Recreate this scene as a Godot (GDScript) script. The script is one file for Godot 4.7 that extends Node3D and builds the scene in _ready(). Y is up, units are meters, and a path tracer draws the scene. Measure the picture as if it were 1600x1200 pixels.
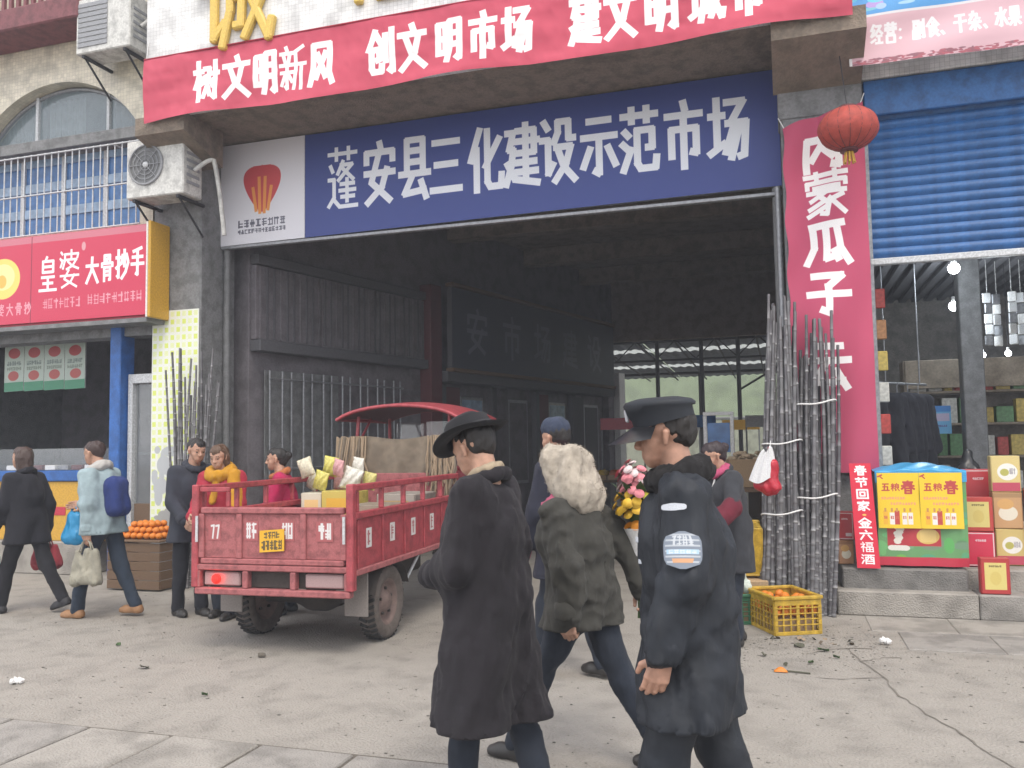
extends Node3D
# A covered market gate on a small-town street, seen from the road. The facade stands in the plane z = 0, the street is towards +z, metres.

var M := {}
var taken := {}
var rng := RandomNumberGenerator.new()
var T := {}

func _ready() -> void:
	var t0 := Time.get_ticks_msec()
	rng.seed = 77
	var cam := Camera3D.new()
	cam.name = "camera"
	cam.position = Vector3(0, 1.58, 9.0)
	cam.basis = Basis(Vector3.UP, deg_to_rad(17.5)) * Basis(Vector3.RIGHT, deg_to_rad(4.0)) * Basis(Vector3.BACK, deg_to_rad(-0.95))
	cam.fov = 48.2
	cam.near = 0.05
	cam.far = 400.0
	add_child(cam)
	cam.current = true
	var env := Environment.new()
	env.background_mode = Environment.BG_SKY
	var sky := Sky.new()
	var sm := ProceduralSkyMaterial.new()
	sm.sky_top_color = Color(0.87, 0.875, 0.90)
	sm.sky_horizon_color = Color(0.94, 0.935, 0.935)
	sm.sky_curve = 0.2
	sm.ground_bottom_color = Color(0.45, 0.44, 0.43)
	sm.ground_horizon_color = Color(0.82, 0.83, 0.85)
	sm.sky_energy_multiplier = 1.0
	sky.sky_material = sm
	env.sky = sky
	env.background_energy_multiplier = 1.0
	env.tonemap_mode = Environment.TONE_MAPPER_LINEAR
	env.tonemap_exposure = 2.7
	env.sdfgi_enabled = true
	env.ssao_enabled = true
	env.ssil_enabled = true
	env.fog_enabled = true
	env.fog_density = 0.004
	env.fog_light_color = Color(0.86, 0.88, 0.92)
	var we := WorldEnvironment.new()
	we.name = "world"
	we.environment = env
	add_child(we)
	var sun := DirectionalLight3D.new()
	sun.name = "sun"
	sun.light_energy = 0.32
	sun.light_angular_distance = 25.0
	sun.light_color = Color(1.0, 0.97, 0.93)
	sun.shadow_enabled = true
	add_child(sun)
	sun.look_at_from_position(Vector3(5, 16, 9), Vector3.ZERO)
	make_textures()
	make_materials()
	print("materials ", Time.get_ticks_msec() - t0)
	build_ground()
	build_left_building()
	build_gate()
	build_alley()
	build_market()
	build_right_shop()
	print("structure ", Time.get_ticks_msec() - t0)
	build_signs()
	build_shop_goods()
	build_truck()
	build_canes()
	build_street_goods()
	print("things ", Time.get_ticks_msec() - t0)
	build_people()
	print("people ", Time.get_ticks_msec() - t0)
	build_litter()

# ------------------------------------------------------------------ mesh building
class MB:
	var v := PackedVector3Array()
	var n := PackedVector3Array()
	var uv := PackedVector2Array()
	var col := PackedColorArray()
	var ix := PackedInt32Array()
	var tint := Color.WHITE
	func vert(p: Vector3, nn: Vector3, u := Vector2.ZERO) -> int:
		v.append(p); n.append(nn); uv.append(u); col.append(tint)
		return v.size() - 1
	func face(a: int, b: int, c: int) -> void:
		var g := (v[b] - v[a]).cross(v[c] - v[a])
		if g.dot(n[a] + n[b] + n[c]) > 0.0:
			ix.append(a); ix.append(c); ix.append(b)
		else:
			ix.append(a); ix.append(b); ix.append(c)
	func tri(a: Vector3, b: Vector3, c: Vector3, nn: Vector3) -> void:
		face(vert(a, nn), vert(b, nn), vert(c, nn))
	func quad(a: Vector3, b: Vector3, c: Vector3, d: Vector3, nn: Vector3, r := Rect2(0, 0, 1, 1)) -> void:
		# a top-left, b top-right, c bottom-right, d bottom-left
		var i := vert(a, nn, r.position)
		vert(b, nn, r.position + Vector2(r.size.x, 0))
		vert(c, nn, r.end)
		vert(d, nn, r.position + Vector2(0, r.size.y))
		face(i, i + 1, i + 2)
		face(i, i + 2, i + 3)
	func flat(a: Vector3, b: Vector3, c: Vector3, d: Vector3, out_from: Vector3) -> void:
		var nn := (b - a).cross(d - a).normalized()
		if nn.dot((a + b + c + d) * 0.25 - out_from) < 0.0:
			nn = -nn
		quad(a, b, c, d, nn)
	func box(c: Vector3, s: Vector3, e := 0.006, bs := Basis()) -> void:
		var h := s * 0.5
		e = minf(e, minf(h.x, minf(h.y, h.z)) * 0.6)
		var P := func(sx, sy, sz, k):
			var q := Vector3(h.x * sx, h.y * sy, h.z * sz)
			if k != 0: q.x -= e * sx
			if k != 1: q.y -= e * sy
			if k != 2: q.z -= e * sz
			return c + bs * q
		for k in 3:
			for s1 in [-1, 1]:
				var nn := Vector3.ZERO
				nn[k] = s1
				var q := []
				for w in [[-1, 1], [1, 1], [1, -1], [-1, -1]]:
					var sg := Vector3.ZERO
					sg[k] = s1
					sg[(k + 1) % 3] = w[0]
					sg[(k + 2) % 3] = w[1]
					q.append(P.call(sg.x, sg.y, sg.z, k))
				if k == 2:
					if s1 == 1: quad(q[0], q[1], q[2], q[3], bs * nn)
					else: quad(q[1], q[0], q[3], q[2], bs * nn)
				elif k == 0:
					# (y, z)
					if s1 == 1: quad(q[1], q[2], q[3], q[0], bs * nn)
					else: quad(q[2], q[1], q[0], q[3], bs * nn)
				else:
					quad(q[3], q[0], q[1], q[2], bs * nn)
		if e <= 0.0:
			return
		for k in 3:
			var k1 := (k + 1) % 3
			var k2 := (k + 2) % 3
			for s1 in [-1, 1]:
				for s2 in [-1, 1]:
					var A := Vector3.ZERO
					A[k1] = s1; A[k2] = s2; A[k] = 1
					var B := A
					B[k] = -1
					var nn := Vector3.ZERO
					nn[k1] = s1; nn[k2] = s2
					quad(P.call(A.x, A.y, A.z, k1), P.call(B.x, B.y, B.z, k1), P.call(B.x, B.y, B.z, k2), P.call(A.x, A.y, A.z, k2), bs * nn.normalized())
		for sx in [-1, 1]:
			for sy in [-1, 1]:
				for sz in [-1, 1]:
					tri(P.call(sx, sy, sz, 0), P.call(sx, sy, sz, 1), P.call(sx, sy, sz, 2), bs * Vector3(sx, sy, sz).normalized())
	func tube(path: Array, rad: Array, sides := 8, cap := true, tints := []) -> void:
		var up := Vector3.ZERO
		var rings := []
		for i in path.size():
			var d: Vector3
			if i == 0: d = path[1] - path[0]
			elif i == path.size() - 1: d = path[i] - path[i - 1]
			else: d = path[i + 1] - path[i - 1]
			d = d.normalized()
			if up == Vector3.ZERO:
				up = Vector3.UP if absf(d.y) < 0.9 else Vector3.RIGHT
			up = (up - d * up.dot(d)).normalized()
			var s := d.cross(up)
			if tints: tint = tints[i]
			var ring := []
			for j in sides:
				var a := TAU * j / sides
				var o := up * cos(a) + s * sin(a)
				ring.append(vert(path[i] + o * rad[i % rad.size()], o, Vector2(float(j) / sides, float(i) / path.size())))
			rings.append(ring)
		for i in rings.size() - 1:
			for j in sides:
				var k := (j + 1) % sides
				face(rings[i][j], rings[i][k], rings[i + 1][k])
				face(rings[i][j], rings[i + 1][k], rings[i + 1][j])
		if cap:
			for w in [0, rings.size() - 1]:
				var d2: Vector3 = (path[0] - path[1]).normalized() if w == 0 else (path[w] - path[w - 1]).normalized()
				var cc := vert(path[w], d2)
				for j in sides:
					var a1 := vert(v[rings[w][j]], d2)
					var b1 := vert(v[rings[w][(j + 1) % sides]], d2)
					face(cc, a1, b1)
	func lathe(prof: Array, seg := 24, tr := Transform3D(), sy := 1.0, wob := 0.0) -> void:
		# prof: Vector2(radius, height); smooth
		var rings := []
		for i in prof.size():
			var d: Vector2 = prof[mini(i + 1, prof.size() - 1)] - prof[maxi(i - 1, 0)]
			var nn := Vector2(d.y, -d.x).normalized()
			var ring := []
			for j in seg + 1:
				var a := TAU * j / seg
				var r: float = prof[i].x
				var w := 1.0 + wob * sin(a * 3.0 + prof[i].y * 20.0)
				ring.append(vert(tr * Vector3(cos(a) * r * w, prof[i].y, sin(a) * r * sy * w), (tr.basis * Vector3(cos(a) * nn.x, nn.y, sin(a) * nn.x / sy)).normalized(), Vector2(float(j) / seg, float(i) / prof.size())))
			rings.append(ring)
		for i in rings.size() - 1:
			for j in seg:
				face(rings[i][j], rings[i][j + 1], rings[i + 1][j + 1])
				face(rings[i][j], rings[i + 1][j + 1], rings[i + 1][j])
	func sheet(nx: int, ny: int, f: Callable) -> void:
		# f(s, t) with s, t in 0..1 (t runs downwards) gives a point; smooth normals
		var base := v.size()
		for j in ny + 1:
			for i in nx + 1:
				var s := float(i) / nx
				var t := float(j) / ny
				var p: Vector3 = f.call(s, t)
				var dx: Vector3 = f.call(minf(s + 0.002, 1.0), t) - f.call(maxf(s - 0.002, 0.0), t)
				var dy: Vector3 = f.call(s, minf(t + 0.002, 1.0)) - f.call(s, maxf(t - 0.002, 0.0))
				vert(p, dy.cross(dx).normalized(), Vector2(s, t))
		for j in ny:
			for i in nx:
				var a := base + j * (nx + 1) + i
				face(a, a + 1, a + nx + 2)
				face(a, a + nx + 2, a + nx + 1)
	func mesh(with_color := false) -> ArrayMesh:
		var arr := []
		arr.resize(Mesh.ARRAY_MAX)
		arr[Mesh.ARRAY_VERTEX] = v
		arr[Mesh.ARRAY_NORMAL] = n
		arr[Mesh.ARRAY_TEX_UV] = uv
		if with_color: arr[Mesh.ARRAY_COLOR] = col
		arr[Mesh.ARRAY_INDEX] = ix
		var m := ArrayMesh.new()
		m.add_surface_from_arrays(Mesh.PRIMITIVE_TRIANGLES, arr)
		return m

# bones: [a, b, radius_a, radius_b, (blend)]; joined with a smooth minimum, meshed as surface nets into mb
func nets(mb: MB, bones: Array, cell: float, k: float, clips := [], amp := 0.0, freq := 8.0, sd := 1, quilt := 0.0) -> void:
	var lo := Vector3(1e9, 1e9, 1e9)
	var hi := -lo
	for b in bones:
		for e in 2:
			var r: float = b[2 + e] + cell * 3.0 + amp
			lo = lo.min(b[e] - Vector3(r, r, r))
			hi = hi.max(b[e] + Vector3(r, r, r))
	var nx := int((hi.x - lo.x) / cell) + 2
	var ny := int((hi.y - lo.y) / cell) + 2
	var nz := int((hi.z - lo.z) / cell) + 2
	var g := PackedFloat32Array()
	g.resize(nx * ny * nz)
	g.fill(1.0)
	var sxy := nx * ny
	for b in bones:
		var a: Vector3 = b[0]
		var ab: Vector3 = b[1] - a
		var ra: float = b[2]
		var dr: float = b[3] - ra
		var kk: float = b[4] if b.size() > 4 else k
		var l2 := maxf(ab.length_squared(), 1e-9)
		var mr := maxf(b[2], b[3]) + maxf(kk, cell * 2.5) + amp
		var bl: Vector3 = (a.min(b[1]) - Vector3(mr, mr, mr) - lo) / cell
		var bh: Vector3 = (a.max(b[1]) + Vector3(mr, mr, mr) - lo) / cell
		var x0 := maxi(0, int(bl.x)); var x1 := mini(nx - 1, int(bh.x) + 1)
		for z in range(maxi(0, int(bl.z)), mini(nz - 1, int(bh.z) + 1) + 1):
			for y in range(maxi(0, int(bl.y)), mini(ny - 1, int(bh.y) + 1) + 1):
				var row := z * sxy + y * nx
				var p := lo + Vector3(x0, y, z) * cell - a
				for x in range(x0, x1 + 1):
					var t := clampf(p.dot(ab) / l2, 0.0, 1.0)
					var d := (p - ab * t).length() - ra - dr * t
					p.x += cell
					var o := g[row + x]
					var h := kk - absf(o - d)
					if h > 0.0:
						g[row + x] = minf(o, d) - h * h / kk * 0.25
					elif d < o:
						g[row + x] = d
	if amp > 0.0 or clips:
		var fn := FastNoiseLite.new()
		fn.seed = sd
		fn.frequency = freq
		fn.fractal_octaves = 3
		for z in nz:
			for y in ny:
				var row := z * sxy + y * nx
				for x in nx:
					var d := g[row + x]
					if d < 0.08:
						var p := lo + Vector3(x, y, z) * cell
						if amp > 0.0 and d > -0.08:
							d += fn.get_noise_3d(p.x + p.y * 0.25, p.y * 0.45, p.z) * amp * 2.0 + fn.get_noise_3d(p.x * 3.1 - p.y * 0.9, p.y * 1.9 + 7.0, p.z * 3.1) * amp * 0.28
							if quilt > 0.0:
								d += quilt * absf(sin(p.y * 34.0 + fn.get_noise_3d(p.x * 0.4, p.y * 0.2, p.z * 0.4) * 5.0))
						for c in clips:
							d = maxf(d, c[0].dot(p) - c[1])
						g[row + x] = d
	var id := PackedInt32Array()
	id.resize(nx * ny * nz)
	id.fill(-1)
	var co := [0, 1, nx, nx + 1, sxy, sxy + 1, sxy + nx, sxy + nx + 1]
	for z in nz - 1:
		for y in ny - 1:
			var row := z * sxy + y * nx
			for x in nx - 1:
				var i := row + x
				var g0 := g[i]
				if g0 > cell * 6.0 or g0 < -cell * 6.0:
					continue
				var g1 := g[i + 1]; var g2 := g[i + nx]; var g3 := g[i + nx + 1]
				var g4 := g[i + sxy]; var g5 := g[i + sxy + 1]; var g6 := g[i + sxy + nx]; var g7 := g[i + sxy + nx + 1]
				var m := int(g0 < 0) + int(g1 < 0) + int(g2 < 0) + int(g3 < 0) + int(g4 < 0) + int(g5 < 0) + int(g6 < 0) + int(g7 < 0)
				if m == 0 or m == 8:
					continue
				var s := Vector3.ZERO
				var cn := 0
				if (g0 < 0) != (g1 < 0): s += Vector3(g0 / (g0 - g1), 0, 0); cn += 1
				if (g2 < 0) != (g3 < 0): s += Vector3(g2 / (g2 - g3), 1, 0); cn += 1
				if (g4 < 0) != (g5 < 0): s += Vector3(g4 / (g4 - g5), 0, 1); cn += 1
				if (g6 < 0) != (g7 < 0): s += Vector3(g6 / (g6 - g7), 1, 1); cn += 1
				if (g0 < 0) != (g2 < 0): s += Vector3(0, g0 / (g0 - g2), 0); cn += 1
				if (g1 < 0) != (g3 < 0): s += Vector3(1, g1 / (g1 - g3), 0); cn += 1
				if (g4 < 0) != (g6 < 0): s += Vector3(0, g4 / (g4 - g6), 1); cn += 1
				if (g5 < 0) != (g7 < 0): s += Vector3(1, g5 / (g5 - g7), 1); cn += 1
				if (g0 < 0) != (g4 < 0): s += Vector3(0, 0, g0 / (g0 - g4)); cn += 1
				if (g1 < 0) != (g5 < 0): s += Vector3(1, 0, g1 / (g1 - g5)); cn += 1
				if (g2 < 0) != (g6 < 0): s += Vector3(0, 1, g2 / (g2 - g6)); cn += 1
				if (g3 < 0) != (g7 < 0): s += Vector3(1, 1, g3 / (g3 - g7)); cn += 1
				var gr := Vector3(g1 + g3 + g5 + g7 - g0 - g2 - g4 - g6, g2 + g3 + g6 + g7 - g0 - g1 - g4 - g5, g4 + g5 + g6 + g7 - g0 - g1 - g2 - g3)
				id[i] = mb.vert(lo + (Vector3(x, y, z) + s / cn) * cell, gr.normalized())
	for z in range(1, nz - 1):
		for y in range(1, ny - 1):
			var row := z * sxy + y * nx
			for x in range(1, nx - 1):
				var i := row + x
				if id[i] < 0:
					continue
				var neg := g[i] < 0
				if neg != (g[i + 1] < 0) and id[i - nx - sxy] >= 0 and id[i - nx] >= 0 and id[i - sxy] >= 0:
					mb.face(id[i], id[i - nx], id[i - nx - sxy]); mb.face(id[i], id[i - nx - sxy], id[i - sxy])
				if neg != (g[i + nx] < 0) and id[i - 1 - sxy] >= 0 and id[i - 1] >= 0 and id[i - sxy] >= 0:
					mb.face(id[i], id[i - 1], id[i - 1 - sxy]); mb.face(id[i], id[i - 1 - sxy], id[i - sxy])
				if neg != (g[i + sxy] < 0) and id[i - 1 - nx] >= 0 and id[i - 1] >= 0 and id[i - nx] >= 0:
					mb.face(id[i], id[i - 1], id[i - 1 - nx]); mb.face(id[i], id[i - 1 - nx], id[i - nx])

# ------------------------------------------------------------------ nodes
func numbered(called: String) -> String:
	var k: int = taken.get(called, 0)
	taken[called] = k + 1
	return called if k == 0 else "%s_%03d" % [called, k]

func tag(o: Node3D, label := "", category := "", group := "", kind := "") -> Node3D:
	if label: o.set_meta("label", label)
	if category: o.set_meta("category", category)
	if group: o.set_meta("group", group)
	if kind: o.set_meta("kind", kind)
	return o

func thing(called: String, label: String, category: String, at := Vector3.ZERO, turn := 0.0, group := "") -> Node3D:
	var o := Node3D.new()
	o.name = numbered(called)
	add_child(o)
	o.position = at
	o.rotation.y = turn
	tag(o, label, category, group)
	return o

func put(parent: Node, called: String, m: Mesh, material: Material, at := Vector3.ZERO, bs := Basis()) -> MeshInstance3D:
	var o := MeshInstance3D.new()
	o.mesh = m
	o.material_override = material
	o.transform = Transform3D(bs, at)
	if parent == self:
		o.name = numbered(called)
		add_child(o)
	else:
		o.name = called
		parent.add_child(o, true)
	return o

var box_cache := {}
func box_mesh(s: Vector3, e := 0.006) -> ArrayMesh:
	var key := "%.4f %.4f %.4f %.4f" % [s.x, s.y, s.z, e]
	if not box_cache.has(key):
		var b := MB.new()
		b.box(Vector3.ZERO, s, e)
		box_cache[key] = b.mesh()
	return box_cache[key]

func bx(parent: Node, called: String, lo: Vector3, hi: Vector3, material: Material, e := 0.006) -> MeshInstance3D:
	return put(parent, called, box_mesh((hi - lo).abs(), e), material, (lo + hi) * 0.5)

func bar(parent: Node, called: String, a: Vector3, b: Vector3, r: float, material: Material, sides := 8) -> MeshInstance3D:
	var mb := MB.new()
	mb.tube([a, b], [r], sides)
	return put(parent, called, mb.mesh(), material)

func pipe(parent: Node, called: String, path: Array, r: float, material: Material, sides := 8) -> MeshInstance3D:
	var mb := MB.new()
	mb.tube(path, [r], sides)
	return put(parent, called, mb.mesh(), material)

func panel(parent: Node, called: String, tl: Vector3, tr: Vector3, br: Vector3, bl: Vector3, depth: float, face_mat: Material, side_mat: Material = null) -> MeshInstance3D:
	# a thin board: printed front face (uv 0..1), plain back and edges
	var nn := (tr - tl).cross(tl - bl).normalized()
	var f := MB.new()
	f.quad(tl, tr, br, bl, nn)
	var s := MB.new()
	var o := -nn * depth
	var cc := (tl + tr + br + bl) * 0.25 + o * 0.5
	s.flat(tl + o, tr + o, br + o, bl + o, cc)
	s.flat(tl, tr, tr + o, tl + o, cc)
	s.flat(bl, br, br + o, bl + o, cc)
	s.flat(tl, bl, bl + o, tl + o, cc)
	s.flat(tr, br, br + o, tr + o, cc)
	var am := f.mesh()
	am.surface_set_material(0, face_mat)
	var arr := []
	arr.resize(Mesh.ARRAY_MAX)
	arr[Mesh.ARRAY_VERTEX] = s.v
	arr[Mesh.ARRAY_NORMAL] = s.n
	arr[Mesh.ARRAY_TEX_UV] = s.uv
	arr[Mesh.ARRAY_INDEX] = s.ix
	am.add_surface_from_arrays(Mesh.PRIMITIVE_TRIANGLES, arr)
	am.surface_set_material(1, side_mat if side_mat else face_mat)
	var n := MeshInstance3D.new()
	n.mesh = am
	if parent == self:
		n.name = numbered(called)
		add_child(n)
	else:
		n.name = called
		parent.add_child(n, true)
	return n

# ------------------------------------------------------------------ materials
func lc(r: float, g: float, b: float) -> Color:
	return Color(r, g, b).linear_to_srgb()

func noise_tex(freq: float, lo: float, hi: float, sd: int, oct := 5, kind := FastNoiseLite.TYPE_SIMPLEX_SMOOTH, size := 512, pts := []) -> NoiseTexture2D:
	var f := FastNoiseLite.new()
	f.seed = sd
	f.noise_type = kind
	f.frequency = freq
	f.fractal_octaves = oct
	var t := NoiseTexture2D.new()
	t.width = size
	t.height = size
	t.seamless = true
	t.noise = f
	var g := Gradient.new()
	if pts:
		g.offsets = PackedFloat32Array(pts.map(func(p): return p[0]))
		g.colors = PackedColorArray(pts.map(func(p): return Color(p[1], p[1], p[1])))
	else:
		g.offsets = PackedFloat32Array([0.15, 0.85])
		g.colors = PackedColorArray([Color(lo, lo, lo), Color(hi, hi, hi)])
	t.color_ramp = g
	return t

func normal_tex(freq: float, strength: float, sd: int, oct := 4) -> NoiseTexture2D:
	var f := FastNoiseLite.new()
	f.seed = sd
	f.frequency = freq
	f.fractal_octaves = oct
	var t := NoiseTexture2D.new()
	t.width = 512
	t.height = 512
	t.seamless = true
	t.as_normal_map = true
	t.bump_strength = strength
	t.noise = f
	return t

func make_textures() -> void:
	T.grain = noise_tex(0.06, 0.89, 1.0, 3)
	T.blot = noise_tex(0.012, 0.82, 1.0, 5, 5)
	T.stain = noise_tex(0.010, 0.0, 1.0, 9, 5, FastNoiseLite.TYPE_SIMPLEX_SMOOTH, 1024, [[0.0, 0.78], [0.34, 0.88], [0.5, 0.95], [0.64, 1.0], [1.0, 0.95]])
	T.dust = noise_tex(0.022, 0.0, 1.0, 19, 8, FastNoiseLite.TYPE_SIMPLEX, 1024, [[0.0, 0.87], [0.25, 0.93], [0.45, 0.975], [0.7, 1.0], [1.0, 0.95]])
	T.speck = noise_tex(0.35, 0.0, 1.0, 12, 3, FastNoiseLite.TYPE_SIMPLEX, 1024, [[0.0, 0.72], [0.35, 0.92], [0.7, 1.0], [1.0, 1.0]])
	T.rough = noise_tex(0.03, 0.82, 1.0, 21)
	T.nrm = normal_tex(0.12, 6.0, 31)
	T.cloth = noise_tex(0.5, 0.82, 1.0, 41, 2)
	T.clothn = normal_tex(0.25, 4.0, 43, 3)

func mat(r: float, g: float, b: float, rough := 0.8, tex := "grain", scale := 1.0, det := "", det_scale := 0.2, world := false) -> StandardMaterial3D:
	var m := StandardMaterial3D.new()
	m.albedo_color = lc(r, g, b)
	m.roughness = rough
	if tex:
		m.albedo_texture = T[tex]
		m.uv1_triplanar = true
		m.uv1_world_triplanar = world
		m.uv1_scale = Vector3.ONE * scale
	if det:
		m.detail_enabled = true
		m.detail_blend_mode = BaseMaterial3D.BLEND_MODE_MUL
		m.detail_albedo = T[det]
		m.detail_uv_layer = BaseMaterial3D.DETAIL_UV_2
		m.uv2_triplanar = true
		m.uv2_world_triplanar = world
		m.uv2_scale = Vector3.ONE * det_scale
	return m

func bump(m: StandardMaterial3D, t := "nrm", s := 0.6) -> StandardMaterial3D:
	m.normal_enabled = true
	m.normal_texture = T[t]
	m.normal_scale = s
	return m

func cloth(r: float, g: float, b: float, sheen := 0.25) -> StandardMaterial3D:
	var m := mat(r, g, b, 0.92, "cloth", 5.0, "blot", 1.2)
	bump(m, "clothn", 0.5)
	m.rim_enabled = true
	m.rim = sheen
	m.rim_tint = 0.6
	return m

func glow(r: float, g: float, b: float, e: float) -> StandardMaterial3D:
	var m := StandardMaterial3D.new()
	m.albedo_color = Color(0.9, 0.9, 0.9)
	m.emission_enabled = true
	m.emission = lc(r, g, b)
	m.emission_energy_multiplier = e
	return m

func glass(r: float, g: float, b: float, a: float, rough := 0.04) -> StandardMaterial3D:
	var m := StandardMaterial3D.new()
	var c := lc(r, g, b)
	c.a = a
	m.albedo_color = c
	m.roughness = rough
	m.transparency = BaseMaterial3D.TRANSPARENCY_ALPHA
	m.metallic_specular = 0.6
	return m

func printed(img: Image, rough := 0.6) -> StandardMaterial3D:
	var m := StandardMaterial3D.new()
	m.albedo_texture = ImageTexture.create_from_image(img)
	m.roughness = rough
	m.texture_repeat = false
	return m

func tile_image(n: int, px: int, joint: int, base: Color, groove: Color, vary: float) -> Image:
	# small wall mosaic, each tile only a few pixels wide in the picture
	var im := Image.create(n * px, n * px, false, Image.FORMAT_RGB8)
	im.fill(groove)
	var r := RandomNumberGenerator.new()
	r.seed = 5
	for j in n:
		for i in n:
			var k := 1.0 - vary * r.randf()
			im.fill_rect(Rect2i(i * px + joint, j * px + joint, px - joint, px - joint), Color(base.r * k, base.g * k, base.b * k))
	return im

func tiled(r: float, g: float, b: float, size: float, vary: float, rough := 0.35, groove := 0.6) -> StandardMaterial3D:
	var m := StandardMaterial3D.new()
	var im := tile_image(16, 32, 2, lc(r, g, b), lc(r * groove, g * groove, b * groove), vary)
	m.albedo_texture = ImageTexture.create_from_image(im)
	m.uv1_triplanar = true
	m.uv1_world_triplanar = true
	m.uv1_scale = Vector3.ONE / (16.0 * size)
	m.roughness = rough
	m.detail_enabled = true
	m.detail_blend_mode = BaseMaterial3D.BLEND_MODE_MUL
	m.detail_albedo = T.stain
	m.detail_uv_layer = BaseMaterial3D.DETAIL_UV_2
	m.uv2_triplanar = true
	m.uv2_world_triplanar = true
	m.uv2_scale = Vector3.ONE * 0.22
	return m

func make_materials() -> void:
	M.ground = bump(mat(0.345, 0.32, 0.285, 0.9, "speck", 0.7, "dust", 0.10, true), "nrm", 0.5)
	M.slab = bump(mat(0.37, 0.345, 0.31, 0.9, "speck", 0.8, "stain", 0.23, true), "nrm", 0.5)
	M.slab2 = bump(mat(0.33, 0.31, 0.285, 0.9, "speck", 0.9, "stain", 0.31, true), "nrm", 0.5)
	M.step = bump(mat(0.22, 0.212, 0.20, 0.9, "speck", 0.8, "stain", 0.4, true), "nrm", 0.5)
	M.dirt = mat(0.13, 0.115, 0.095, 1.0, "grain", 3.0)
	M.crack = mat(0.19, 0.17, 0.145, 1.0, "grain", 3.0)
	M.cream = tiled(0.74, 0.68, 0.54, 0.05, 0.08)
	M.white_tile = tiled(0.80, 0.80, 0.79, 0.045, 0.05)
	M.plaster = bump(mat(0.23, 0.235, 0.24, 0.9, "grain", 0.8, "stain", 0.5, true), "nrm", 0.3)
	M.soffit = bump(mat(0.26, 0.21, 0.165, 0.95, "grain", 0.6, "stain", 0.35, true), "nrm", 0.3)
	M.bulkhead = bump(mat(0.30, 0.235, 0.19, 0.95, "grain", 0.6, "stain", 0.35, true), "nrm", 0.3)
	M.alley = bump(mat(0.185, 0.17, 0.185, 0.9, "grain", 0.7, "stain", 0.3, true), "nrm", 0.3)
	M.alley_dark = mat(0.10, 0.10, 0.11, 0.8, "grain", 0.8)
	M.maroon = mat(0.12, 0.03, 0.035, 0.6, "grain", 1.0)
	M.steel = mat(0.32, 0.33, 0.35, 0.45, "rough", 1.2)
	M.steel.metallic = 0.5
	M.grey_paint = mat(0.22, 0.225, 0.23, 0.55, "grain", 1.2, "blot", 0.9)
	M.bright_bar = mat(0.62, 0.64, 0.66, 0.4, "rough", 2.0)
	M.ac_white = mat(0.66, 0.66, 0.63, 0.5, "grain", 0.9, "stain", 0.6)
	M.ac_grey = mat(0.30, 0.31, 0.33, 0.6, "grain", 1.0)
	M.dark = mat(0.03, 0.03, 0.035, 0.7, "grain", 1.0)
	M.white = mat(0.75, 0.75, 0.74, 0.6, "grain", 0.8)
	M.red_fabric = cloth(0.50, 0.035, 0.07)
	M.yellow_plastic = mat(0.60, 0.34, 0.035, 0.45, "grain", 1.0)
	M.red_plastic = mat(0.50, 0.03, 0.06, 0.4, "grain", 1.0)
	M.blue_paint = mat(0.03, 0.14, 0.46, 0.5, "grain", 1.0, "blot", 0.8)
	M.pane_blue = mat(0.07, 0.19, 0.44, 0.22, "blot", 0.8)
	M.pane_pale = mat(0.30, 0.42, 0.58, 0.22, "blot", 0.8)
	M.arch_glass = glass(0.30, 0.38, 0.42, 0.45)
	M.shop_glass = glass(0.5, 0.55, 0.58, 0.12)
	M.curtain = cloth(0.33, 0.38, 0.40)
	M.wood = mat(0.16, 0.10, 0.06, 0.8, "grain", 1.5)
	M.carton = mat(0.42, 0.29, 0.17, 0.9, "grain", 1.5)
	M.rubber = bump(mat(0.035, 0.034, 0.034, 0.85, "grain", 2.0, "blot", 2.0), "nrm", 0.5)
	M.dusty_rubber = bump(mat(0.16, 0.135, 0.12, 0.95, "grain", 2.0, "blot", 2.0), "nrm", 0.5)
	M.truck = mat(0.42, 0.07, 0.085, 0.5, "grain", 1.5, "stain", 0.8)
	M.truck_dusty = mat(0.41, 0.13, 0.135, 0.75, "grain", 1.8, "stain", 1.1)
	M.truck_under = mat(0.06, 0.05, 0.045, 0.9, "grain", 1.0)
	M.sack = bump(mat(0.29, 0.235, 0.175, 1.0, "cloth", 2.0, "blot", 1.0), "clothn", 0.8)
	M.straw = mat(0.33, 0.25, 0.17, 1.0, "grain", 2.0)
	M.skin = mat(0.52, 0.30, 0.21, 0.55, "blot", 3.0)
	M.skin.subsurf_scatter_enabled = true
	M.skin.subsurf_scatter_strength = 0.1
	M.hair = mat(0.018, 0.015, 0.014, 0.6, "cloth", 4.0)
	M.eye = mat(0.02, 0.017, 0.015, 0.2, "")
	M.shoe = mat(0.03, 0.028, 0.027, 0.5, "grain", 2.0)
	M.orange = bump(mat(0.72, 0.22, 0.02, 0.5, "grain", 6.0), "nrm", 0.3)
	M.leaf = mat(0.05, 0.10, 0.03, 0.7, "grain", 3.0)
	M.paper = mat(0.78, 0.78, 0.77, 0.8, "grain", 2.0)
	M.bag_white = mat(0.78, 0.79, 0.80, 0.45, "grain", 2.0)
	M.bag_white.backlight_enabled = true
	M.bag_white.backlight = lc(0.3, 0.3, 0.3)
	M.cane = StandardMaterial3D.new()
	M.cane.vertex_color_use_as_albedo = true
	M.cane.roughness = 0.55
	M.cane.albedo_texture = T.grain
	M.cane.uv1_triplanar = true
	M.cane.uv1_scale = Vector3.ONE * 4.0

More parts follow.
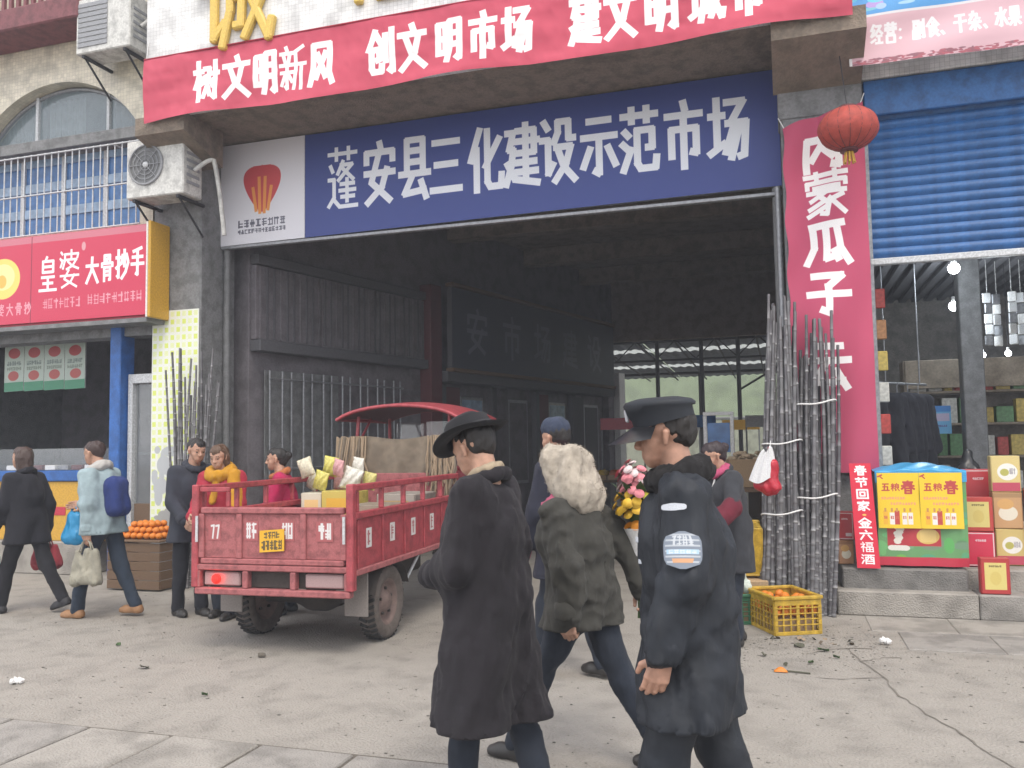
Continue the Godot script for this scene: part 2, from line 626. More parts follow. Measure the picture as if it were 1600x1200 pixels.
# ------------------------------------------------------------------ lettering (strokes on a 100 x 100 grid, y down)
var FONT := {
	"树": [[3, 27, 38, 27], [21, 4, 21, 96], [21, 30, 5, 64], [22, 36, 37, 56], [43, 22, 64, 22, 56, 55, 40, 88], [44, 38, 66, 84], [67, 34, 98, 34], [86, 6, 86, 92, 76, 86], [70, 48, 78, 64]],
	"文": [[50, 4, 56, 16], [6, 24, 94, 24], [72, 26, 58, 62, 10, 95], [28, 28, 48, 66, 92, 95]],
	"明": [[10, 16, 10, 78], [10, 16, 38, 16, 38, 78], [10, 46, 38, 46], [10, 76, 38, 76], [54, 10, 54, 62, 42, 94], [54, 10, 90, 10, 90, 92, 78, 86], [55, 36, 90, 36], [55, 60, 90, 60]],
	"新": [[26, 4, 31, 12], [6, 18, 52, 18], [18, 22, 23, 36], [40, 22, 35, 36], [3, 42, 54, 42], [7, 58, 52, 58], [29, 42, 29, 92, 22, 86], [24, 62, 8, 84], [36, 64, 48, 78], [90, 6, 62, 16], [62, 16, 62, 56, 54, 94], [62, 42, 98, 42], [82, 42, 82, 96]],
	"风": [[18, 10, 18, 60, 6, 94], [18, 10, 82, 10, 84, 72, 97, 94], [66, 26, 30, 80], [32, 28, 70, 80]],
	"创": [[30, 4, 6, 44], [30, 8, 56, 36], [18, 44, 18, 82, 24, 90, 52, 90, 54, 76], [18, 44, 46, 44, 46, 64, 36, 66], [68, 14, 68, 70], [92, 4, 92, 92, 80, 86]],
	"市": [[50, 3, 54, 14], [5, 22, 95, 22], [18, 42, 18, 82], [18, 42, 82, 42, 82, 78, 70, 76], [50, 22, 50, 98]],
	"场": [[3, 30, 38, 30], [21, 6, 21, 76], [2, 84, 40, 70], [44, 12, 88, 12, 58, 40], [46, 42, 94, 42, 88, 88, 76, 90], [64, 46, 42, 84], [78, 46, 56, 92]],
	"建": [[36, 14, 86, 14, 86, 48], [28, 30, 98, 30], [36, 48, 86, 48], [36, 62, 90, 62], [34, 76, 94, 76], [62, 4, 62, 88], [6, 16, 26, 16, 14, 42, 26, 42, 20, 66, 4, 94], [8, 62, 30, 86, 98, 94]],
	"城": [[2, 32, 32, 32], [17, 8, 17, 76], [2, 84, 34, 72], [40, 26, 98, 26], [42, 26, 42, 60, 32, 94], [42, 48, 58, 48, 57, 76, 50, 76], [66, 6, 72, 54, 94, 92, 98, 76], [90, 42, 62, 88], [82, 8, 92, 18]],
	"蓬": [[4, 12, 96, 12], [30, 3, 30, 22], [70, 3, 70, 22], [52, 24, 34, 44], [44, 30, 82, 30, 36, 54], [48, 34, 86, 54], [44, 60, 88, 60], [40, 70, 92, 70], [46, 80, 88, 80], [65, 52, 65, 88], [10, 30, 18, 40], [4, 52, 22, 52, 22, 80, 4, 94], [22, 84, 40, 95, 98, 95]],
	"安": [[50, 3, 54, 12], [8, 34, 8, 18, 92, 18, 92, 32], [46, 24, 24, 64, 84, 94], [74, 44, 58, 72, 10, 96], [4, 50, 96, 50]],
	"县": [[26, 6, 26, 58], [26, 6, 76, 6, 76, 58], [26, 23, 76, 23], [26, 40, 76, 40], [4, 58, 96, 58], [44, 60, 18, 88, 82, 84], [70, 70, 86, 96]],
	"三": [[12, 16, 88, 16], [18, 50, 82, 50], [5, 88, 95, 88]],
	"化": [[32, 4, 4, 52], [22, 34, 22, 97], [90, 20, 48, 62], [54, 6, 54, 84, 62, 92, 94, 92, 96, 74]],
	"设": [[10, 6, 22, 18], [2, 34, 22, 34, 22, 84, 36, 70], [50, 8, 50, 24, 38, 40], [50, 8, 80, 8, 80, 34, 96, 34], [42, 46, 86, 46, 72, 72, 40, 96], [50, 50, 66, 76, 97, 96]],
	"示": [[20, 14, 80, 14], [4, 38, 96, 38], [50, 38, 50, 92, 38, 88], [26, 54, 6, 82], [74, 54, 95, 82]],
	"范": [[4, 14, 96, 14], [30, 3, 30, 24], [70, 3, 70, 24], [10, 36, 22, 44], [4, 54, 18, 62], [6, 94, 28, 62], [42, 36, 84, 36, 84, 62, 70, 62], [44, 36, 44, 84, 52, 92, 92, 92, 95, 76]],
	"内": [[14, 26, 14, 97], [14, 26, 86, 26, 86, 92, 72, 88], [50, 4, 50, 34, 26, 72], [52, 46, 74, 70]],
	"蒙": [[4, 10, 96, 10], [30, 3, 30, 18], [70, 3, 70, 18], [8, 36, 8, 24, 92, 24, 92, 34], [22, 36, 78, 36], [8, 46, 92, 46], [50, 46, 16, 64], [36, 56, 56, 72, 52, 94, 40, 92], [46, 66, 14, 82], [54, 76, 12, 97], [86, 54, 60, 64], [56, 60, 92, 92]],
	"瓜": [[84, 6, 14, 14], [18, 14, 18, 60, 4, 94], [46, 14, 46, 84, 66, 78], [62, 66, 72, 86], [70, 12, 76, 60, 96, 94]],
	"子": [[18, 12, 82, 12, 50, 36], [50, 34, 50, 92, 34, 86], [4, 52, 96, 52]],
	"云": [[20, 14, 80, 14], [4, 42, 96, 42], [44, 44, 16, 88, 84, 82], [66, 60, 90, 96]],
	"春": [[16, 12, 84, 12], [22, 26, 78, 26], [6, 40, 94, 40], [50, 3, 46, 30, 4, 64], [56, 40, 96, 64], [30, 58, 30, 97], [30, 58, 72, 58, 72, 97], [30, 76, 72, 76], [30, 95, 72, 95]],
	"节": [[4, 18, 96, 18], [30, 4, 30, 30], [70, 4, 70, 30], [10, 44, 84, 44, 84, 76, 70, 74], [46, 44, 46, 97]],
	"回": [[8, 8, 8, 96], [8, 8, 92, 8, 92, 96], [8, 92, 92, 92], [32, 32, 32, 68], [32, 32, 68, 32, 68, 68], [32, 68, 68, 68]],
	"家": [[50, 2, 54, 10], [8, 28, 8, 15, 92, 15, 92, 27], [18, 30, 84, 30], [54, 30, 12, 54], [34, 42, 58, 66, 54, 96, 40, 92], [48, 54, 10, 74], [54, 70, 8, 92], [88, 42, 60, 58], [56, 54, 95, 88]],
	"金": [[50, 2, 4, 42], [50, 4, 96, 42], [28, 42, 72, 42], [14, 58, 86, 58], [50, 42, 50, 92], [26, 68, 34, 82], [74, 68, 66, 82], [4, 94, 96, 94]],
	"六": [[48, 4, 56, 18], [4, 34, 96, 34], [34, 50, 8, 94], [66, 50, 94, 94]],
	"福": [[18, 2, 24, 12], [4, 22, 34, 22, 6, 56], [20, 42, 20, 97], [24, 46, 36, 56], [42, 8, 96, 8], [50, 20, 50, 40], [50, 20, 88, 20, 88, 40], [50, 40, 88, 40], [44, 52, 44, 97], [44, 52, 94, 52, 94, 97], [44, 73, 94, 73], [69, 52, 69, 94], [44, 94, 94, 94]],
	"酒": [[8, 8, 18, 18], [3, 36, 14, 44], [4, 94, 20, 60], [28, 12, 98, 12], [34, 32, 34, 97], [34, 32, 92, 32, 92, 97], [54, 14, 52, 48, 40, 58], [72, 14, 72, 52, 86, 54], [38, 70, 88, 70], [34, 92, 92, 92]],
	"经": [[30, 4, 8, 30, 32, 30, 6, 58], [36, 50, 8, 60], [4, 86, 40, 74], [46, 12, 86, 12, 44, 48], [66, 28, 97, 48], [50, 58, 92, 58], [70, 58, 70, 90], [42, 92, 98, 92]],
	"营": [[4, 12, 96, 12], [30, 3, 30, 20], [70, 3, 70, 20], [8, 38, 8, 26, 92, 26, 92, 36], [28, 36, 72, 36, 72, 52, 28, 52, 28, 36], [18, 62, 82, 62, 82, 95, 18, 95, 18, 62]],
	"副": [[4, 10, 54, 10], [12, 22, 46, 22, 46, 40, 12, 40, 12, 22], [6, 52, 52, 52, 52, 94, 6, 94, 6, 52], [29, 52, 29, 94], [6, 72, 52, 72], [68, 16, 68, 70], [90, 4, 90, 92, 78, 86]],
	"食": [[50, 2, 4, 40], [50, 4, 96, 40], [50, 24, 54, 34], [28, 42, 74, 42, 74, 64, 28, 64], [28, 53, 74, 53], [28, 42, 28, 94, 50, 84], [88, 68, 66, 80], [52, 66, 94, 96]],
	"干": [[16, 12, 84, 12], [4, 44, 96, 44], [50, 12, 50, 97]],
	"杂": [[40, 3, 36, 22, 10, 46], [14, 18, 66, 18, 66, 38, 88, 42], [4, 58, 96, 58], [50, 44, 50, 97], [46, 62, 12, 90], [56, 62, 90, 90]],
	"水": [[50, 4, 50, 92, 36, 86], [8, 30, 38, 30, 6, 82], [86, 18, 60, 44], [54, 34, 96, 86]],
	"果": [[22, 8, 22, 48], [22, 8, 78, 8, 78, 48], [22, 28, 78, 28], [22, 48, 78, 48], [4, 62, 96, 62], [50, 8, 50, 97], [46, 64, 10, 92], [54, 64, 92, 92]],
	"诚": [[8, 8, 20, 20], [2, 36, 20, 36, 20, 86, 34, 72], [36, 26, 98, 26], [42, 26, 42, 60, 32, 94], [42, 48, 58, 48, 57, 76, 50, 76], [66, 6, 72, 54, 94, 92, 98, 76], [90, 42, 62, 88], [82, 8, 92, 18]],
	"信": [[28, 4, 4, 52], [18, 36, 18, 97], [60, 4, 66, 14], [38, 22, 98, 22], [46, 38, 90, 38], [46, 52, 90, 52], [46, 66, 90, 66, 90, 96, 46, 96, 46, 66]],
	"皇": [[44, 2, 34, 14], [22, 14, 22, 44], [22, 14, 78, 14, 78, 44], [22, 29, 78, 29], [22, 44, 78, 44], [16, 58, 84, 58], [24, 75, 76, 75], [50, 58, 50, 92], [4, 94, 96, 94]],
	"婆": [[6, 8, 14, 14], [2, 24, 10, 30], [4, 46, 16, 28], [24, 14, 92, 14, 88, 24], [26, 14, 26, 30, 16, 50], [58, 4, 58, 28], [30, 28, 84, 28, 64, 44, 34, 52], [40, 32, 62, 44, 94, 52], [46, 54, 24, 76, 86, 97], [74, 66, 56, 84, 12, 97], [4, 68, 96, 68]],
	"大": [[4, 34, 96, 34], [50, 4, 46, 50, 6, 96], [52, 46, 95, 96]],
	"骨": [[28, 6, 72, 6, 72, 32], [28, 6, 28, 32], [48, 18, 48, 32], [48, 18, 72, 18], [8, 46, 8, 34, 92, 34, 92, 46], [26, 48, 26, 97], [26, 48, 74, 48, 74, 92, 64, 92], [26, 62, 74, 62], [26, 76, 74, 76]],
	"抄": [[2, 28, 36, 28], [20, 4, 20, 92, 10, 86], [2, 62, 38, 48], [66, 4, 66, 58], [52, 20, 42, 48], [80, 18, 92, 40], [94, 46, 74, 76, 44, 96]],
	"手": [[80, 8, 18, 18], [12, 36, 88, 36], [4, 58, 96, 58], [50, 16, 50, 92, 38, 88]],
	"五": [[14, 10, 86, 10], [42, 10, 32, 90], [16, 46, 76, 46, 74, 90], [4, 92, 96, 92]],
	"粮": [[22, 4, 22, 97], [2, 40, 44, 40], [8, 14, 14, 32], [38, 12, 32, 32], [20, 44, 4, 76], [24, 48, 40, 66], [66, 2, 70, 10], [52, 16, 88, 16, 88, 46, 52, 46], [52, 31, 88, 31], [52, 16, 52, 92, 66, 80], [92, 54, 74, 64], [66, 50, 96, 94]],
	"：": [[18, 38, 24, 40], [18, 78, 24, 80]],
	"、": [[14, 76, 30, 92]],
	"·": [[42, 46, 58, 54]],
}

func stroke(im: Image, a: Vector2, b: Vector2, w: float, c: Color) -> void:
	var x0 := maxi(0, int(minf(a.x, b.x) - w * 1.3 - 1.0)); var x1 := mini(im.get_width() - 1, int(maxf(a.x, b.x) + w * 1.3 + 1.0))
	var y0 := maxi(0, int(minf(a.y, b.y) - w * 1.3 - 1.0)); var y1 := mini(im.get_height() - 1, int(maxf(a.y, b.y) + w * 1.3 + 1.0))
	var ab := b - a
	var dr := ab.normalized() if ab.length() > 1e-4 else Vector2.RIGHT
	var nr := dr.orthogonal()
	var hl := ab.length() * 0.5
	for y in range(y0, y1 + 1):
		for x in range(x0, x1 + 1):
			var p := Vector2(x + 0.5, y + 0.5) - a
			var k := clampf(minf(w - absf(p.dot(nr)), hl + w * 0.62 - absf(p.dot(dr) - hl)) + 0.5, 0.0, 1.0)
			if k > 0.0:
				im.set_pixel(x, y, im.get_pixel(x, y).lerp(c, k))

func letter(im: Image, ch: String, r: Rect2, w: float, c: Color) -> void:
	w *= clampf(9.0 / maxi(1, FONT.get(ch, []).size()), 0.66, 1.12)
	for s in FONT.get(ch, []):
		for i in range(0, s.size() - 2, 2):
			stroke(im, r.position + Vector2(s[i], s[i + 1]) * r.size / 100.0, r.position + Vector2(s[i + 2], s[i + 3]) * r.size / 100.0, w, c)

func blob(im: Image, cx: float, cy: float, rx: float, ry: float, c: Color) -> void:
	for y in range(maxi(0, int(cy - ry)), mini(im.get_height() - 1, int(cy + ry) + 1) + 1):
		for x in range(maxi(0, int(cx - rx)), mini(im.get_width() - 1, int(cx + rx) + 1) + 1):
			var k := clampf((1.0 - Vector2((x + 0.5 - cx) / rx, (y + 0.5 - cy) / ry).length()) * minf(rx, ry), 0.0, 1.0)
			if k > 0.0:
				im.set_pixel(x, y, im.get_pixel(x, y).lerp(c, k))

func scribble(im: Image, r: Rect2, count: int, w: float, c: Color, sd: int) -> void:
	# print too small to read in the photograph: rows of short marks
	var q := RandomNumberGenerator.new()
	q.seed = sd
	var cw := r.size.x / count
	for i in count:
		var x := r.position.x + cw * (i + 0.12)
		for k in 3:
			var y := r.position.y + r.size.y * q.randf()
			stroke(im, Vector2(x, y), Vector2(x + cw * 0.7, y + r.size.y * q.randf_range(-0.06, 0.06)), w, c)
		for k in 2:
			var xx := x + cw * 0.7 * q.randf()
			stroke(im, Vector2(xx, r.position.y), Vector2(xx, r.end.y), w, c)

# ------------------------------------------------------------------ ground
func build_ground() -> void:
	var mb := MB.new()
	mb.quad(Vector3(-70, 0, -70), Vector3(70, 0, -70), Vector3(70, 0, 60), Vector3(-70, 0, 60), Vector3.UP)
	tag(put(self, "ground", mb.mesh(), M.ground), "", "", "", "structure")
	# paving along the carriageway edge, each slab its own piece
	var pv := Node3D.new()
	pv.name = "pavement"
	add_child(pv)
	tag(pv, "", "", "", "structure")
	var edge := 4.95
	var jd := MB.new()
	jd.quad(Vector3(-8.3, 0.004, 4.93), Vector3(0.68, 0.004, 4.93), Vector3(0.68, 0.004, 7.4), Vector3(-8.3, 0.004, 7.4), Vector3.UP)
	put(pv, "joint_dirt", jd.mesh(), M.dirt)
	for row in 3:
		for i in 16:
			var w := 0.56
			var x := -8.3 + i * w + (0.06 if row == 1 else 0.0)
			var lo := Vector3(x, -0.03, edge + row * 0.80)
			var up := 0.012 + rng.randf() * 0.008
			bx(pv, "slab", lo + Vector3(0.008, 0, 0.012), lo + Vector3(w - 0.012, up + 0.03, 0.79), M.slab if rng.randf() < 0.6 else M.slab2, 0.008)
	# paved apron in front of the shop steps
	var ap := Node3D.new()
	ap.name = "apron"
	add_child(ap)
	tag(ap, "", "", "", "structure")
	for row in 2:
		for i in 9:
			var x := 0.62 + i * 0.66 + (0.2 if row == 1 else 0.0)
			bx(ap, "slab", Vector3(x + 0.004, -0.03, 0.665 + row * 0.62), Vector3(x + 0.655, 0.007 + rng.randf() * 0.005, 1.278 + row * 0.62), M.slab2 if rng.randf() < 0.5 else M.slab, 0.006)
	# dirt-filled cracks in the concrete
	var cr := [[[0.40, 1.95], [0.46, 2.35], [0.58, 2.75], [0.60, 3.1], [0.70, 3.45], [0.82, 3.75], [0.90, 4.05], [1.05, 4.4]], [[0.46, 2.35], [0.62, 2.2], [0.78, 2.16]], [[0.58, 2.75], [0.30, 2.86], [0.1, 2.84]], [[0.1, 2.2], [0.25, 2.05], [0.40, 1.95], [0.62, 1.93]]]
	for path in cr:
		var c := MB.new()
		var prev := []
		for i in path.size() - 1:
			for s in 5:
				var p := Vector2(path[i][0], path[i][1]).lerp(Vector2(path[i + 1][0], path[i + 1][1]), s / 5.0)
				var d := (Vector2(path[i + 1][0], path[i + 1][1]) - Vector2(path[i][0], path[i][1])).normalized().orthogonal()
				p += d * rng.randf_range(-0.012, 0.012)
				var w := rng.randf_range(0.002, 0.008)
				var now := [Vector3(p.x + d.x * w, 0.004, p.y + d.y * w), Vector3(p.x - d.x * w, 0.004, p.y - d.y * w)]
				if prev:
					c.quad(prev[0], prev[1], now[1], now[0], Vector3.UP)
				prev = now
		tag(put(self, "pavement_crack", c.mesh(), M.crack), "", "", "", "structure")
	# the two steps up to the shop on the right
	var st := Node3D.new()
	st.name = "shop_steps"
	add_child(st)
	tag(st, "", "", "", "structure")
	for i in 5:
		var x0 := 0.40 + i * 1.15
		bx(st, "step_stone", Vector3(x0 + 0.003, 0.0, 0.12), Vector3(x0 + 1.147, 0.215 + rng.randf() * 0.006, 0.645), M.slab2 if i % 2 else M.slab, 0.012)
	bx(st, "upper_step", Vector3(0.46, 0.18, -0.25), Vector3(1.50, 0.40, 0.50), M.step, 0.012)
	bx(st, "upper_step", Vector3(1.503, 0.18, -0.25), Vector3(6.2, 0.395, 0.36), M.slab, 0.012)

# ------------------------------------------------------------------ building on the left
func build_left_building() -> void:
	var b := thing("tiled_building", "cream mosaic-tiled building with arched window and red balcony left of the gate", "building", Vector3(-7.65, 0, 0))
	var o := Vector3(-7.65, 0, 0)
	var X0 := -13.6 - o.x
	# wall above the shop, with an arched opening (half width 1.38, springing 5.77, rise 0.82) and a barred window below it
	var w := MB.new()
	var cx := -9.28 - o.x
	var hw := 1.42
	var N := 24
	var y0 := 5.77
	var rise := 0.82
	var R := (hw * hw + rise * rise) / (2 * rise)
	var arch := func(i):
		var x: float = -hw + 2.0 * hw * i / N
		return Vector3(cx + x, y0 + sqrt(R * R - x * x) - (R - rise), 0)
	for i in N:
		var p: Vector3 = arch.call(i)
		var q: Vector3 = arch.call(i + 1)
		w.quad(Vector3(p.x, 9.2, 0), Vector3(q.x, 9.2, 0), q, p, Vector3.BACK)
		w.quad(p, q, q + Vector3(0, 0, -0.28), p + Vector3(0, 0, -0.28), (Vector3(cx, y0 - 1.0, 0) - p).normalized())
	w.quad(Vector3(X0, 9.2, 0), Vector3(cx - hw, 9.2, 0), Vector3(cx - hw, 4.35, 0), Vector3(X0, 4.35, 0), Vector3.BACK)
	w.quad(Vector3(cx + hw, 9.2, 0), Vector3(-0.002, 9.2, 0), Vector3(-0.002, 4.35, 0), Vector3(cx + hw, 4.35, 0), Vector3.BACK)
	w.quad(Vector3(cx - hw, 4.52, 0), Vector3(cx + hw, 4.52, 0), Vector3(cx + hw, 4.35, 0), Vector3(cx - hw, 4.35, 0), Vector3.BACK)
	for s in [-1, 1]:
		w.quad(Vector3(cx + s * hw, y0, 0), Vector3(cx + s * hw, y0, -0.28), Vector3(cx + s * hw, 4.52, -0.28), Vector3(cx + s * hw, 4.52, 0), Vector3(-s, 0, 0))
	put(b, "wall", w.mesh(), M.cream)
	bx(b, "roof_slab", Vector3(X0, 9.2, -6), Vector3(-0.002, 9.4, 0.3), M.plaster)
	bx(b, "side_wall", Vector3(X0 - 0.2, 0, -6), Vector3(X0, 9.2, 0), M.plaster)
	bx(b, "back_wall", Vector3(X0, 0, -6.2), Vector3(0, 9.2, -6), M.plaster)
	bx(b, "upper_floor", Vector3(X0, 4.05, -6), Vector3(-0.02, 4.33, -0.30), M.plaster)
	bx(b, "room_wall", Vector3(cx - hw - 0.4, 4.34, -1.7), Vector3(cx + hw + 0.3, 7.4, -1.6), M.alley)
	# arched window: frame, mullions, three panes, curtains behind
	var win := Node3D.new()
	win.name = "arched_window"
	b.add_child(win)
	var fr := []
	for i in N + 1: fr.append(arch.call(i) + Vector3(0, -0.03, -0.2))
	pipe(win, "arch_frame", fr, 0.03, M.steel, 6)
	bx(win, "sill", Vector3(cx - hw - 0.12, y0 - 0.15, -0.25), Vector3(cx + hw + 0.16, y0 + 0.0, 0.12), M.plaster)
	var cuts := [cx - hw + 0.02, -9.77 - o.x, -8.55 - o.x, cx + hw - 0.02]
	for k in 3:
		var g := MB.new()
		var n := 8
		for i in n:
			var xa: float = lerpf(cuts[k], cuts[k + 1], float(i) / n)
			var xb: float = lerpf(cuts[k], cuts[k + 1], float(i + 1) / n)
			var ya := y0 + sqrt(R * R - pow(xa - cx, 2)) - (R - rise) - 0.02
			var yb := y0 + sqrt(R * R - pow(xb - cx, 2)) - (R - rise) - 0.02
			g.quad(Vector3(xa, ya, -0.2), Vector3(xb, yb, -0.2), Vector3(xb, y0, -0.2), Vector3(xa, y0, -0.2), Vector3.BACK)
		put(win, "pane", g.mesh(), M.arch_glass)
	for k in [1, 2]:
		var top: float = y0 + sqrt(R * R - pow(cuts[k] - cx, 2)) - (R - rise)
		bx(win, "mullion", Vector3(cuts[k] - 0.025, y0, -0.23), Vector3(cuts[k] + 0.025, top, -0.16), M.bright_bar)
	for k in 3:
		var cu := MB.new()
		var xa: float = [cx - 1.3, cx - 0.55, cx + 0.45][k]
		var xb: float = [cx - 0.85, cx + 0.1, cx + 1.3][k]
		cu.sheet(24, 2, func(s, t): return Vector3(lerpf(xa, xb, s), lerpf(6.55, 4.8, t), -0.45 + sin(s * 40.0) * 0.03))
		put(win, "curtain", cu.mesh(), M.curtain)
	# barred lower window with rows of blue panes
	var lw := Node3D.new()
	lw.name = "barred_window"
	b.add_child(lw)
	var cols := 4
	for c in cols:
		var xa := lerpf(cx - hw, cx + hw, float(c) / cols)
		var xb := lerpf(cx - hw, cx + hw, float(c + 1) / cols)
		for r in 3:
			var ya := 4.55 + r * 0.36
			bx(lw, "pane", Vector3(xa + 0.03, ya + 0.02, -0.20), Vector3(xb - 0.03, ya + 0.25, -0.19), M.pane_blue, 0.0)
			bx(lw, "rail", Vector3(xa + 0.03, ya + 0.25, -0.22), Vector3(xb - 0.03, ya + 0.38, -0.17), M.pane_pale)
		bx(lw, "mullion", Vector3(xa - 0.03, 4.52, -0.23), Vector3(xa + 0.03, 5.62, -0.15), M.bright_bar)
	var grille := Node3D.new()
	grille.name = "security_grille"
	b.add_child(grille)
	var gx0 := X0 + 2.6
	var nb := 30
	for i in nb:
		var x := gx0 + 0.115 * i
		if x > -0.06: break
		bar(grille, "grille_bar", Vector3(x, 4.44, 0.16), Vector3(x, 5.56, 0.16), 0.009, M.bright_bar, 6)
	for y in [4.46, 5.0, 5.54]:
		bar(grille, "grille_rail", Vector3(gx0, y, 0.172), Vector3(-0.06, y, 0.172), 0.012, M.bright_bar, 6)
	for y in [4.46, 5.54]:
		bar(grille, "grille_stay", Vector3(gx0 + 0.6, y, 0.0), Vector3(gx0 + 0.6, y, 0.16), 0.012, M.bright_bar, 6)
		bar(grille, "grille_stay", Vector3(-0.5, y, 0.0), Vector3(-0.5, y, 0.16), 0.012, M.bright_bar, 6)
	# red balcony above
	var bal := Node3D.new()
	bal.name = "balcony"
	b.add_child(bal)
	M.balcony = mat(0.22, 0.075, 0.085, 0.7, "grain", 1.0, "stain", 0.6)
	bx(bal, "balcony_slab", Vector3(X0, 7.12, 0.003), Vector3(-0.75, 7.42, 0.55), M.balcony, 0.02)
	for i in 42:
		bx(bal, "baluster", Vector3(X0 + 0.1 + i * 0.125, 7.42, 0.42), Vector3(X0 + 0.15 + i * 0.125, 8.2, 0.47), M.balcony)
	bx(bal, "handrail", Vector3(X0, 8.2, 0.4), Vector3(-0.75, 8.28, 0.5), M.balcony, 0.01)
	# ground floor: plinth, counter, posts, dark interior
	var sh := Node3D.new()
	sh.name = "shopfront"
	b.add_child(sh)
	bx(sh, "plinth", Vector3(X0, 0, -0.5), Vector3(-0.9, 0.42, 0.12), M.slab, 0.015)
	for i in 5:
		var xa := X0 + 0.2 + i * 1.0
		bx(sh, "counter_panel", Vector3(xa + 0.004, 0.42, -0.25), Vector3(xa + 0.996, 1.19, 0.02), M.yellow_plastic, 0.01)
	bx(sh, "counter_top", Vector3(X0 + 0.2, 1.192, -0.4), Vector3(-0.62, 1.33, 0.05), M.blue_paint, 0.01)
	bx(sh, "counter_stripe", Vector3(-9.6 - o.x, 0.75, 0.021), Vector3(-8.95 - o.x, 0.86, 0.027), M.red_plastic, 0.002)
	bx(sh, "blue_post", Vector3(-8.25 - o.x, 0.0, -0.2), Vector3(-8.08 - o.x, 3.22, 0.06), M.blue_paint, 0.012)
	bx(sh, "door_frame", Vector3(-8.06 - o.x, 0.0, -0.16), Vector3(-7.99 - o.x, 2.56, -0.06), M.bright_bar, 0.005)
	bx(sh, "door_frame", Vector3(-7.988 - o.x, 2.44, -0.16), Vector3(-0.002, 2.56, -0.06), M.bright_bar, 0.005)
	bx(sh, "door_leaf", Vector3(-7.985 - o.x, 0.9, -0.13), Vector3(-0.004, 2.43, -0.12), M.shop_glass, 0.0)
	bx(sh, "door_kick_panel", Vector3(-7.985 - o.x, 0.02, -0.14), Vector3(-0.004, 0.898, -0.11), M.wood, 0.004)
	bx(sh, "lintel", Vector3(X0, 3.05, -0.3), Vector3(-0.002, 4.345, -0.005), M.plaster)
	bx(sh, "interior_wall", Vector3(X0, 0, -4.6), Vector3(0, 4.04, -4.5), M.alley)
	bx(sh, "shelf", Vector3(-11.4 - o.x, 1.5, -4.45), Vector3(-8.4 - o.x, 1.54, -4.1), M.steel)
	bx(sh, "glass_case", Vector3(-10.2 - o.x, 1.335, -0.36), Vector3(-8.5 - o.x, 1.62, -0.05), M.shop_glass, 0.0)
	for i in 7:
		bx(sh, "food_tray", Vector3(-10.1 + i * 0.22 - o.x, 1.336, -0.3), Vector3(-9.93 + i * 0.22 - o.x, 1.40, -0.1), [M.white, M.steel, M.maroon][i % 3])
	# window air conditioners are separate things
	air_conditioner(Vector3(-7.62, 4.66, 0.0), "white outdoor air conditioner unit fixed on the pillar above the red shop sign", 0)
	air_conditioner(Vector3(-8.44, 6.62, 0.0), "grey-faced outdoor air conditioner unit mounted high above the arched window", 1)

func air_conditioner(at: Vector3, label: String, kind: int) -> void:
	var a := thing("air_conditioner", label, "air conditioner", at)
	var W := 0.84
	var H := 0.72
	bx(a, "casing", Vector3(0, 0, 0.16), Vector3(W, H, 0.52), M.ac_white, 0.015)
	if kind == 0:
		var g := MB.new()
		g.lathe([Vector2(0.255, 0), Vector2(0.255, 0.02), Vector2(0.235, 0.03), Vector2(0.235, 0.002)], 28, Transform3D(Basis(Vector3.RIGHT, PI / 2), Vector3(0.30, 0.40, 0.521)))
		put(a, "fan_ring", g.mesh(), M.ac_grey)
		var d := MB.new()
		d.lathe([Vector2(0.24, 0.0), Vector2(0.0, 0.0)], 28, Transform3D(Basis(Vector3.RIGHT, PI / 2), Vector3(0.30, 0.40, 0.524)))
		put(a, "fan_recess", d.mesh(), M.grey_paint)
		for r in [0.07, 0.125, 0.18]:
			var ring := []
			for i in 25: ring.append(Vector3(0.30 + cos(TAU * i / 24) * r, 0.40 + sin(TAU * i / 24) * r, 0.536))
			pipe(a, "guard_ring", ring, 0.005, M.ac_grey, 5)
		for i in 8:
			var an := TAU * i / 8
			bar(a, "guard_spoke", Vector3(0.30 + cos(an) * 0.04, 0.40 + sin(an) * 0.04, 0.540), Vector3(0.30 + cos(an) * 0.24, 0.40 + sin(an) * 0.24, 0.540), 0.005, M.ac_grey, 5)
		var hb := MB.new()
		hb.lathe([Vector2(0.0, 0.02), Vector2(0.03, 0.015), Vector2(0.04, 0.0)], 16, Transform3D(Basis(Vector3.RIGHT, PI / 2), Vector3(0.30, 0.40, 0.535)))
		put(a, "fan_hub", hb.mesh(), M.bright_bar)
	else:
		for i in 9:
			bx(a, "louvre", Vector3(0.04, 0.08 + i * 0.065, 0.52), Vector3(0.50, 0.135 + i * 0.065, 0.532), M.ac_grey, 0.004)
	for i in 5:
		bx(a, "side_vent", Vector3(W, 0.14 + i * 0.09, 0.22), Vector3(W + 0.006, 0.18 + i * 0.09, 0.46), M.ac_grey, 0.002)
	for x in [0.1, W - 0.1]:
		bx(a, "bracket", Vector3(x - 0.02, -0.04, 0.0), Vector3(x + 0.02, -0.003, 0.5), M.dark, 0.003)
		bar(a, "bracket_strut", Vector3(x, -0.03, 0.46), Vector3(x, -0.42, 0.01), 0.014, M.dark, 6)
	var path := []
	for i in 15:
		var t := float(i) / 14
		path.append(Vector3(W + 0.02, 0.32, 0.34).lerp(Vector3(W + 0.28, 0.30, 0.1), t) + Vector3(sin(t * PI) * 0.06, sin(t * PI) * 0.16 - maxf(0, t - 0.5) * 1.5, 0))
	pipe(a, "hose", path, 0.028, M.ac_white, 8)

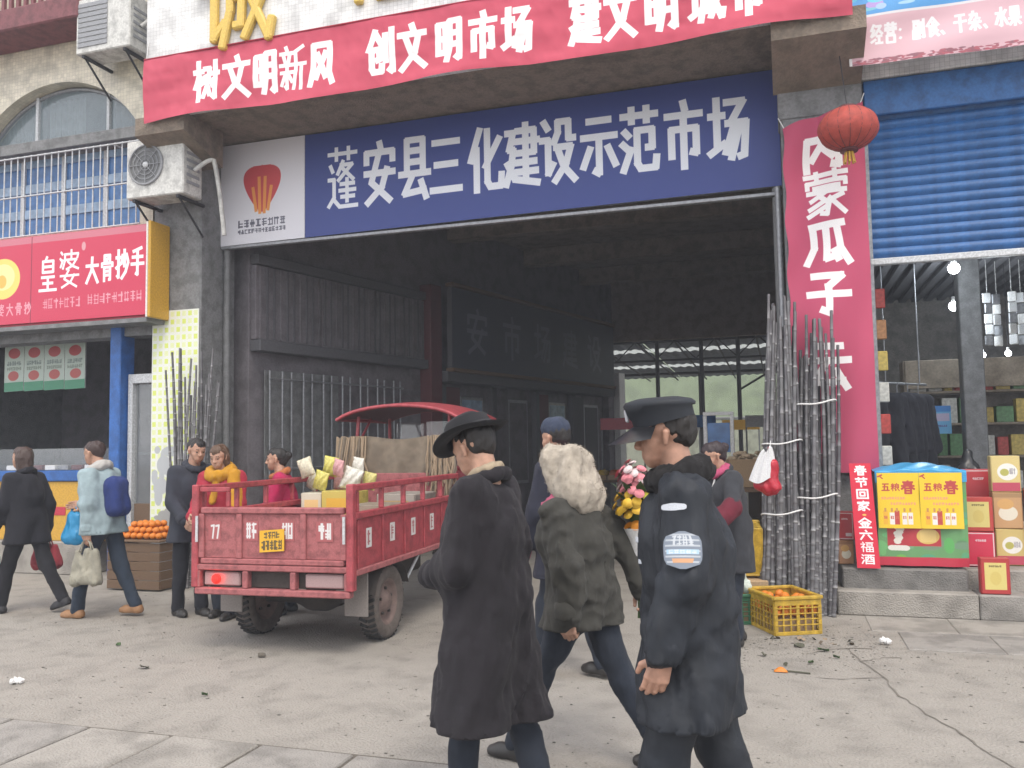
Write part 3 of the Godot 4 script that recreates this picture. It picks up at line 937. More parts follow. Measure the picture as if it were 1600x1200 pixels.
# ------------------------------------------------------------------ the gate
func build_gate() -> void:
	var b := thing("gate_building", "white-tiled market gate building spanning the alley between two grey pillars", "building")
	bx(b, "pillar", Vector3(-7.648, 0, -0.72), Vector3(-6.92, 5.56, -0.004), M.plaster, 0.02)
	bx(b, "pillar", Vector3(0.08, 0, -0.72), Vector3(0.845, 5.56, -0.004), M.plaster, 0.02)
	bx(b, "pillar_cap", Vector3(0.06, 4.83, -0.74), Vector3(0.86, 5.12, 0.012), M.plaster, 0.01)
	# cantilevers carrying the projecting front
	for x in [[-7.3, -6.6], [0.02, 0.86]]:
		var c := MB.new()
		var pr := [[0.0, 5.10], [0.74, 5.34], [0.74, 5.555], [0.0, 5.555]]
		for s in 4:
			var p: Array = pr[s]
			var q: Array = pr[(s + 1) % 4]
			c.flat(Vector3(x[0], p[1], p[0]), Vector3(x[1], p[1], p[0]), Vector3(x[1], q[1], q[0]), Vector3(x[0], q[1], q[0]), Vector3((x[0] + x[1]) / 2, 5.4, 0.35))
		for s in 2:
			c.flat(Vector3(x[s], pr[0][1], 0.0), Vector3(x[s], pr[1][1], 0.74), Vector3(x[s], 5.555, 0.74), Vector3(x[s], 5.555, 0.0), Vector3((x[0] + x[1]) / 2, 5.4, 0.35))
		put(b, "cantilever", c.mesh(), M.soffit)
	bx(b, "fascia", Vector3(-7.12, 5.56, 0.60), Vector3(0.74, 9.6, 0.78), M.white_tile, 0.01)
	bx(b, "fascia_return", Vector3(-7.12, 5.56, -0.6), Vector3(-6.95, 9.6, 0.598), M.white_tile, 0.01)
	bx(b, "fascia_return", Vector3(0.57, 5.56, -0.6), Vector3(0.74, 9.6, 0.598), M.white_tile, 0.01)
	bx(b, "soffit_slab", Vector3(-6.95, 5.562, -0.75), Vector3(0.57, 5.75, 0.598), M.soffit)
	bx(b, "roof", Vector3(-7.12, 9.602, -12), Vector3(0.9, 9.8, 0.9), M.plaster)
	# gilded raised characters on the tiles, their feet just above the banner
	M.gilt = mat(0.72, 0.50, 0.10, 0.4, "grain", 1.0)
	M.gilt_edge = mat(0.16, 0.09, 0.03, 0.6, "grain", 1.0)
	for q in [["诚", -6.32, 6.14, 0.98, 1.2], ["信", -4.42, 6.42, 0.86, 1.2]]:
		var m := MB.new()
		for s in FONT[q[0]]:
			for i in range(0, s.size() - 2, 2):
				var p := Vector3(q[1] + s[i] * q[3] / 100.0, q[2] + (100 - s[i + 1]) * q[4] / 100.0, 0.82)
				var r := Vector3(q[1] + s[i + 2] * q[3] / 100.0, q[2] + (100 - s[i + 3]) * q[4] / 100.0, 0.82)
				var d := r - p
				var bs := Basis(Vector3.BACK, atan2(d.y, d.x))
				m.box((p + r) * 0.5 + Vector3(0, 0, rng.randf() * 0.004), Vector3(d.length() + 0.09, 0.10, 0.08), 0.018, bs)
		put(b, "gilded_character", m.mesh(), M.gilt)
	# posts of the sign frame
	for x in [-6.86, 0.015]:
		bar(b, "sign_post", Vector3(x, 0, -0.46), Vector3(x, 5.5, -0.46), 0.045, M.grey_paint, 10)
	bar(b, "gate_post", Vector3(0.03, 0, -0.2), Vector3(0.03, 4.2, -0.2), 0.03, M.steel, 10)

# ------------------------------------------------------------------ the passage behind the gate
func wallpt(z: float, y: float, out := 0.0) -> Vector3:
	# the passage's left wall leans in towards the right as it goes back
	return Vector3(-6.9 - 0.249 * z, y, z) + Vector3(0.9703, 0, 0.2416) * out

func wall_box(parent: Node, called: String, za: float, zb: float, y0: float, y1: float, o0: float, o1: float, m: Material, e := 0.006) -> MeshInstance3D:
	var a := wallpt(za, y0, o0)
	var d := wallpt(zb, y0, o0) - a
	var bs := Basis(Vector3.UP, atan2(-d.z, d.x))   # local x runs along the wall
	var c := (wallpt(za, (y0 + y1) / 2, (o0 + o1) / 2) + wallpt(zb, (y0 + y1) / 2, (o0 + o1) / 2)) * 0.5
	return put(parent, called, box_mesh(Vector3(d.length(), y1 - y0, absf(o1 - o0)), e), m, c, bs)

func build_alley() -> void:
	var b := thing("passage_building", "dark covered passage with shopfronts along its left wall, seen through the gate", "building")
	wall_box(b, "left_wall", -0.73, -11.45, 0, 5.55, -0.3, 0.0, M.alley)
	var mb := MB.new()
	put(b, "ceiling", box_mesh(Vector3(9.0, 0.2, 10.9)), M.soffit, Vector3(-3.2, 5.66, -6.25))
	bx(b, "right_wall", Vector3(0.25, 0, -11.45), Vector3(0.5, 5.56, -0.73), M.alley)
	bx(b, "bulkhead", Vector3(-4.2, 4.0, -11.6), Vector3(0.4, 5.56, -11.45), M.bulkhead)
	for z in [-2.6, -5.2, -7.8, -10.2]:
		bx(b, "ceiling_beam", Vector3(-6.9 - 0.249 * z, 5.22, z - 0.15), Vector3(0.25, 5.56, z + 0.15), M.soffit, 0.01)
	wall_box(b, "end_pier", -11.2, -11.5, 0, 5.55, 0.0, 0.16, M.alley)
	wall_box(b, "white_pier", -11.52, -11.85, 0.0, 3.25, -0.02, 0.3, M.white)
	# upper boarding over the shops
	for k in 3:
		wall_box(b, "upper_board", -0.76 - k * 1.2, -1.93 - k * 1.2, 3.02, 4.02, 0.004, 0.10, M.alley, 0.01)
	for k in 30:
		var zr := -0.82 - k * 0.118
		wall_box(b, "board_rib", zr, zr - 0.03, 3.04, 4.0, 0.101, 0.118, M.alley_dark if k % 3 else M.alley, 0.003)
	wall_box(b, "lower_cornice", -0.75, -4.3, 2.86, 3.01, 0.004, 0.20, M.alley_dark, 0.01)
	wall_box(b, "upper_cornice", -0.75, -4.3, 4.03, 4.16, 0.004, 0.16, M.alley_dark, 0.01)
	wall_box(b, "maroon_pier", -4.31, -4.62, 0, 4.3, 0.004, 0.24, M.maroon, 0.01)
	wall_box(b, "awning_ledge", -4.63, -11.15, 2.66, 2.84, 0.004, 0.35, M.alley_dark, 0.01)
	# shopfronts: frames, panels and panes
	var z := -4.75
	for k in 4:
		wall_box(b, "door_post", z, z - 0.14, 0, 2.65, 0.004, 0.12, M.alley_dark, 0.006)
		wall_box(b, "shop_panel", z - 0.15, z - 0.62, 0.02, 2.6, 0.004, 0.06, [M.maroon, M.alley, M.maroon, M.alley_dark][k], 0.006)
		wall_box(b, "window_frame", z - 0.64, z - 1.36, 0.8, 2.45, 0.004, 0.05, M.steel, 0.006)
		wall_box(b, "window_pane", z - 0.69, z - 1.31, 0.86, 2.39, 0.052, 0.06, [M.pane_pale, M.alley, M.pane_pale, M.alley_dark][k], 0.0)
		z -= 1.58
	# folding gate against the wall near the street
	var g := thing("folding_gate", "grey folding bar gate pushed open along the passage wall behind the truck", "gate")
	for i in 15:
		var zz := -0.95 - i * 0.19
		var p := wallpt(zz, 0.06, 0.16 + (0.03 if i % 2 else 0.0))
		bar(g, "gate_bar", p, p + Vector3(0, 2.55, 0), 0.016, M.steel, 6)
	for y in [0.35, 1.3, 2.5]:
		bar(g, "gate_rail", wallpt(-0.93, y, 0.19), wallpt(-3.65, y, 0.19), 0.014, M.steel, 6)
	wall_box(g, "backing_sheet", -0.93, -2.3, 0.05, 2.62, 0.07, 0.09, M.grey_paint, 0.002)
	# dim signboard over the shops
	var s := thing("passage_signboard", "long dim signboard above the shops on the passage wall", "signboard")
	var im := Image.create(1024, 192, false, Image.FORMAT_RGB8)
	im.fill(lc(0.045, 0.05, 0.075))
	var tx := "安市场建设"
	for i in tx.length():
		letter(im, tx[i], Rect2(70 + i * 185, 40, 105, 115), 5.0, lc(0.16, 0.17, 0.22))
	var pm := printed(im, 0.5)
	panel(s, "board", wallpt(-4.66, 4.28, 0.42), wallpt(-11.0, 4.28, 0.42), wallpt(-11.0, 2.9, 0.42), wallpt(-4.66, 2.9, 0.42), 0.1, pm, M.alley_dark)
	for q in [[4.30, 4.36], [2.83, 2.89]]:
		wall_box(s, "frame_rail", -4.64, -11.02, q[0], q[1], 0.3, 0.46, M.wood, 0.006)

# ------------------------------------------------------------------ the open market beyond
func build_market() -> void:
	var h := thing("market_hall", "open market hall roof on thin dark posts beyond the passage", "building")
	M.roof_sheet = mat(0.16, 0.18, 0.22, 0.7, "grain", 0.6, "stain", 0.3)
	M.skylight = mat(0.75, 0.77, 0.76, 0.5, "grain", 0.6)
	M.skylight.backlight_enabled = true
	M.skylight.backlight = lc(0.65, 0.67, 0.66)
	# ridges run across; the sheet rises to the ridge and falls again, with pale translucent strips
	var zs := [-12.2, -14.6, -15.2, -18.4, -19.2, -22.6, -23.4, -27.0]
	for i in zs.size() - 1:
		var ya: float = 4.75 - (-12.2 - zs[i]) * 0.035
		var yb: float = 4.75 - (-12.2 - zs[i + 1]) * 0.035
		for k in 6:
			var xa := -12.0 + k * 4.0
			var mb := MB.new()
			var f := func(s, t): return Vector3(lerpf(xa + 0.01, xa + 3.99, s), lerpf(ya, yb, t) + 0.02 * sin(s * 80.0), lerpf(zs[i], zs[i + 1], t))
			mb.sheet(60, 1, f)
			put(h, "skylight_strip" if i % 2 == 1 else "roof_sheet", mb.mesh(), M.skylight if i % 2 == 1 else M.roof_sheet)
	for q in [-3.44, -2.18, -1.16, 0.4, 2.6]:
		bar(h, "post", Vector3(q, 0, -16), Vector3(q, 4.55, -16), 0.06, M.dark, 8)
	for q in [-6.0, -3.0, 0.0, 3.0]:
		bar(h, "post", Vector3(q, 0, -24.5), Vector3(q, 4.28, -24.5), 0.06, M.dark, 8)
	for zz in [-16.0, -24.5]:
		bar(h, "truss_bar", Vector3(-10, 4.75 - (-12.2 - zz) * 0.035 - 0.12, zz), Vector3(10, 4.75 - (-12.2 - zz) * 0.035 - 0.12, zz), 0.05, M.dark, 6)
	for k in 9:
		var xr := -6.4 + k * 1.15
		bar(h, "rafter", Vector3(xr, 4.62, -12.3), Vector3(xr, 4.62 - 14.6 * 0.035, -26.9), 0.03, M.dark, 5)
	for k in 6:
		var xb := -5.2 + k * 1.15
		bar(h, "truss_web", Vector3(xb, 4.52, -16.0), Vector3(xb + 0.57, 3.95, -16.0), 0.018, M.dark, 5)
		bar(h, "truss_web", Vector3(xb + 0.57, 3.95, -16.0), Vector3(xb + 1.15, 4.52, -16.0), 0.018, M.dark, 5)
	bar(h, "truss_chord", Vector3(-5.4, 3.93, -16.0), Vector3(2.0, 3.93, -16.0), 0.03, M.dark, 6)
	bar(h, "truss_brace", Vector3(-1.16, 3.0, -16), Vector3(0.4, 3.9, -16), 0.03, M.dark, 6)
	# hillside and houses far behind
	var hill := MB.new()
	var fn := FastNoiseLite.new()
	fn.frequency = 0.08
	hill.sheet(40, 10, func(s, t): return Vector3(lerpf(-60, 60, s), pow(1.0 - t, 1.3) * 16.0 + fn.get_noise_2d(s * 120, t * 60) * (1.0 - t) * 3.0 - 0.05, lerpf(-68, -42, t)))
	tag(put(self, "hill", hill.mesh(), bump(mat(0.15, 0.19, 0.10, 1.0, "speck", 0.15, "stain", 0.05, true), "nrm", 1.0)), "", "", "", "structure")
	var w := thing("yard_wall", "pale weathered yard wall at the far end of the market", "wall", Vector3(-2, 0, -33))
	for i in 8:
		bx(w, "wall_panel", Vector3(-16 + i * 4.0 + 0.01, 0, -0.1), Vector3(-12 + i * 4.0 - 0.01, 2.6, 0.1), mat(0.34, 0.36, 0.28, 0.95, "grain", 0.5, "stain", 0.2), 0.02)
		bx(w, "coping", Vector3(-16 + i * 4.0, 2.602, -0.16), Vector3(-12 + i * 4.0 - 0.005, 2.7, 0.16), M.plaster, 0.02)
	# market stalls: table, cartons of roots, red bags
	var t := thing("stall_table", "low market stall table covered with cartons behind the vendor", "table", Vector3(-0.95, 0, -2.8))
	bx(t, "table_top", Vector3(-0.7, 0.92, -0.45), Vector3(0.8, 0.97, 0.45), M.wood)
	for x in [-0.65, 0.75]:
		for zz in [-0.4, 0.4]:
			bx(t, "leg", Vector3(x - 0.03, 0, zz - 0.03), Vector3(x + 0.03, 0.918, zz + 0.03), M.wood)
	var c := thing("produce_carton", "brown carton heaped with pale ginger roots behind the vendor", "carton", Vector3(-0.46, 0.972, -2.75), 0.2)
	bx(c, "carton_side", Vector3(-0.26, 0, 0.17), Vector3(0.26, 0.36, 0.18), M.carton, 0.002)
	bx(c, "carton_side", Vector3(-0.26, 0, -0.18), Vector3(0.26, 0.36, -0.17), M.carton, 0.002)
	bx(c, "carton_side", Vector3(-0.27, 0, -0.18), Vector3(-0.261, 0.36, 0.18), M.carton, 0.002)
	bx(c, "carton_side", Vector3(0.261, 0, -0.18), Vector3(0.27, 0.36, 0.18), M.carton, 0.002)
	bx(c, "carton_base", Vector3(-0.259, 0, -0.169), Vector3(0.259, 0.25, 0.169), M.carton, 0.002)
	var root := MB.new()
	nets(root, [[Vector3(-0.05, 0.03, 0), Vector3(0.05, 0.04, 0.01), 0.028, 0.022], [Vector3(0.0, 0.035, 0), Vector3(0.02, 0.03, 0.05), 0.02, 0.016], [Vector3(-0.03, 0.035, 0), Vector3(-0.04, 0.04, -0.05), 0.02, 0.014]], 0.01, 0.015)
	var rm := root.mesh()
	var gm := mat(0.55, 0.42, 0.28, 0.8, "grain", 4.0)
	for i in 26:
		var p := Vector3(-0.46 + rng.randf_range(-0.21, 0.21), 1.23 + rng.randf_range(0.0, 0.15), -2.75 + rng.randf_range(-0.13, 0.13))
		tag(put(self, "ginger_root", rm, gm, p, Basis(Vector3.UP, rng.randf() * TAU)), "knobbly pale ginger root heaped in the brown carton behind the vendor", "root", "ginger roots in the carton")
	var pm2 := mat(0.55, 0.10, 0.08, 0.5, "grain", 2.0)
	for i in 3:
		var bag := MB.new()
		nets(bag, [[Vector3(0, 0.09, 0), Vector3(0, 0.2, 0), 0.13, 0.10], [Vector3(0, 0.26, 0), Vector3(0, 0.34, 0), 0.03, 0.045]], 0.02, 0.06, [], 0.02, 7.0, i + 3)
		tag(put(self, "tied_bag", bag.mesh(), [pm2, M.white, pm2][i], Vector3(-1.4 + i * 0.27, 0.985, -2.85 + i * 0.05)), ["red tied bag at the left end of the stall table", "white tied bag between two red bags on the stall table", "red tied bag nearest the carton on the stall table"][i], "bag", "bags on the stall table")
	# farther stalls under the market roof
	var fruit := [mat(0.62, 0.42, 0.06, 0.6, "grain", 2.0), mat(0.55, 0.16, 0.06, 0.6, "grain", 2.0), mat(0.20, 0.30, 0.08, 0.7, "grain", 2.0), mat(0.58, 0.22, 0.28, 0.6, "grain", 2.0)]
	for k in 5:
		var sx: float = [-3.3, -2.45, -1.7, -0.95, -0.2][k]
		var sz: float = [-9.0, -12.6, -8.2, -13.4, -9.6][k]
		var ft := thing("produce_stall", ["market stall with yellow produce far back beside the passage end", "market stall with red produce beyond the passage at left", "market stall with green produce in the middle of the passage end", "market stall with pink goods beyond the passage at right", "market stall with yellow produce nearest the cane bundle far back"][k], "stall", Vector3(sx, 0, sz), 0.1 * k, "far market stalls")
		bx(ft, "stall_top", Vector3(-0.5, 0.75, -0.35), Vector3(0.5, 0.80, 0.35), M.wood)
		for lx in [-0.45, 0.45]:
			bx(ft, "leg", Vector3(lx - 0.03, 0, -0.3), Vector3(lx + 0.03, 0.749, 0.3), M.wood)
		for c4 in 4:
			bx(ft, "tray", Vector3(-0.48 + c4 * 0.245, 0.802, -0.3), Vector3(-0.26 + c4 * 0.245, 0.90, 0.3), M.carton, 0.004)
			var hp := MB.new()
			nets(hp, [[Vector3(-0.37 + c4 * 0.245, 0.91, -0.18), Vector3(-0.37 + c4 * 0.245, 0.91, 0.18), 0.09, 0.09]], 0.03, 0.03, [], 0.03, 14.0, c4 + k)
			put(ft, "produce_heap", hp.mesh(), fruit[(c4 + k) % 4] if c4 else fruit[k % 4])
		bar(ft, "canopy_pole", Vector3(-0.46, 0.8, -0.33), Vector3(-0.46, 2.1, -0.33), 0.018, M.steel, 6)
		bar(ft, "canopy_pole", Vector3(0.46, 0.8, -0.33), Vector3(0.46, 2.1, -0.33), 0.018, M.steel, 6)
		bx(ft, "stall_banner", Vector3(-0.48, 1.85, -0.315), Vector3(0.48, 2.1, -0.305), [M.red_plastic, M.white, M.pane_blue, M.yellow_plastic, M.white][k], 0.002)
	# a hanging white display frame
	var fr := thing("display_frame", "small white display frame standing behind the produce carton", "frame", Vector3(-0.85, 0.972, -3.05))
	for x in [-0.18, 0.18]:
		bx(fr, "upright", Vector3(x - 0.025, 0, -0.02), Vector3(x + 0.025, 0.95, 0.02), M.white)
	bx(fr, "top_rail", Vector3(-0.205, 0.952, -0.02), Vector3(0.205, 1.0, 0.02), M.white)
	bx(fr, "display_card", Vector3(-0.15, 0.45, -0.01), Vector3(0.15, 0.85, 0.01), M.pane_blue, 0.002)

# ------------------------------------------------------------------ the shop on the right
func build_right_shop() -> void:
	var b := thing("grocery_shop", "grocery shop with half-raised blue roller shutter right of the gate", "building")
	var wallm := bump(mat(0.24, 0.22, 0.20, 0.9, "grain", 0.7, "stain", 0.35), "nrm", 0.2)
	bx(b, "upper_wall", Vector3(0.87, 5.15, -0.4), Vector3(6.4, 9.4, -0.02), M.white_tile)
	bx(b, "side_wall", Vector3(0.62, 0.0, -7.0), Vector3(0.86, 5.15, -0.73), wallm)
	bx(b, "far_wall", Vector3(6.2, 0.0, -7.0), Vector3(6.4, 5.14, -0.02), wallm)
	bx(b, "back_wall", Vector3(0.62, 0.0, -7.25), Vector3(6.4, 5.15, -7.02), wallm)
	bx(b, "floor", Vector3(0.87, 0.2, -7.0), Vector3(6.19, 0.385, -0.252), M.slab2, 0.002)
	bx(b, "ceiling", Vector3(0.87, 3.95, -7.0), Vector3(6.19, 4.1, -0.45), M.alley_dark)
	bx(b, "roof", Vector3(0.62, 9.402, -7.2), Vector3(6.4, 9.6, 0.0), M.plaster)
	for i in 26:
		bx(b, "ceiling_slat", Vector3(0.95 + i * 0.2, 3.88, -6.9), Vector3(1.06 + i * 0.2, 3.945, -0.46), M.alley_dark, 0.004)
	# roller shutter: each slat a curved strip
	var sh := thing("roller_shutter", "blue metal roller shutter pulled halfway up over the grocery shop entrance", "shutter", Vector3(0.88, 0, -0.16))
	var sm := MB.new()
	sm.sheet(1, 8, func(s, t): return Vector3(s * 4.6, 0.104 * (1.0 - t), 0.026 * sin(t * PI) - 0.006 * t))
	var slat := sm.mesh()
	M.shutter = mat(0.022, 0.125, 0.36, 0.5, "grain", 0.9, "stain", 0.5)
	for i in 19:
		put(sh, "slat", slat, M.shutter, Vector3(0, 3.36 + i * 0.10, rng.randf() * 0.004))
	bx(sh, "bottom_bar", Vector3(0, 3.29, -0.02), Vector3(4.6, 3.355, 0.05), M.bright_bar, 0.008)
	bx(sh, "guide_rail", Vector3(-0.03, 0.4, -0.05), Vector3(0.03, 5.14, 0.045), M.steel, 0.005)
	bx(sh, "shutter_housing", Vector3(0.0, 4.78, 0.05), Vector3(4.6, 5.14, 0.12), M.shutter, 0.01)
	# lamps
	lamp(Vector3(1.87, 3.45, -1.5), 0.062, 3.2, "bare white lamp hanging nearest the shutter in the grocery shop", 3.9)
	lamp(Vector3(2.15, 3.26, -3.2), 0.062, 3.2, "bare white lamp hanging deeper inside the grocery shop", 3.9)
	lamp(Vector3(2.61, 2.68, -4.0), 0.04, 1.5, "small white spot lamp left of its pair at the back of the shop", 3.9)
	lamp(Vector3(2.92, 2.69, -4.0), 0.04, 1.5, "small white spot lamp right of its pair at the back of the shop", 3.9)
	# interior: shelving, boards, columns
	var beige := mat(0.34, 0.285, 0.22, 0.8, "grain", 0.8, "blot", 0.6)
	var r := thing("shop_shelving", "beige shelving with goods across the back of the grocery shop", "shelving", Vector3(1.55, 0.386, -3.35))
	for i in 4:
		bx(r, "shelf_board", Vector3(0, 0.5 + i * 0.42, -0.35), Vector3(2.6, 0.53 + i * 0.42, 0.0), beige, 0.004)
	for x in [0.0, 0.87, 1.74, 2.6]:
		bx(r, "shelf_upright", Vector3(x - 0.02, 0, -0.36), Vector3(x + 0.02, 2.2, 0.004), beige, 0.004)
	bx(r, "shelf_back", Vector3(0, 0, -0.4), Vector3(2.6, 2.2, -0.365), wallm, 0.004)
	bx(r, "header_board", Vector3(0, 1.83, 0.006), Vector3(2.6, 2.2, 0.03), beige, 0.004)
	var cols := [[0.5, 0.06, 0.05], [0.55, 0.42, 0.1], [0.6, 0.6, 0.56], [0.1, 0.2, 0.4], [0.12, 0.28, 0.12], [0.42, 0.2, 0.08]]
	var cm := []
	for c in cols: cm.append(mat(c[0], c[1], c[2], 0.5, "blot", 3.0))
	for i in 4:
		var x := 0.05
		while x < 2.45:
			var w := rng.randf_range(0.09, 0.2)
			var hh := rng.randf_range(0.18, 0.34)
			if absf(x + w - 0.87) > 0.03 and absf(x + w - 1.74) > 0.03:
				var bo := put(self, "goods_box", box_mesh(Vector3(w, hh, 0.16), 0.006), cm[rng.randi() % cm.size()], Vector3(1.55 + x + w / 2, 0.386 + (0.531 + i * 0.42 if i > 0 else 0.531) + hh / 2 + (0.0), -3.35 - 0.12))
				tag(bo, ["small packed goods box on the lowest shelf inside the grocery shop", "small packed goods box on the second shelf inside the grocery shop", "small packed goods box on the third shelf inside the grocery shop", "small packed goods box on the top shelf inside the grocery shop"][i], "box", ["goods on the lowest shelf", "goods on the second shelf", "goods on the third shelf", "goods on the top shelf"][i])
			x += w + 0.03
	var col := thing("shop_column", "dark square column standing in the grocery shop behind the lamps", "column", Vector3(2.2, 0.386, -2.6))
	bx(col, "column_shaft", Vector3(-0.12, 0, -0.12), Vector3(0.12, 3.48, 0.12), M.grey_paint, 0.01)
	bx(col, "column_base", Vector3(-0.15, 0, -0.15), Vector3(0.15, 0.12, 0.15), M.alley_dark, 0.01)
	# cyan poster on a board
	var im := Image.create(128, 160, false, Image.FORMAT_RGB8)
	im.fill(lc(0.16, 0.44, 0.72))
	im.fill_rect(Rect2i(0, 0, 128, 34), lc(0.06, 0.24, 0.6))
	im.fill_rect(Rect2i(10, 44, 108, 44), lc(0.5, 0.45, 0.62))
	scribble(im, Rect2(14, 110, 90, 10), 8, 1.5, lc(0.1, 0.1, 0.3), 4)
	var po := panel(self, "price_poster", Vector3(1.74, 1.97, -2.9), Vector3(2.0, 1.97, -2.9), Vector3(2.0, 1.62, -2.9), Vector3(1.74, 1.62, -2.9), 0.01, printed(im), M.paper)
	tag(po, "pale blue price poster hanging inside the grocery shop", "poster")
	# hanging snack strips
	for i in 7:
		var q := thing("hanging_packets", ["strip of pale packets hanging leftmost at the back of the shop", "strip of pale packets hanging second from left at the back of the shop", "strip of pale packets hanging third from left at the back of the shop", "strip of pale packets hanging fourth from left at the back of the shop", "strip of pale packets hanging fifth from left at the back of the shop", "strip of pale packets hanging sixth from left at the back of the shop", "strip of pale packets hanging rightmost at the back of the shop"][i], "packets", Vector3(2.45 + i * 0.14, 3.88, -3.6 + (i % 2) * 0.15), 0.0, "hanging packet strips")
		bar(q, "string", Vector3(0, 0, 0), Vector3(0, -0.5, 0), 0.004, M.white, 5)
		for k in 5:
			put(q, "packet", box_mesh(Vector3(0.1, 0.13, 0.03), 0.012), [M.white, M.bag_white, M.steel][(i + k) % 3], Vector3(rng.randf_range(-0.01, 0.01), -0.5 - k * 0.14, 0), Basis(Vector3.UP, rng.randf_range(-0.4, 0.4)))
	# dark coats hung by the entrance
	var ch := cloth(0.03, 0.032, 0.045)
	for i in 4:
		var a := thing("hanging_coat", ["dark padded coat hanging nearest the entrance in the grocery shop", "dark padded coat hanging second in the row in the grocery shop", "dark padded coat hanging third in the row in the grocery shop", "dark padded coat hanging furthest inside in the grocery shop"][i], "coat", Vector3(1.10 + i * 0.13, 1.3, -1.35 - i * 0.16), 0.5 + i * 0.1, "coats on the shop rail")
		var mb := MB.new()
		nets(mb, [[Vector3(-0.13, 0.72, 0), Vector3(0.13, 0.72, 0), 0.06, 0.06], [Vector3(-0.09, 0.66, 0), Vector3(-0.12, 0.0, 0), 0.09, 0.10], [Vector3(0.09, 0.66, 0), Vector3(0.12, 0.0, 0), 0.09, 0.10], [Vector3(-0.2, 0.7, 0), Vector3(-0.26, 0.15, 0.03), 0.055, 0.05], [Vector3(0.2, 0.7, 0), Vector3(0.26, 0.15, 0.03), 0.055, 0.05]], 0.022, 0.05, [], 0.012, 6.0, i)
		put(a, "coat_body", mb.mesh(), ch)
		pipe(a, "hanger", [Vector3(0, 0.76, 0), Vector3(0, 0.86, 0), Vector3(0.02, 0.9, 0)], 0.006, M.steel, 5)
	var rail := thing("coat_rail", "steel rail carrying the dark coats in the grocery shop", "rail", Vector3(1.1, 2.19, -1.3))
	bar(rail, "rail_bar", Vector3(-0.15, 0, 0.1), Vector3(0.5, 0, -0.7), 0.014, M.steel, 8)
	bar(rail, "rail_hanger", Vector3(0.0, 0.0, -0.07), Vector3(0.0, 1.7, -0.07), 0.008, M.steel, 6)
	bar(rail, "rail_hanger", Vector3(0.42, 0.0, -0.6), Vector3(0.42, 1.7, -0.6), 0.008, M.steel, 6)
	# small packets pinned inside the doorway edge
	for i in 6:
		var y := 3.0 - i * 0.32
		var q2 := put(self, "pinned_packet", box_mesh(Vector3(0.1, 0.2, 0.03), 0.01), [cm[0], cm[5], cm[1], cm[2], cm[0], cm[2]][i], Vector3(0.98, y, -0.42))
		tag(q2, ["red packet pinned at the top of the shop doorway edge", "brown packet pinned second from top at the shop doorway edge", "yellow packet pinned third from top at the shop doorway edge", "white packet pinned fourth from top at the shop doorway edge", "red packet pinned fifth from top at the shop doorway edge", "white packet pinned lowest at the shop doorway edge"][i], "packet", "packets in the doorway")

func lamp(at: Vector3, r: float, e: float, label: String, top: float) -> void:
	var t := thing("hanging_lamp", label, "lamp", at, 0.0, "lamps in the grocery shop")
	var mb := MB.new()
	var pr := []
	for i in 13: pr.append(Vector2(maxf(0.0, sin(PI * i / 12.0)) * r, -cos(PI * i / 12.0) * r))
	mb.lathe(pr, 16)
	put(t, "bulb", mb.mesh(), glow(0.92, 0.97, 1.0, 9.0))
	var s := MB.new()
	s.lathe([Vector2(r * 0.45, r * 0.8), Vector2(r * 0.45, r * 2.0), Vector2(0, r * 2.0)], 12)
	put(t, "socket", s.mesh(), M.white)
	bar(t, "cord", Vector3(0, r * 2.0, 0), Vector3(0, top - at.y, 0), 0.005, M.dark, 5)
	var l := OmniLight3D.new()
	l.name = "lamp_light"
	l.light_energy = e * 0.10
	l.light_color = Color(0.93, 0.97, 1.0)
	l.light_size = r
	l.omni_range = 12.0
	l.omni_attenuation = 2.0
	l.shadow_enabled = true
	t.add_child(l)

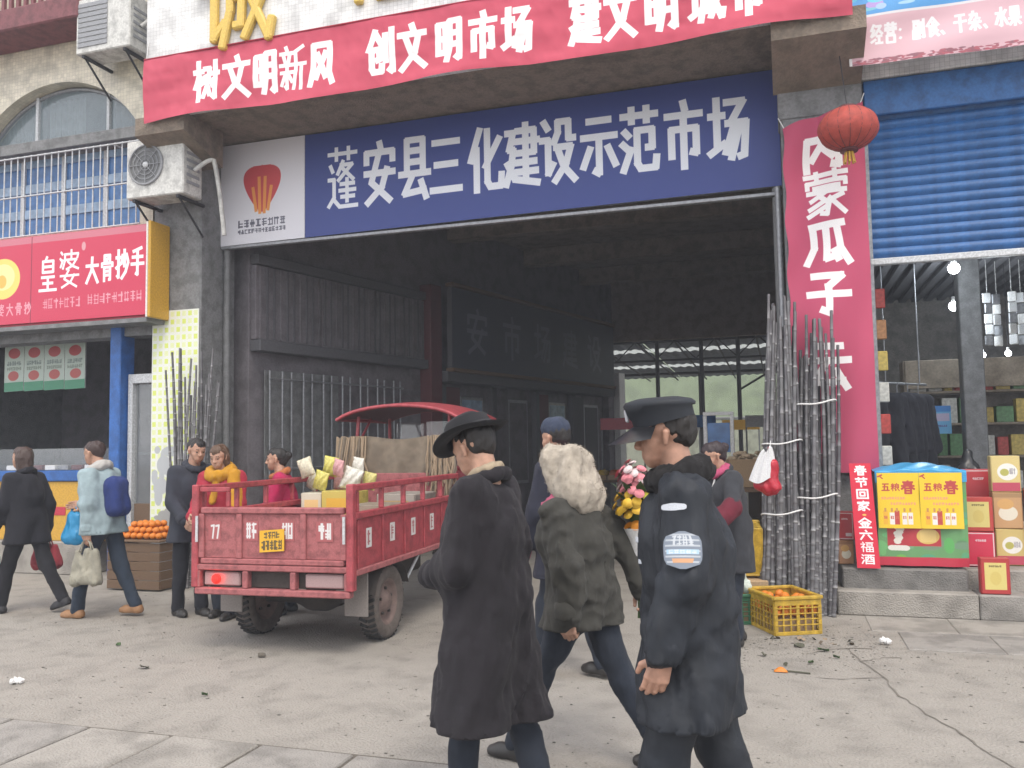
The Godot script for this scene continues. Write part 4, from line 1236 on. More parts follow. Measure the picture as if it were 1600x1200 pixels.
# ------------------------------------------------------------------ signs and banners
func build_signs() -> void:
	# red slogan banner
	var b := thing("slogan_banner", "long red cloth banner with white slogan characters stretched across the gate front", "banner", Vector3(-7.12, 5.45, 0.80))
	var W := 7.86
	var k := 2048.0 / W
	var im := Image.create(2048, 208, false, Image.FORMAT_RGB8)
	im.fill(lc(0.49, 0.062, 0.105))
	var white := lc(0.82, 0.80, 0.80)
	var tx := "树文明新风创文明市场建文明城市"
	var us := [[-6.42, -6.07], [-6.03, -5.64], [-5.60, -5.30], [-5.27, -4.93], [-4.89, -4.58], [-4.17, -3.85], [-3.81, -3.47], [-3.37, -3.07], [-2.99, -2.68], [-2.62, -2.31], [-1.91, -1.60], [-1.56, -1.23], [-1.15, -0.83], [-0.72, -0.40], [-0.31, -0.03]]
	for i in tx.length():
		letter(im, tx[i], Rect2((us[i][0] + 7.12) * k, 34, (us[i][1] - us[i][0]) * k, 142), 8.5, white)
	var m := printed(im, 0.75)
	m.rim_enabled = true
	m.rim = 0.2
	var mb := MB.new()
	var fn := FastNoiseLite.new()
	fn.frequency = 0.5
	mb.sheet(160, 12, func(s, t): return Vector3(s * W, 0.77 * (1.0 - t) + 0.025 * sin(s * PI * 5.0) * t, 0.012 + 0.018 * sin(s * 31.0 + t * 5.0) * (0.3 + t) + 0.022 * fn.get_noise_2d(s * 12.0, t * 3.0) + 0.010 * pow(absf(sin(t * 7.0 + s * 2.0)), 6.0) * t))
	put(b, "cloth", mb.mesh(), m)
	for q in [0.02, W - 0.02]:
		bar(b, "tie_rope", Vector3(q, 0.76, 0.0), Vector3(q + 0.02, 1.0, -0.02), 0.006, M.white, 5)
	bar(b, "hem_batten", Vector3(0, 0.775, 0.01), Vector3(W, 0.775, 0.01), 0.012, M.red_fabric, 6)
	# blue gate sign with emblem panel
	var g := thing("gate_sign", "blue market sign with white characters and a white emblem panel under the gate soffit", "sign", Vector3(0, 0, -0.4))
	im = Image.create(2048, 448, false, Image.FORMAT_RGB8)
	im.fill(lc(0.030, 0.052, 0.235))
	k = 2048.0 / 5.75
	tx = "蓬安县三化建设示范市场"
	var cu := [-5.14, -4.63, -4.16, -3.75, -3.24, -2.80, -2.36, -1.88, -1.42, -0.93, -0.45]
	for i in tx.length():
		letter(im, tx[i], Rect2((cu[i] + 5.67 - 0.21) * k, 70, 0.42 * k, 275), 13.0, lc(0.74, 0.78, 0.84))
	panel(g, "sign_face", Vector3(-5.668, 5.54, 0), Vector3(0.075, 5.54, 0), Vector3(0.075, 4.27, 0), Vector3(-5.668, 4.22, 0), 0.06, printed(im, 0.5), M.steel)
	im = Image.create(384, 416, false, Image.FORMAT_RGB8)
	im.fill(lc(0.70, 0.70, 0.75))
	for i in 60:
		var t := i / 59.0
		var hwid := 92.0 * pow(maxf(0.0, sin(PI * pow(t, 0.62))), 0.6) * (1.0 - 0.3 * t)
		stroke(im, Vector2(192 - hwid, 100 + t * 190), Vector2(192 + hwid, 100 + t * 190), 3.0, lc(0.55, 0.06, 0.07))
	for q in [[150, 190, 165, 285], [178, 150, 182, 295], [206, 150, 202, 295], [234, 190, 219, 285]]:
		stroke(im, Vector2(q[0], q[1]), Vector2(q[2], q[3]), 7.0, lc(0.75, 0.30, 0.07))
	scribble(im, Rect2(80, 320, 220, 28), 8, 2.2, lc(0.10, 0.10, 0.14), 7)
	scribble(im, Rect2(80, 358, 220, 16), 14, 1.6, lc(0.12, 0.12, 0.16), 8)
	panel(g, "emblem_panel", Vector3(-6.915, 5.54, 0.006), Vector3(-5.672, 5.54, 0.006), Vector3(-5.672, 4.22, 0.006), Vector3(-6.915, 4.21, 0.006), 0.06, printed(im, 0.5), M.white)
	bx(g, "bottom_rail", Vector3(-6.9, 4.165, -0.05), Vector3(0.07, 4.205, 0.02), M.steel, 0.005)
	# pink and blue shop fascia on the right
	var f := thing("shop_fascia_sign", "faded pink and blue printed sign over the blue roller shutter", "sign", Vector3(0.73, 5.14, 0.35))
	im = Image.create(2048, 512, false, Image.FORMAT_RGB8)
	im.fill(lc(0.62, 0.40, 0.45))
	im.fill_rect(Rect2i(0, 0, 2048, 272), lc(0.08, 0.30, 0.62))
	for i in 90:
		blob(im, rng.randf() * 2048, rng.randf() * 250, rng.randf_range(10, 60), rng.randf_range(6, 26), lc(rng.randf_range(0.05, 0.5), rng.randf_range(0.25, 0.6), rng.randf_range(0.5, 0.75)))
	im.fill_rect(Rect2i(0, 266, 2048, 12), lc(0.66, 0.64, 0.66))
	for i in 500:
		blob(im, rng.randf() * 2048, 496 + rng.randf_range(-9, 16), rng.randf_range(5, 22), rng.randf_range(2, 6), lc(rng.randf_range(0.24, 0.42), 0.11, 0.14))
	tx = "经营：副食、干杂、水果"
	var fu := [0.93, 1.055, 1.17, 1.30, 1.42, 1.53, 1.65, 1.77, 1.885, 1.99, 2.10]
	k = 2048.0 / 4.3
	for i in tx.length():
		letter(im, tx[i], Rect2((fu[i] - 0.73) * k, 318, 0.105 * k, 100), 5.5, lc(0.76, 0.74, 0.76))
	im.fill_rect(Rect2i(0, 0, 12, 512), lc(0.7, 0.68, 0.68))
	var fm := printed(im, 0.6)
	var fs := MB.new()
	fs.sheet(60, 10, func(s, t): return Vector3(s * 4.3, 1.02 * (1.0 - t) - 0.03 * s, 0.01 * sin(s * 30.0 + t * 9.0) + 0.012 * sin(t * 14.0 + s * 8.0)))
	put(f, "printed_sheet", fs.mesh(), fm)
	bx(f, "frame_rail", Vector3(0.0, 0.96, -0.07), Vector3(4.3, 1.0, -0.03), M.steel)
	bx(f, "frame_rail", Vector3(0.0, 0.08, -0.07), Vector3(4.3, 0.12, -0.03), M.steel)
	for x in [0.15, 1.5, 2.9, 4.2]:
		bx(f, "frame_arm", Vector3(x, 0.97, -0.37), Vector3(x + 0.03, 0.995, -0.072), M.steel)
	# vertical red banner on the right pillar
	var v := thing("vertical_banner", "tall red vertical cloth banner with white characters on the right grey pillar", "banner", Vector3(0.10, 1.25, 0.03))
	im = Image.create(256, 1152, false, Image.FORMAT_RGB8)
	im.fill(lc(0.44, 0.062, 0.13))
	k = 256.0 / 0.76
	var vs := [[0.16, 0.58, 4.62, 4.22], [0.17, 0.60, 4.22, 3.77], [0.17, 0.60, 3.73, 3.29], [0.16, 0.58, 3.24, 2.79], [0.14, 0.55, 2.56, 2.06]]
	tx = "内蒙瓜子云"
	for i in tx.length():
		letter(im, tx[i], Rect2(vs[i][0] * k, (4.72 - vs[i][2]) * k * 0.985, (vs[i][1] - vs[i][0]) * k, (vs[i][2] - vs[i][3]) * k), 10.5, white)
	var vm := MB.new()
	vm.sheet(24, 70, func(s, t): return Vector3(s * 0.76 + 0.012 * sin(t * 40.0) * (1.0 - s), 3.47 * (1.0 - t) + 0.18 * s * pow(1.0 - t, 6.0), 0.02 + 0.016 * sin(s * 11.0 + t * 7.0) + 0.012 * sin(t * 23.0 + s * 5.0) + 0.06 * pow(1.0 - t, 30.0) * absf(sin(s * 7.0))))
	put(v, "cloth", vm.mesh(), printed(im, 0.75))
	bar(v, "hanging_cord", Vector3(0.02, 3.46, 0.02), Vector3(-0.04, 3.6, -0.02), 0.006, M.white, 5)
	bar(v, "hanging_cord", Vector3(0.74, 3.64, 0.02), Vector3(0.78, 3.75, -0.02), 0.006, M.white, 5)
	# red lantern
	var l := thing("red_lantern", "round red cloth lantern hanging in front of the right pillar", "lantern", Vector3(0.68, 4.49, 0.5))
	var lm := MB.new()
	var pr := []
	for i in 19:
		var a := PI * i / 18.0
		pr.append(Vector2(maxf(0.05, sin(a) * 0.275), -cos(a) * 0.205))
	var seg := 48
	lm.lathe(pr, seg, Transform3D(), 1.0, 0.0)
	for i in lm.v.size():
		var an := atan2(lm.v[i].z, lm.v[i].x)
		var q := 1.0 - 0.035 * absf(sin(an * 8.0))
		lm.v[i] = Vector3(lm.v[i].x * q, lm.v[i].y, lm.v[i].z * q)
	put(l, "cloth_shade", lm.mesh(), mat(0.50, 0.075, 0.055, 0.7, "grain", 3.0, "blot", 2.0))
	for i in 16:
		var an := TAU * (i + 0.5) / 16 + PI / 16
		var rib := []
		for j in 13:
			var a := PI * (0.06 + 0.88 * j / 12.0)
			rib.append(Vector3(cos(an) * sin(a) * 0.272, -cos(a) * 0.205, sin(an) * sin(a) * 0.272))
		pipe(l, "rib", rib, 0.004, M.maroon, 5)
	for y in [-0.205, 0.195]:
		var cp := MB.new()
		cp.lathe([Vector2(0.0, 0.02), Vector2(0.08, 0.018), Vector2(0.08, -0.018), Vector2(0.0, -0.02)], 16, Transform3D(Basis(), Vector3(0, y, 0)))
		put(l, "cap", cp.mesh(), M.maroon)
	for i in 8:
		var an := TAU * i / 8
		bar(l, "tassel", Vector3(cos(an) * 0.03, -0.22, sin(an) * 0.03), Vector3(cos(an) * 0.05, -0.33, sin(an) * 0.05), 0.01, M.yellow_plastic, 5)
	bar(l, "cord", Vector3(0, 0.2, 0), Vector3(-0.05, 0.86, -0.1), 0.005, M.dark, 5)
	# red light-box sign of the snack shop
	var s := thing("snack_shop_sign", "red light-box sign with white brush characters over the snack shop at left", "sign", Vector3(-13.2, 3.22, 0.0))
	im = Image.create(2048, 384, false, Image.FORMAT_RGB8)
	im.fill(lc(0.52, 0.028, 0.075))
	im.fill_rect(Rect2i(0, 0, 2048, 30), lc(0.52, 0.15, 0.20))
	k = 2048.0 / 5.78
	var ux := func(u): return (u + 13.2) * k
	tx = "皇婆大骨抄手"
	var lu := [[-9.12, -8.82, 95, 255], [-8.78, -8.46, 70, 245], [-8.36, -8.16, 115, 235], [-8.12, -7.93, 110, 232], [-7.89, -7.69, 95, 228], [-7.66, -7.46, 88, 222]]
	for i in tx.length():
		letter(im, tx[i], Rect2(ux.call(lu[i][0]), lu[i][2], (lu[i][1] - lu[i][0]) * k, lu[i][3] - lu[i][2]), 6.5, lc(0.8, 0.8, 0.82))
	blob(im, ux.call(-8.4), 66, 12, 20, lc(0.6, 0.3, 0.33))
	scribble(im, Rect2(ux.call(-9.05), 285, 0.62 * k, 42), 7, 1.8, lc(0.66, 0.30, 0.36), 3)
	scribble(im, Rect2(ux.call(-8.33), 280, 0.85 * k, 42), 9, 1.8, lc(0.66, 0.32, 0.38), 5)
	im.fill_rect(Rect2i(int(ux.call(-9.25)), 0, 5, 384), lc(0.22, 0.012, 0.04))
	blob(im, ux.call(-9.72), 178, 0.29 * k, 92, lc(0.78, 0.58, 0.14))
	blob(im, ux.call(-9.72), 170, 0.2 * k, 60, lc(0.8, 0.66, 0.3))
	blob(im, ux.call(-9.74), 190, 0.08 * k, 30, lc(0.75, 0.42, 0.08))
	for i in 5:
		letter(im, "皇婆大骨抄"[i], Rect2(ux.call(-9.95 + i * 0.15), 290, 0.11 * k, 56), 3.0, lc(0.66, 0.30, 0.36))
	panel(s, "sign_face", Vector3(0, 1.16, 0.35), Vector3(5.76, 1.16, 0.35), Vector3(5.76, 0.03, 0.35), Vector3(0, 0.03, 0.35), 0.04, printed(im, 0.35), M.red_plastic)
	bx(s, "box_body", Vector3(0, 0.0, 0.02), Vector3(5.76, 1.18, 0.305), M.red_plastic, 0.004)
	bx(s, "yellow_end_cap", Vector3(5.79, -0.01, 0.012), Vector3(5.83, 1.2, 0.375), M.yellow_plastic, 0.02)
	bx(s, "white_edge_trim", Vector3(5.762, -0.005, 0.02), Vector3(5.788, 1.19, 0.37), M.white, 0.004)
	bx(s, "bottom_rail", Vector3(0, -0.06, 0.02), Vector3(5.76, -0.003, 0.34), M.grey_paint, 0.004)
	# chequered yellow-green poster on the left pillar
	im = Image.create(256, 896, false, Image.FORMAT_RGB8)
	im.fill(lc(0.70, 0.72, 0.66))
	for j in range(0, 28):
		for i in 8:
			im.fill_rect(Rect2i(i * 32 + 6, j * 32 + 6, 20, 20), lc(0.60, 0.68, 0.16) if (i + j) % 2 == 0 else lc(0.66, 0.71, 0.40))
	for i in 26:
		blob(im, rng.randf_range(20, 256), 600 + rng.randf_range(-40, 160), rng.randf_range(12, 52), rng.randf_range(10, 40), lc(0.42, 0.44, 0.46))
	for i in 40:
		blob(im, rng.randf_range(0, 256), 860 + rng.randf_range(-40, 30), rng.randf_range(10, 30), rng.randf_range(8, 24), lc(0.32, 0.32, 0.31))
	var cp2 := panel(self, "chequered_poster", Vector3(-7.63, 3.34, 0.012), Vector3(-6.93, 3.34, 0.012), Vector3(-6.93, 0.56, 0.012), Vector3(-7.63, 0.56, 0.012), 0.012, printed(im, 0.5), M.paper)
	tag(cp2, "tall yellow-green chequered vinyl sheet on the left gate pillar", "poster")
	# menu boards in the snack shop
	for i in 4:
		im = Image.create(128, 224, false, Image.FORMAT_RGB8)
		im.fill(lc(0.42, 0.50, 0.44))
		im.fill_rect(Rect2i(0, 180, 128, 44), lc(0.05, 0.25, 0.14))
		blob(im, 64, 40, 40, 26, lc(0.4, 0.05, 0.05))
		blob(im, 60 + i * 3, 150, 36, 24, lc(0.42, 0.08, 0.07))
		scribble(im, Rect2(16, 80, 96, 18), 6, 2.0, lc(0.15, 0.2, 0.18), 20 + i)
		scribble(im, Rect2(16, 108, 96, 14), 8, 2.0, lc(0.2, 0.25, 0.2), 30 + i)
		var x := -10.73 + i * 0.365
		var mp := panel(self, "menu_board", Vector3(x, 3.12 - 0.004 * i, -0.6), Vector3(x + 0.355, 3.12, -0.6), Vector3(x + 0.355, 2.46, -0.6), Vector3(x, 2.45, -0.6), 0.02, printed(im, 0.4), M.white)
		tag(mp, ["leftmost menu board with red dishes in the snack shop", "second menu board from left in the snack shop", "third menu board from left in the snack shop", "rightmost menu board in the snack shop"][i], "menu board", "menu boards")
		bar(mp, "hanging_wire", Vector3(x + 0.17, 3.12, -0.61), Vector3(x + 0.17, 4.04, -0.61), 0.003, M.dark, 4)

# ------------------------------------------------------------------ goods in front of the grocery shop
func build_shop_goods() -> void:
	# drinks chest under a blue sheet with posters hung over its front
	var c := thing("goods_chest", "low chest under a bright blue sheet with yellow posters hung over its front", "chest", Vector3(0.80, 0.4, 0.40))
	bx(c, "chest_body", Vector3(0.0, 0.10, -0.62), Vector3(0.72, 0.86, -0.03), M.grey_paint, 0.02)
	for x in [0.06, 0.66]:
		for z in [-0.55, -0.1]:
			bx(c, "foot", Vector3(x - 0.03, 0, z - 0.03), Vector3(x + 0.03, 0.1, z + 0.03), M.dark)
	var sheet := MB.new()
	sheet.sheet(40, 24, func(s, t):
		var z := lerpf(-0.66, 0.03, minf(1.0, t * 1.25))
		var drop := maxf(0.0, t - 0.8) * 0.5
		return Vector3(-0.02 + s * 0.76, 0.875 + 0.07 * sin(s * PI) * sin(minf(1.0, t * 1.25) * PI * 0.9) + 0.006 * sin(s * 21.0 + t * 17.0) - drop, z + 0.005 * sin(s * 29.0)))
	put(c, "blue_sheet", sheet.mesh(), mat(0.05, 0.33, 0.62, 0.35, "grain", 2.0))
	# lower printed cover
	var im := Image.create(384, 448, false, Image.FORMAT_RGB8)
	im.fill(lc(0.13, 0.30, 0.12))
	for i in 60: blob(im, rng.randf() * 384, rng.randf() * 448, rng.randf_range(14, 60), rng.randf_range(10, 40), lc(rng.randf_range(0.08, 0.2), rng.randf_range(0.22, 0.42), rng.randf_range(0.08, 0.2)))
	im.fill_rect(Rect2i(40, 240, 230, 110), lc(0.42, 0.04, 0.05))
	for i in 14: blob(im, 90 + rng.randf_range(-10, 10), 330 - i * 7, 16, 12, lc(0.72, 0.68, 0.6))
	for i in 5: blob(im, 60 + i * 14, 360, 20, 14, lc(0.7, 0.68, 0.62))
	blob(im, 215, 300, 50, 40, lc(0.62, 0.42, 0.12))
	im.fill_rect(Rect2i(180, 270, 70, 60), lc(0.66, 0.48, 0.18))
	im.fill_rect(Rect2i(0, 405, 384, 43), lc(0.48, 0.03, 0.06))
	var cv := MB.new()
	cv.sheet(20, 12, func(s, t): return Vector3(-0.012 + s * 0.744, 0.83 - t * 0.81, 0.012 + 0.012 * sin(s * 14.0 + t * 3.0)))
	put(c, "printed_cover", cv.mesh(), printed(im, 0.5))
	for i in 2:
		im = Image.create(256, 384, false, Image.FORMAT_RGB8)
		im.fill(lc(0.75, 0.52, 0.03))
		var red := lc(0.42, 0.05, 0.05)
		letter(im, "五", Rect2(26, 72, 50, 54), 4.0, red)
		letter(im, "粮", Rect2(84, 72, 54, 56), 4.0, red)
		letter(im, "春", Rect2(146, 54, 84, 92), 6.5, red)
		stroke(im, Vector2(6, 26), Vector2(30, 14), 5.0, red)
		stroke(im, Vector2(18, 24), Vector2(34, 40), 4.0, red)
		scribble(im, Rect2(20, 168, 150, 16), 9, 2.0, lc(0.72, 0.30, 0.16), 50)
		scribble(im, Rect2(76, 206, 160, 16), 9, 2.0, lc(0.72, 0.30, 0.16), 51)
		for q in [[44, 0], [84, 1], [114, 2], [160, 1], [196, 1]]:
			im.fill_rect(Rect2i(q[0] - 14, 262 + (q[1] % 2) * 14, 30, 96 - (q[1] % 2) * 14), [lc(0.72, 0.40, 0.04), lc(0.72, 0.70, 0.66), lc(0.45, 0.06, 0.05)][q[1]])
			im.fill_rect(Rect2i(q[0] - 6, 244, 13, 26), lc(0.5, 0.25, 0.08))
			scribble(im, Rect2(q[0] - 10, 300, 22, 20), 2, 1.6, lc(0.5, 0.12, 0.08), q[0])
		var pz := MB.new()
		var xo := -0.005 + i * 0.352
		pz.sheet(10, 12, func(s, t): return Vector3(xo + s * 0.350, 0.86 - t * 0.50, 0.052 + 0.006 * sin(s * 9.0 + t * 4.0)))
		put(c, "yellow_poster", pz.mesh(), printed(im, 0.4))
	# standing red vertical banner
	var v := thing("standing_banner", "narrow red standing banner with white characters beside the blue-covered chest", "banner", Vector3(0.56, 0.4, 0.47))
	im = Image.create(160, 896, false, Image.FORMAT_RGB8)
	im.fill(lc(0.60, 0.02, 0.05))
	var tx := "春节回家·金六福酒"
	var y := 18.0
	for i in tx.length():
		if tx[i] == "·":
			blob(im, 80, y + 18, 16, 9, lc(0.7, 0.45, 0.1))
			y += 44
		else:
			letter(im, tx[i], Rect2(34, y, 92, 86), 6.0, lc(0.82, 0.80, 0.80))
			y += 102
	panel(v, "printed_face", Vector3(0.0, 0.95, 0.0), Vector3(0.185, 0.95, 0.0), Vector3(0.225, 0.005, 0.06), Vector3(0.03, 0.005, 0.06), 0.008, printed(im, 0.5), M.red_plastic)
	bar(v, "stay", Vector3(0.1, 0.9, -0.01), Vector3(0.1, 0.0, -0.16), 0.008, M.steel, 6)
	# gift cartons stacked by the entrance
	var boxes := [
		# x, y, z, w, h, d, body colour, kind, label
		[1.66, 0.403, 0.16, 0.24, 0.31, 0.12, [0.45, 0.05, 0.04], 0, "red gift box with yellow panel on top of the near stack"],
		[1.66, 0.403, 0.16, 0.24, 0.31, 0.12, [0.55, 0.03, 0.07], 1, "plain crimson gift box in the middle of the near stack"],
		[1.69, 0.22, 0.56, 0.23, 0.31, 0.09, [0.40, 0.04, 0.04], 0, "red gift box with pale yellow panel standing on the lower step"],
		[1.93, 0.40, 0.0, 0.24, 0.33, 0.16, [0.60, 0.48, 0.20], 2, "yellow gift box with white oval on the second stack"],
		[1.93, 0.40, 0.0, 0.24, 0.33, 0.16, [0.50, 0.30, 0.14], 3, "orange-brown gift box in the second stack"],
		[1.93, 0.40, 0.0, 0.24, 0.33, 0.16, [0.55, 0.43, 0.16], 2, "yellow gift box with dark oval at the foot of the second stack"],
		[2.20, 0.40, 0.05, 0.24, 0.36, 0.16, [0.60, 0.12, 0.05], 3, "orange-red gift box at the right edge of the photo"],
		[2.20, 0.40, 0.05, 0.24, 0.33, 0.16, [0.55, 0.05, 0.05], 4, "red and white gift box at the lower right edge"],
		[1.76, 0.40, -0.32, 0.26, 0.36, 0.16, [0.48, 0.04, 0.05], 1, "dark red carton behind the near stack"],
		[2.06, 0.40, -0.35, 0.28, 0.36, 0.16, [0.62, 0.60, 0.52], 4, "white-fronted carton behind the second stack"],
		[1.78, 0.40, -0.36, 0.30, 0.5, 0.2, [0.40, 0.35, 0.25], 4, "tall beige carton behind the blue-covered chest"],
		[2.36, 0.40, -0.36, 0.30, 0.7, 0.2, [0.30, 0.07, 0.10], 3, "tall maroon carton at the back of the right stacks"],
	]
	var lift := {}
	var order := [1, 0, 2, 5, 4, 3, 7, 6, 10, 8, 9, 11]
	for n in order:
		var q: Array = boxes[n]
		var key := "%.2f" % q[0]
		if n == 8: key = "1.78"
		if n == 9: key = "2.06"
		var base: float = lift.get(key, q[1])
		lift[key] = base + q[4] + 0.003
		gift_box(Vector3(q[0], base, q[2]), Vector3(q[3], q[4], q[5]), q[6], q[7], q[8], rng.randf_range(-0.06, 0.06), n)
	# low cartons behind the standing banner
	gift_box(Vector3(0.50, 0.403, 0.2), Vector3(0.14, 0.22, 0.16), [0.42, 0.22, 0.12], 3, "small brown gift box behind the standing red banner", 0.2, 20)
	gift_box(Vector3(0.52, 0.628, 0.2), Vector3(0.16, 0.26, 0.14), [0.45, 0.04, 0.05], 1, "small red gift box behind the standing red banner", -0.1, 21)
	# a shopper-dark plastic sack standing in the doorway
	var sk := MB.new()
	nets(sk, [[Vector3(0, 0.22, 0), Vector3(0, 0.5, 0), 0.22, 0.16], [Vector3(0, 0.62, 0), Vector3(0.02, 0.78, 0), 0.06, 0.05]], 0.025, 0.12, [], 0.02, 6.0, 5)
	tag(put(self, "black_sack", sk.mesh(), mat(0.02, 0.021, 0.024, 0.35, "grain", 2.0), Vector3(1.75, 0.62, -0.75)), "knotted black plastic sack behind the blue-covered chest", "sack")
	var stl := thing("doorway_bench", "low dark bench under the black sack in the shop doorway", "bench", Vector3(1.75, 0.39, -0.75))
	bx(stl, "bench_top", Vector3(-0.35, 0.2, -0.25), Vector3(0.35, 0.228, 0.25), M.wood)
	for x in [-0.3, 0.3]:
		bx(stl, "leg", Vector3(x - 0.03, 0, -0.2), Vector3(x + 0.03, 0.199, 0.2), M.wood)

func gift_box(at: Vector3, s: Vector3, c: Array, kind: int, label: String, turn: float, sd: int) -> void:
	var t := thing("gift_box", label, "box", at, turn, "gift boxes by the shop entrance")
	var m := mat(c[0], c[1], c[2], 0.4, "grain", 3.0)
	bx(t, "box_body", Vector3(-s.x / 2, 0, -s.z / 2), Vector3(s.x / 2, s.y, s.z / 2), m, 0.006)
	var im := Image.create(96, 128, false, Image.FORMAT_RGB8)
	im.fill(lc(c[0], c[1], c[2]))
	if kind == 0:
		im.fill_rect(Rect2i(10, 14, 76, 100), lc(0.62, 0.52, 0.18))
		scribble(im, Rect2(26, 24, 44, 6), 6, 1.0, lc(0.2, 0.15, 0.05), sd)
		blob(im, 48, 72, 20, 26, lc(0.58, 0.46, 0.14))
	elif kind == 1:
		for e in [Rect2i(0, 0, 96, 4), Rect2i(0, 124, 96, 4), Rect2i(0, 0, 4, 128), Rect2i(92, 0, 4, 128)]:
			im.fill_rect(e, lc(0.66, 0.52, 0.52))
		scribble(im, Rect2(30, 26, 38, 7), 5, 1.2, lc(0.66, 0.5, 0.52), sd)
		im.fill_rect(Rect2i(52, 98, 36, 16), lc(0.6, 0.5, 0.5))
	elif kind == 2:
		blob(im, 54, 56, 36, 32, lc(0.72, 0.71, 0.66))
		blob(im, 44, 58, 16, 14, lc(0.42, 0.40, 0.10))
		im.fill_rect(Rect2i(0, 96, 96, 32), lc(0.45, 0.06, 0.10))
		scribble(im, Rect2(60, 44, 22, 20), 3, 1.0, lc(0.3, 0.28, 0.3), sd)
	elif kind == 3:
		blob(im, 48, 74, 34, 28, lc(0.68, 0.64, 0.52))
		blob(im, 40, 40, 30, 20, lc(0.58, 0.34, 0.12))
		im.fill_rect(Rect2i(0, 0, 96, 16), lc(c[0] * 0.7, c[1] * 0.7, c[2] * 0.7))
	else:
		im.fill_rect(Rect2i(8, 60, 80, 56), lc(0.7, 0.69, 0.66))
		scribble(im, Rect2(18, 72, 60, 10), 6, 1.2, lc(0.4, 0.06, 0.06), sd)
	panel(t, "printed_front", Vector3(-s.x / 2 + 0.008, s.y - 0.008, s.z / 2 + 0.003), Vector3(s.x / 2 - 0.008, s.y - 0.008, s.z / 2 + 0.003), Vector3(s.x / 2 - 0.008, 0.008, s.z / 2 + 0.003), Vector3(-s.x / 2 + 0.008, 0.008, s.z / 2 + 0.003), 0.002, printed(im, 0.35), m)

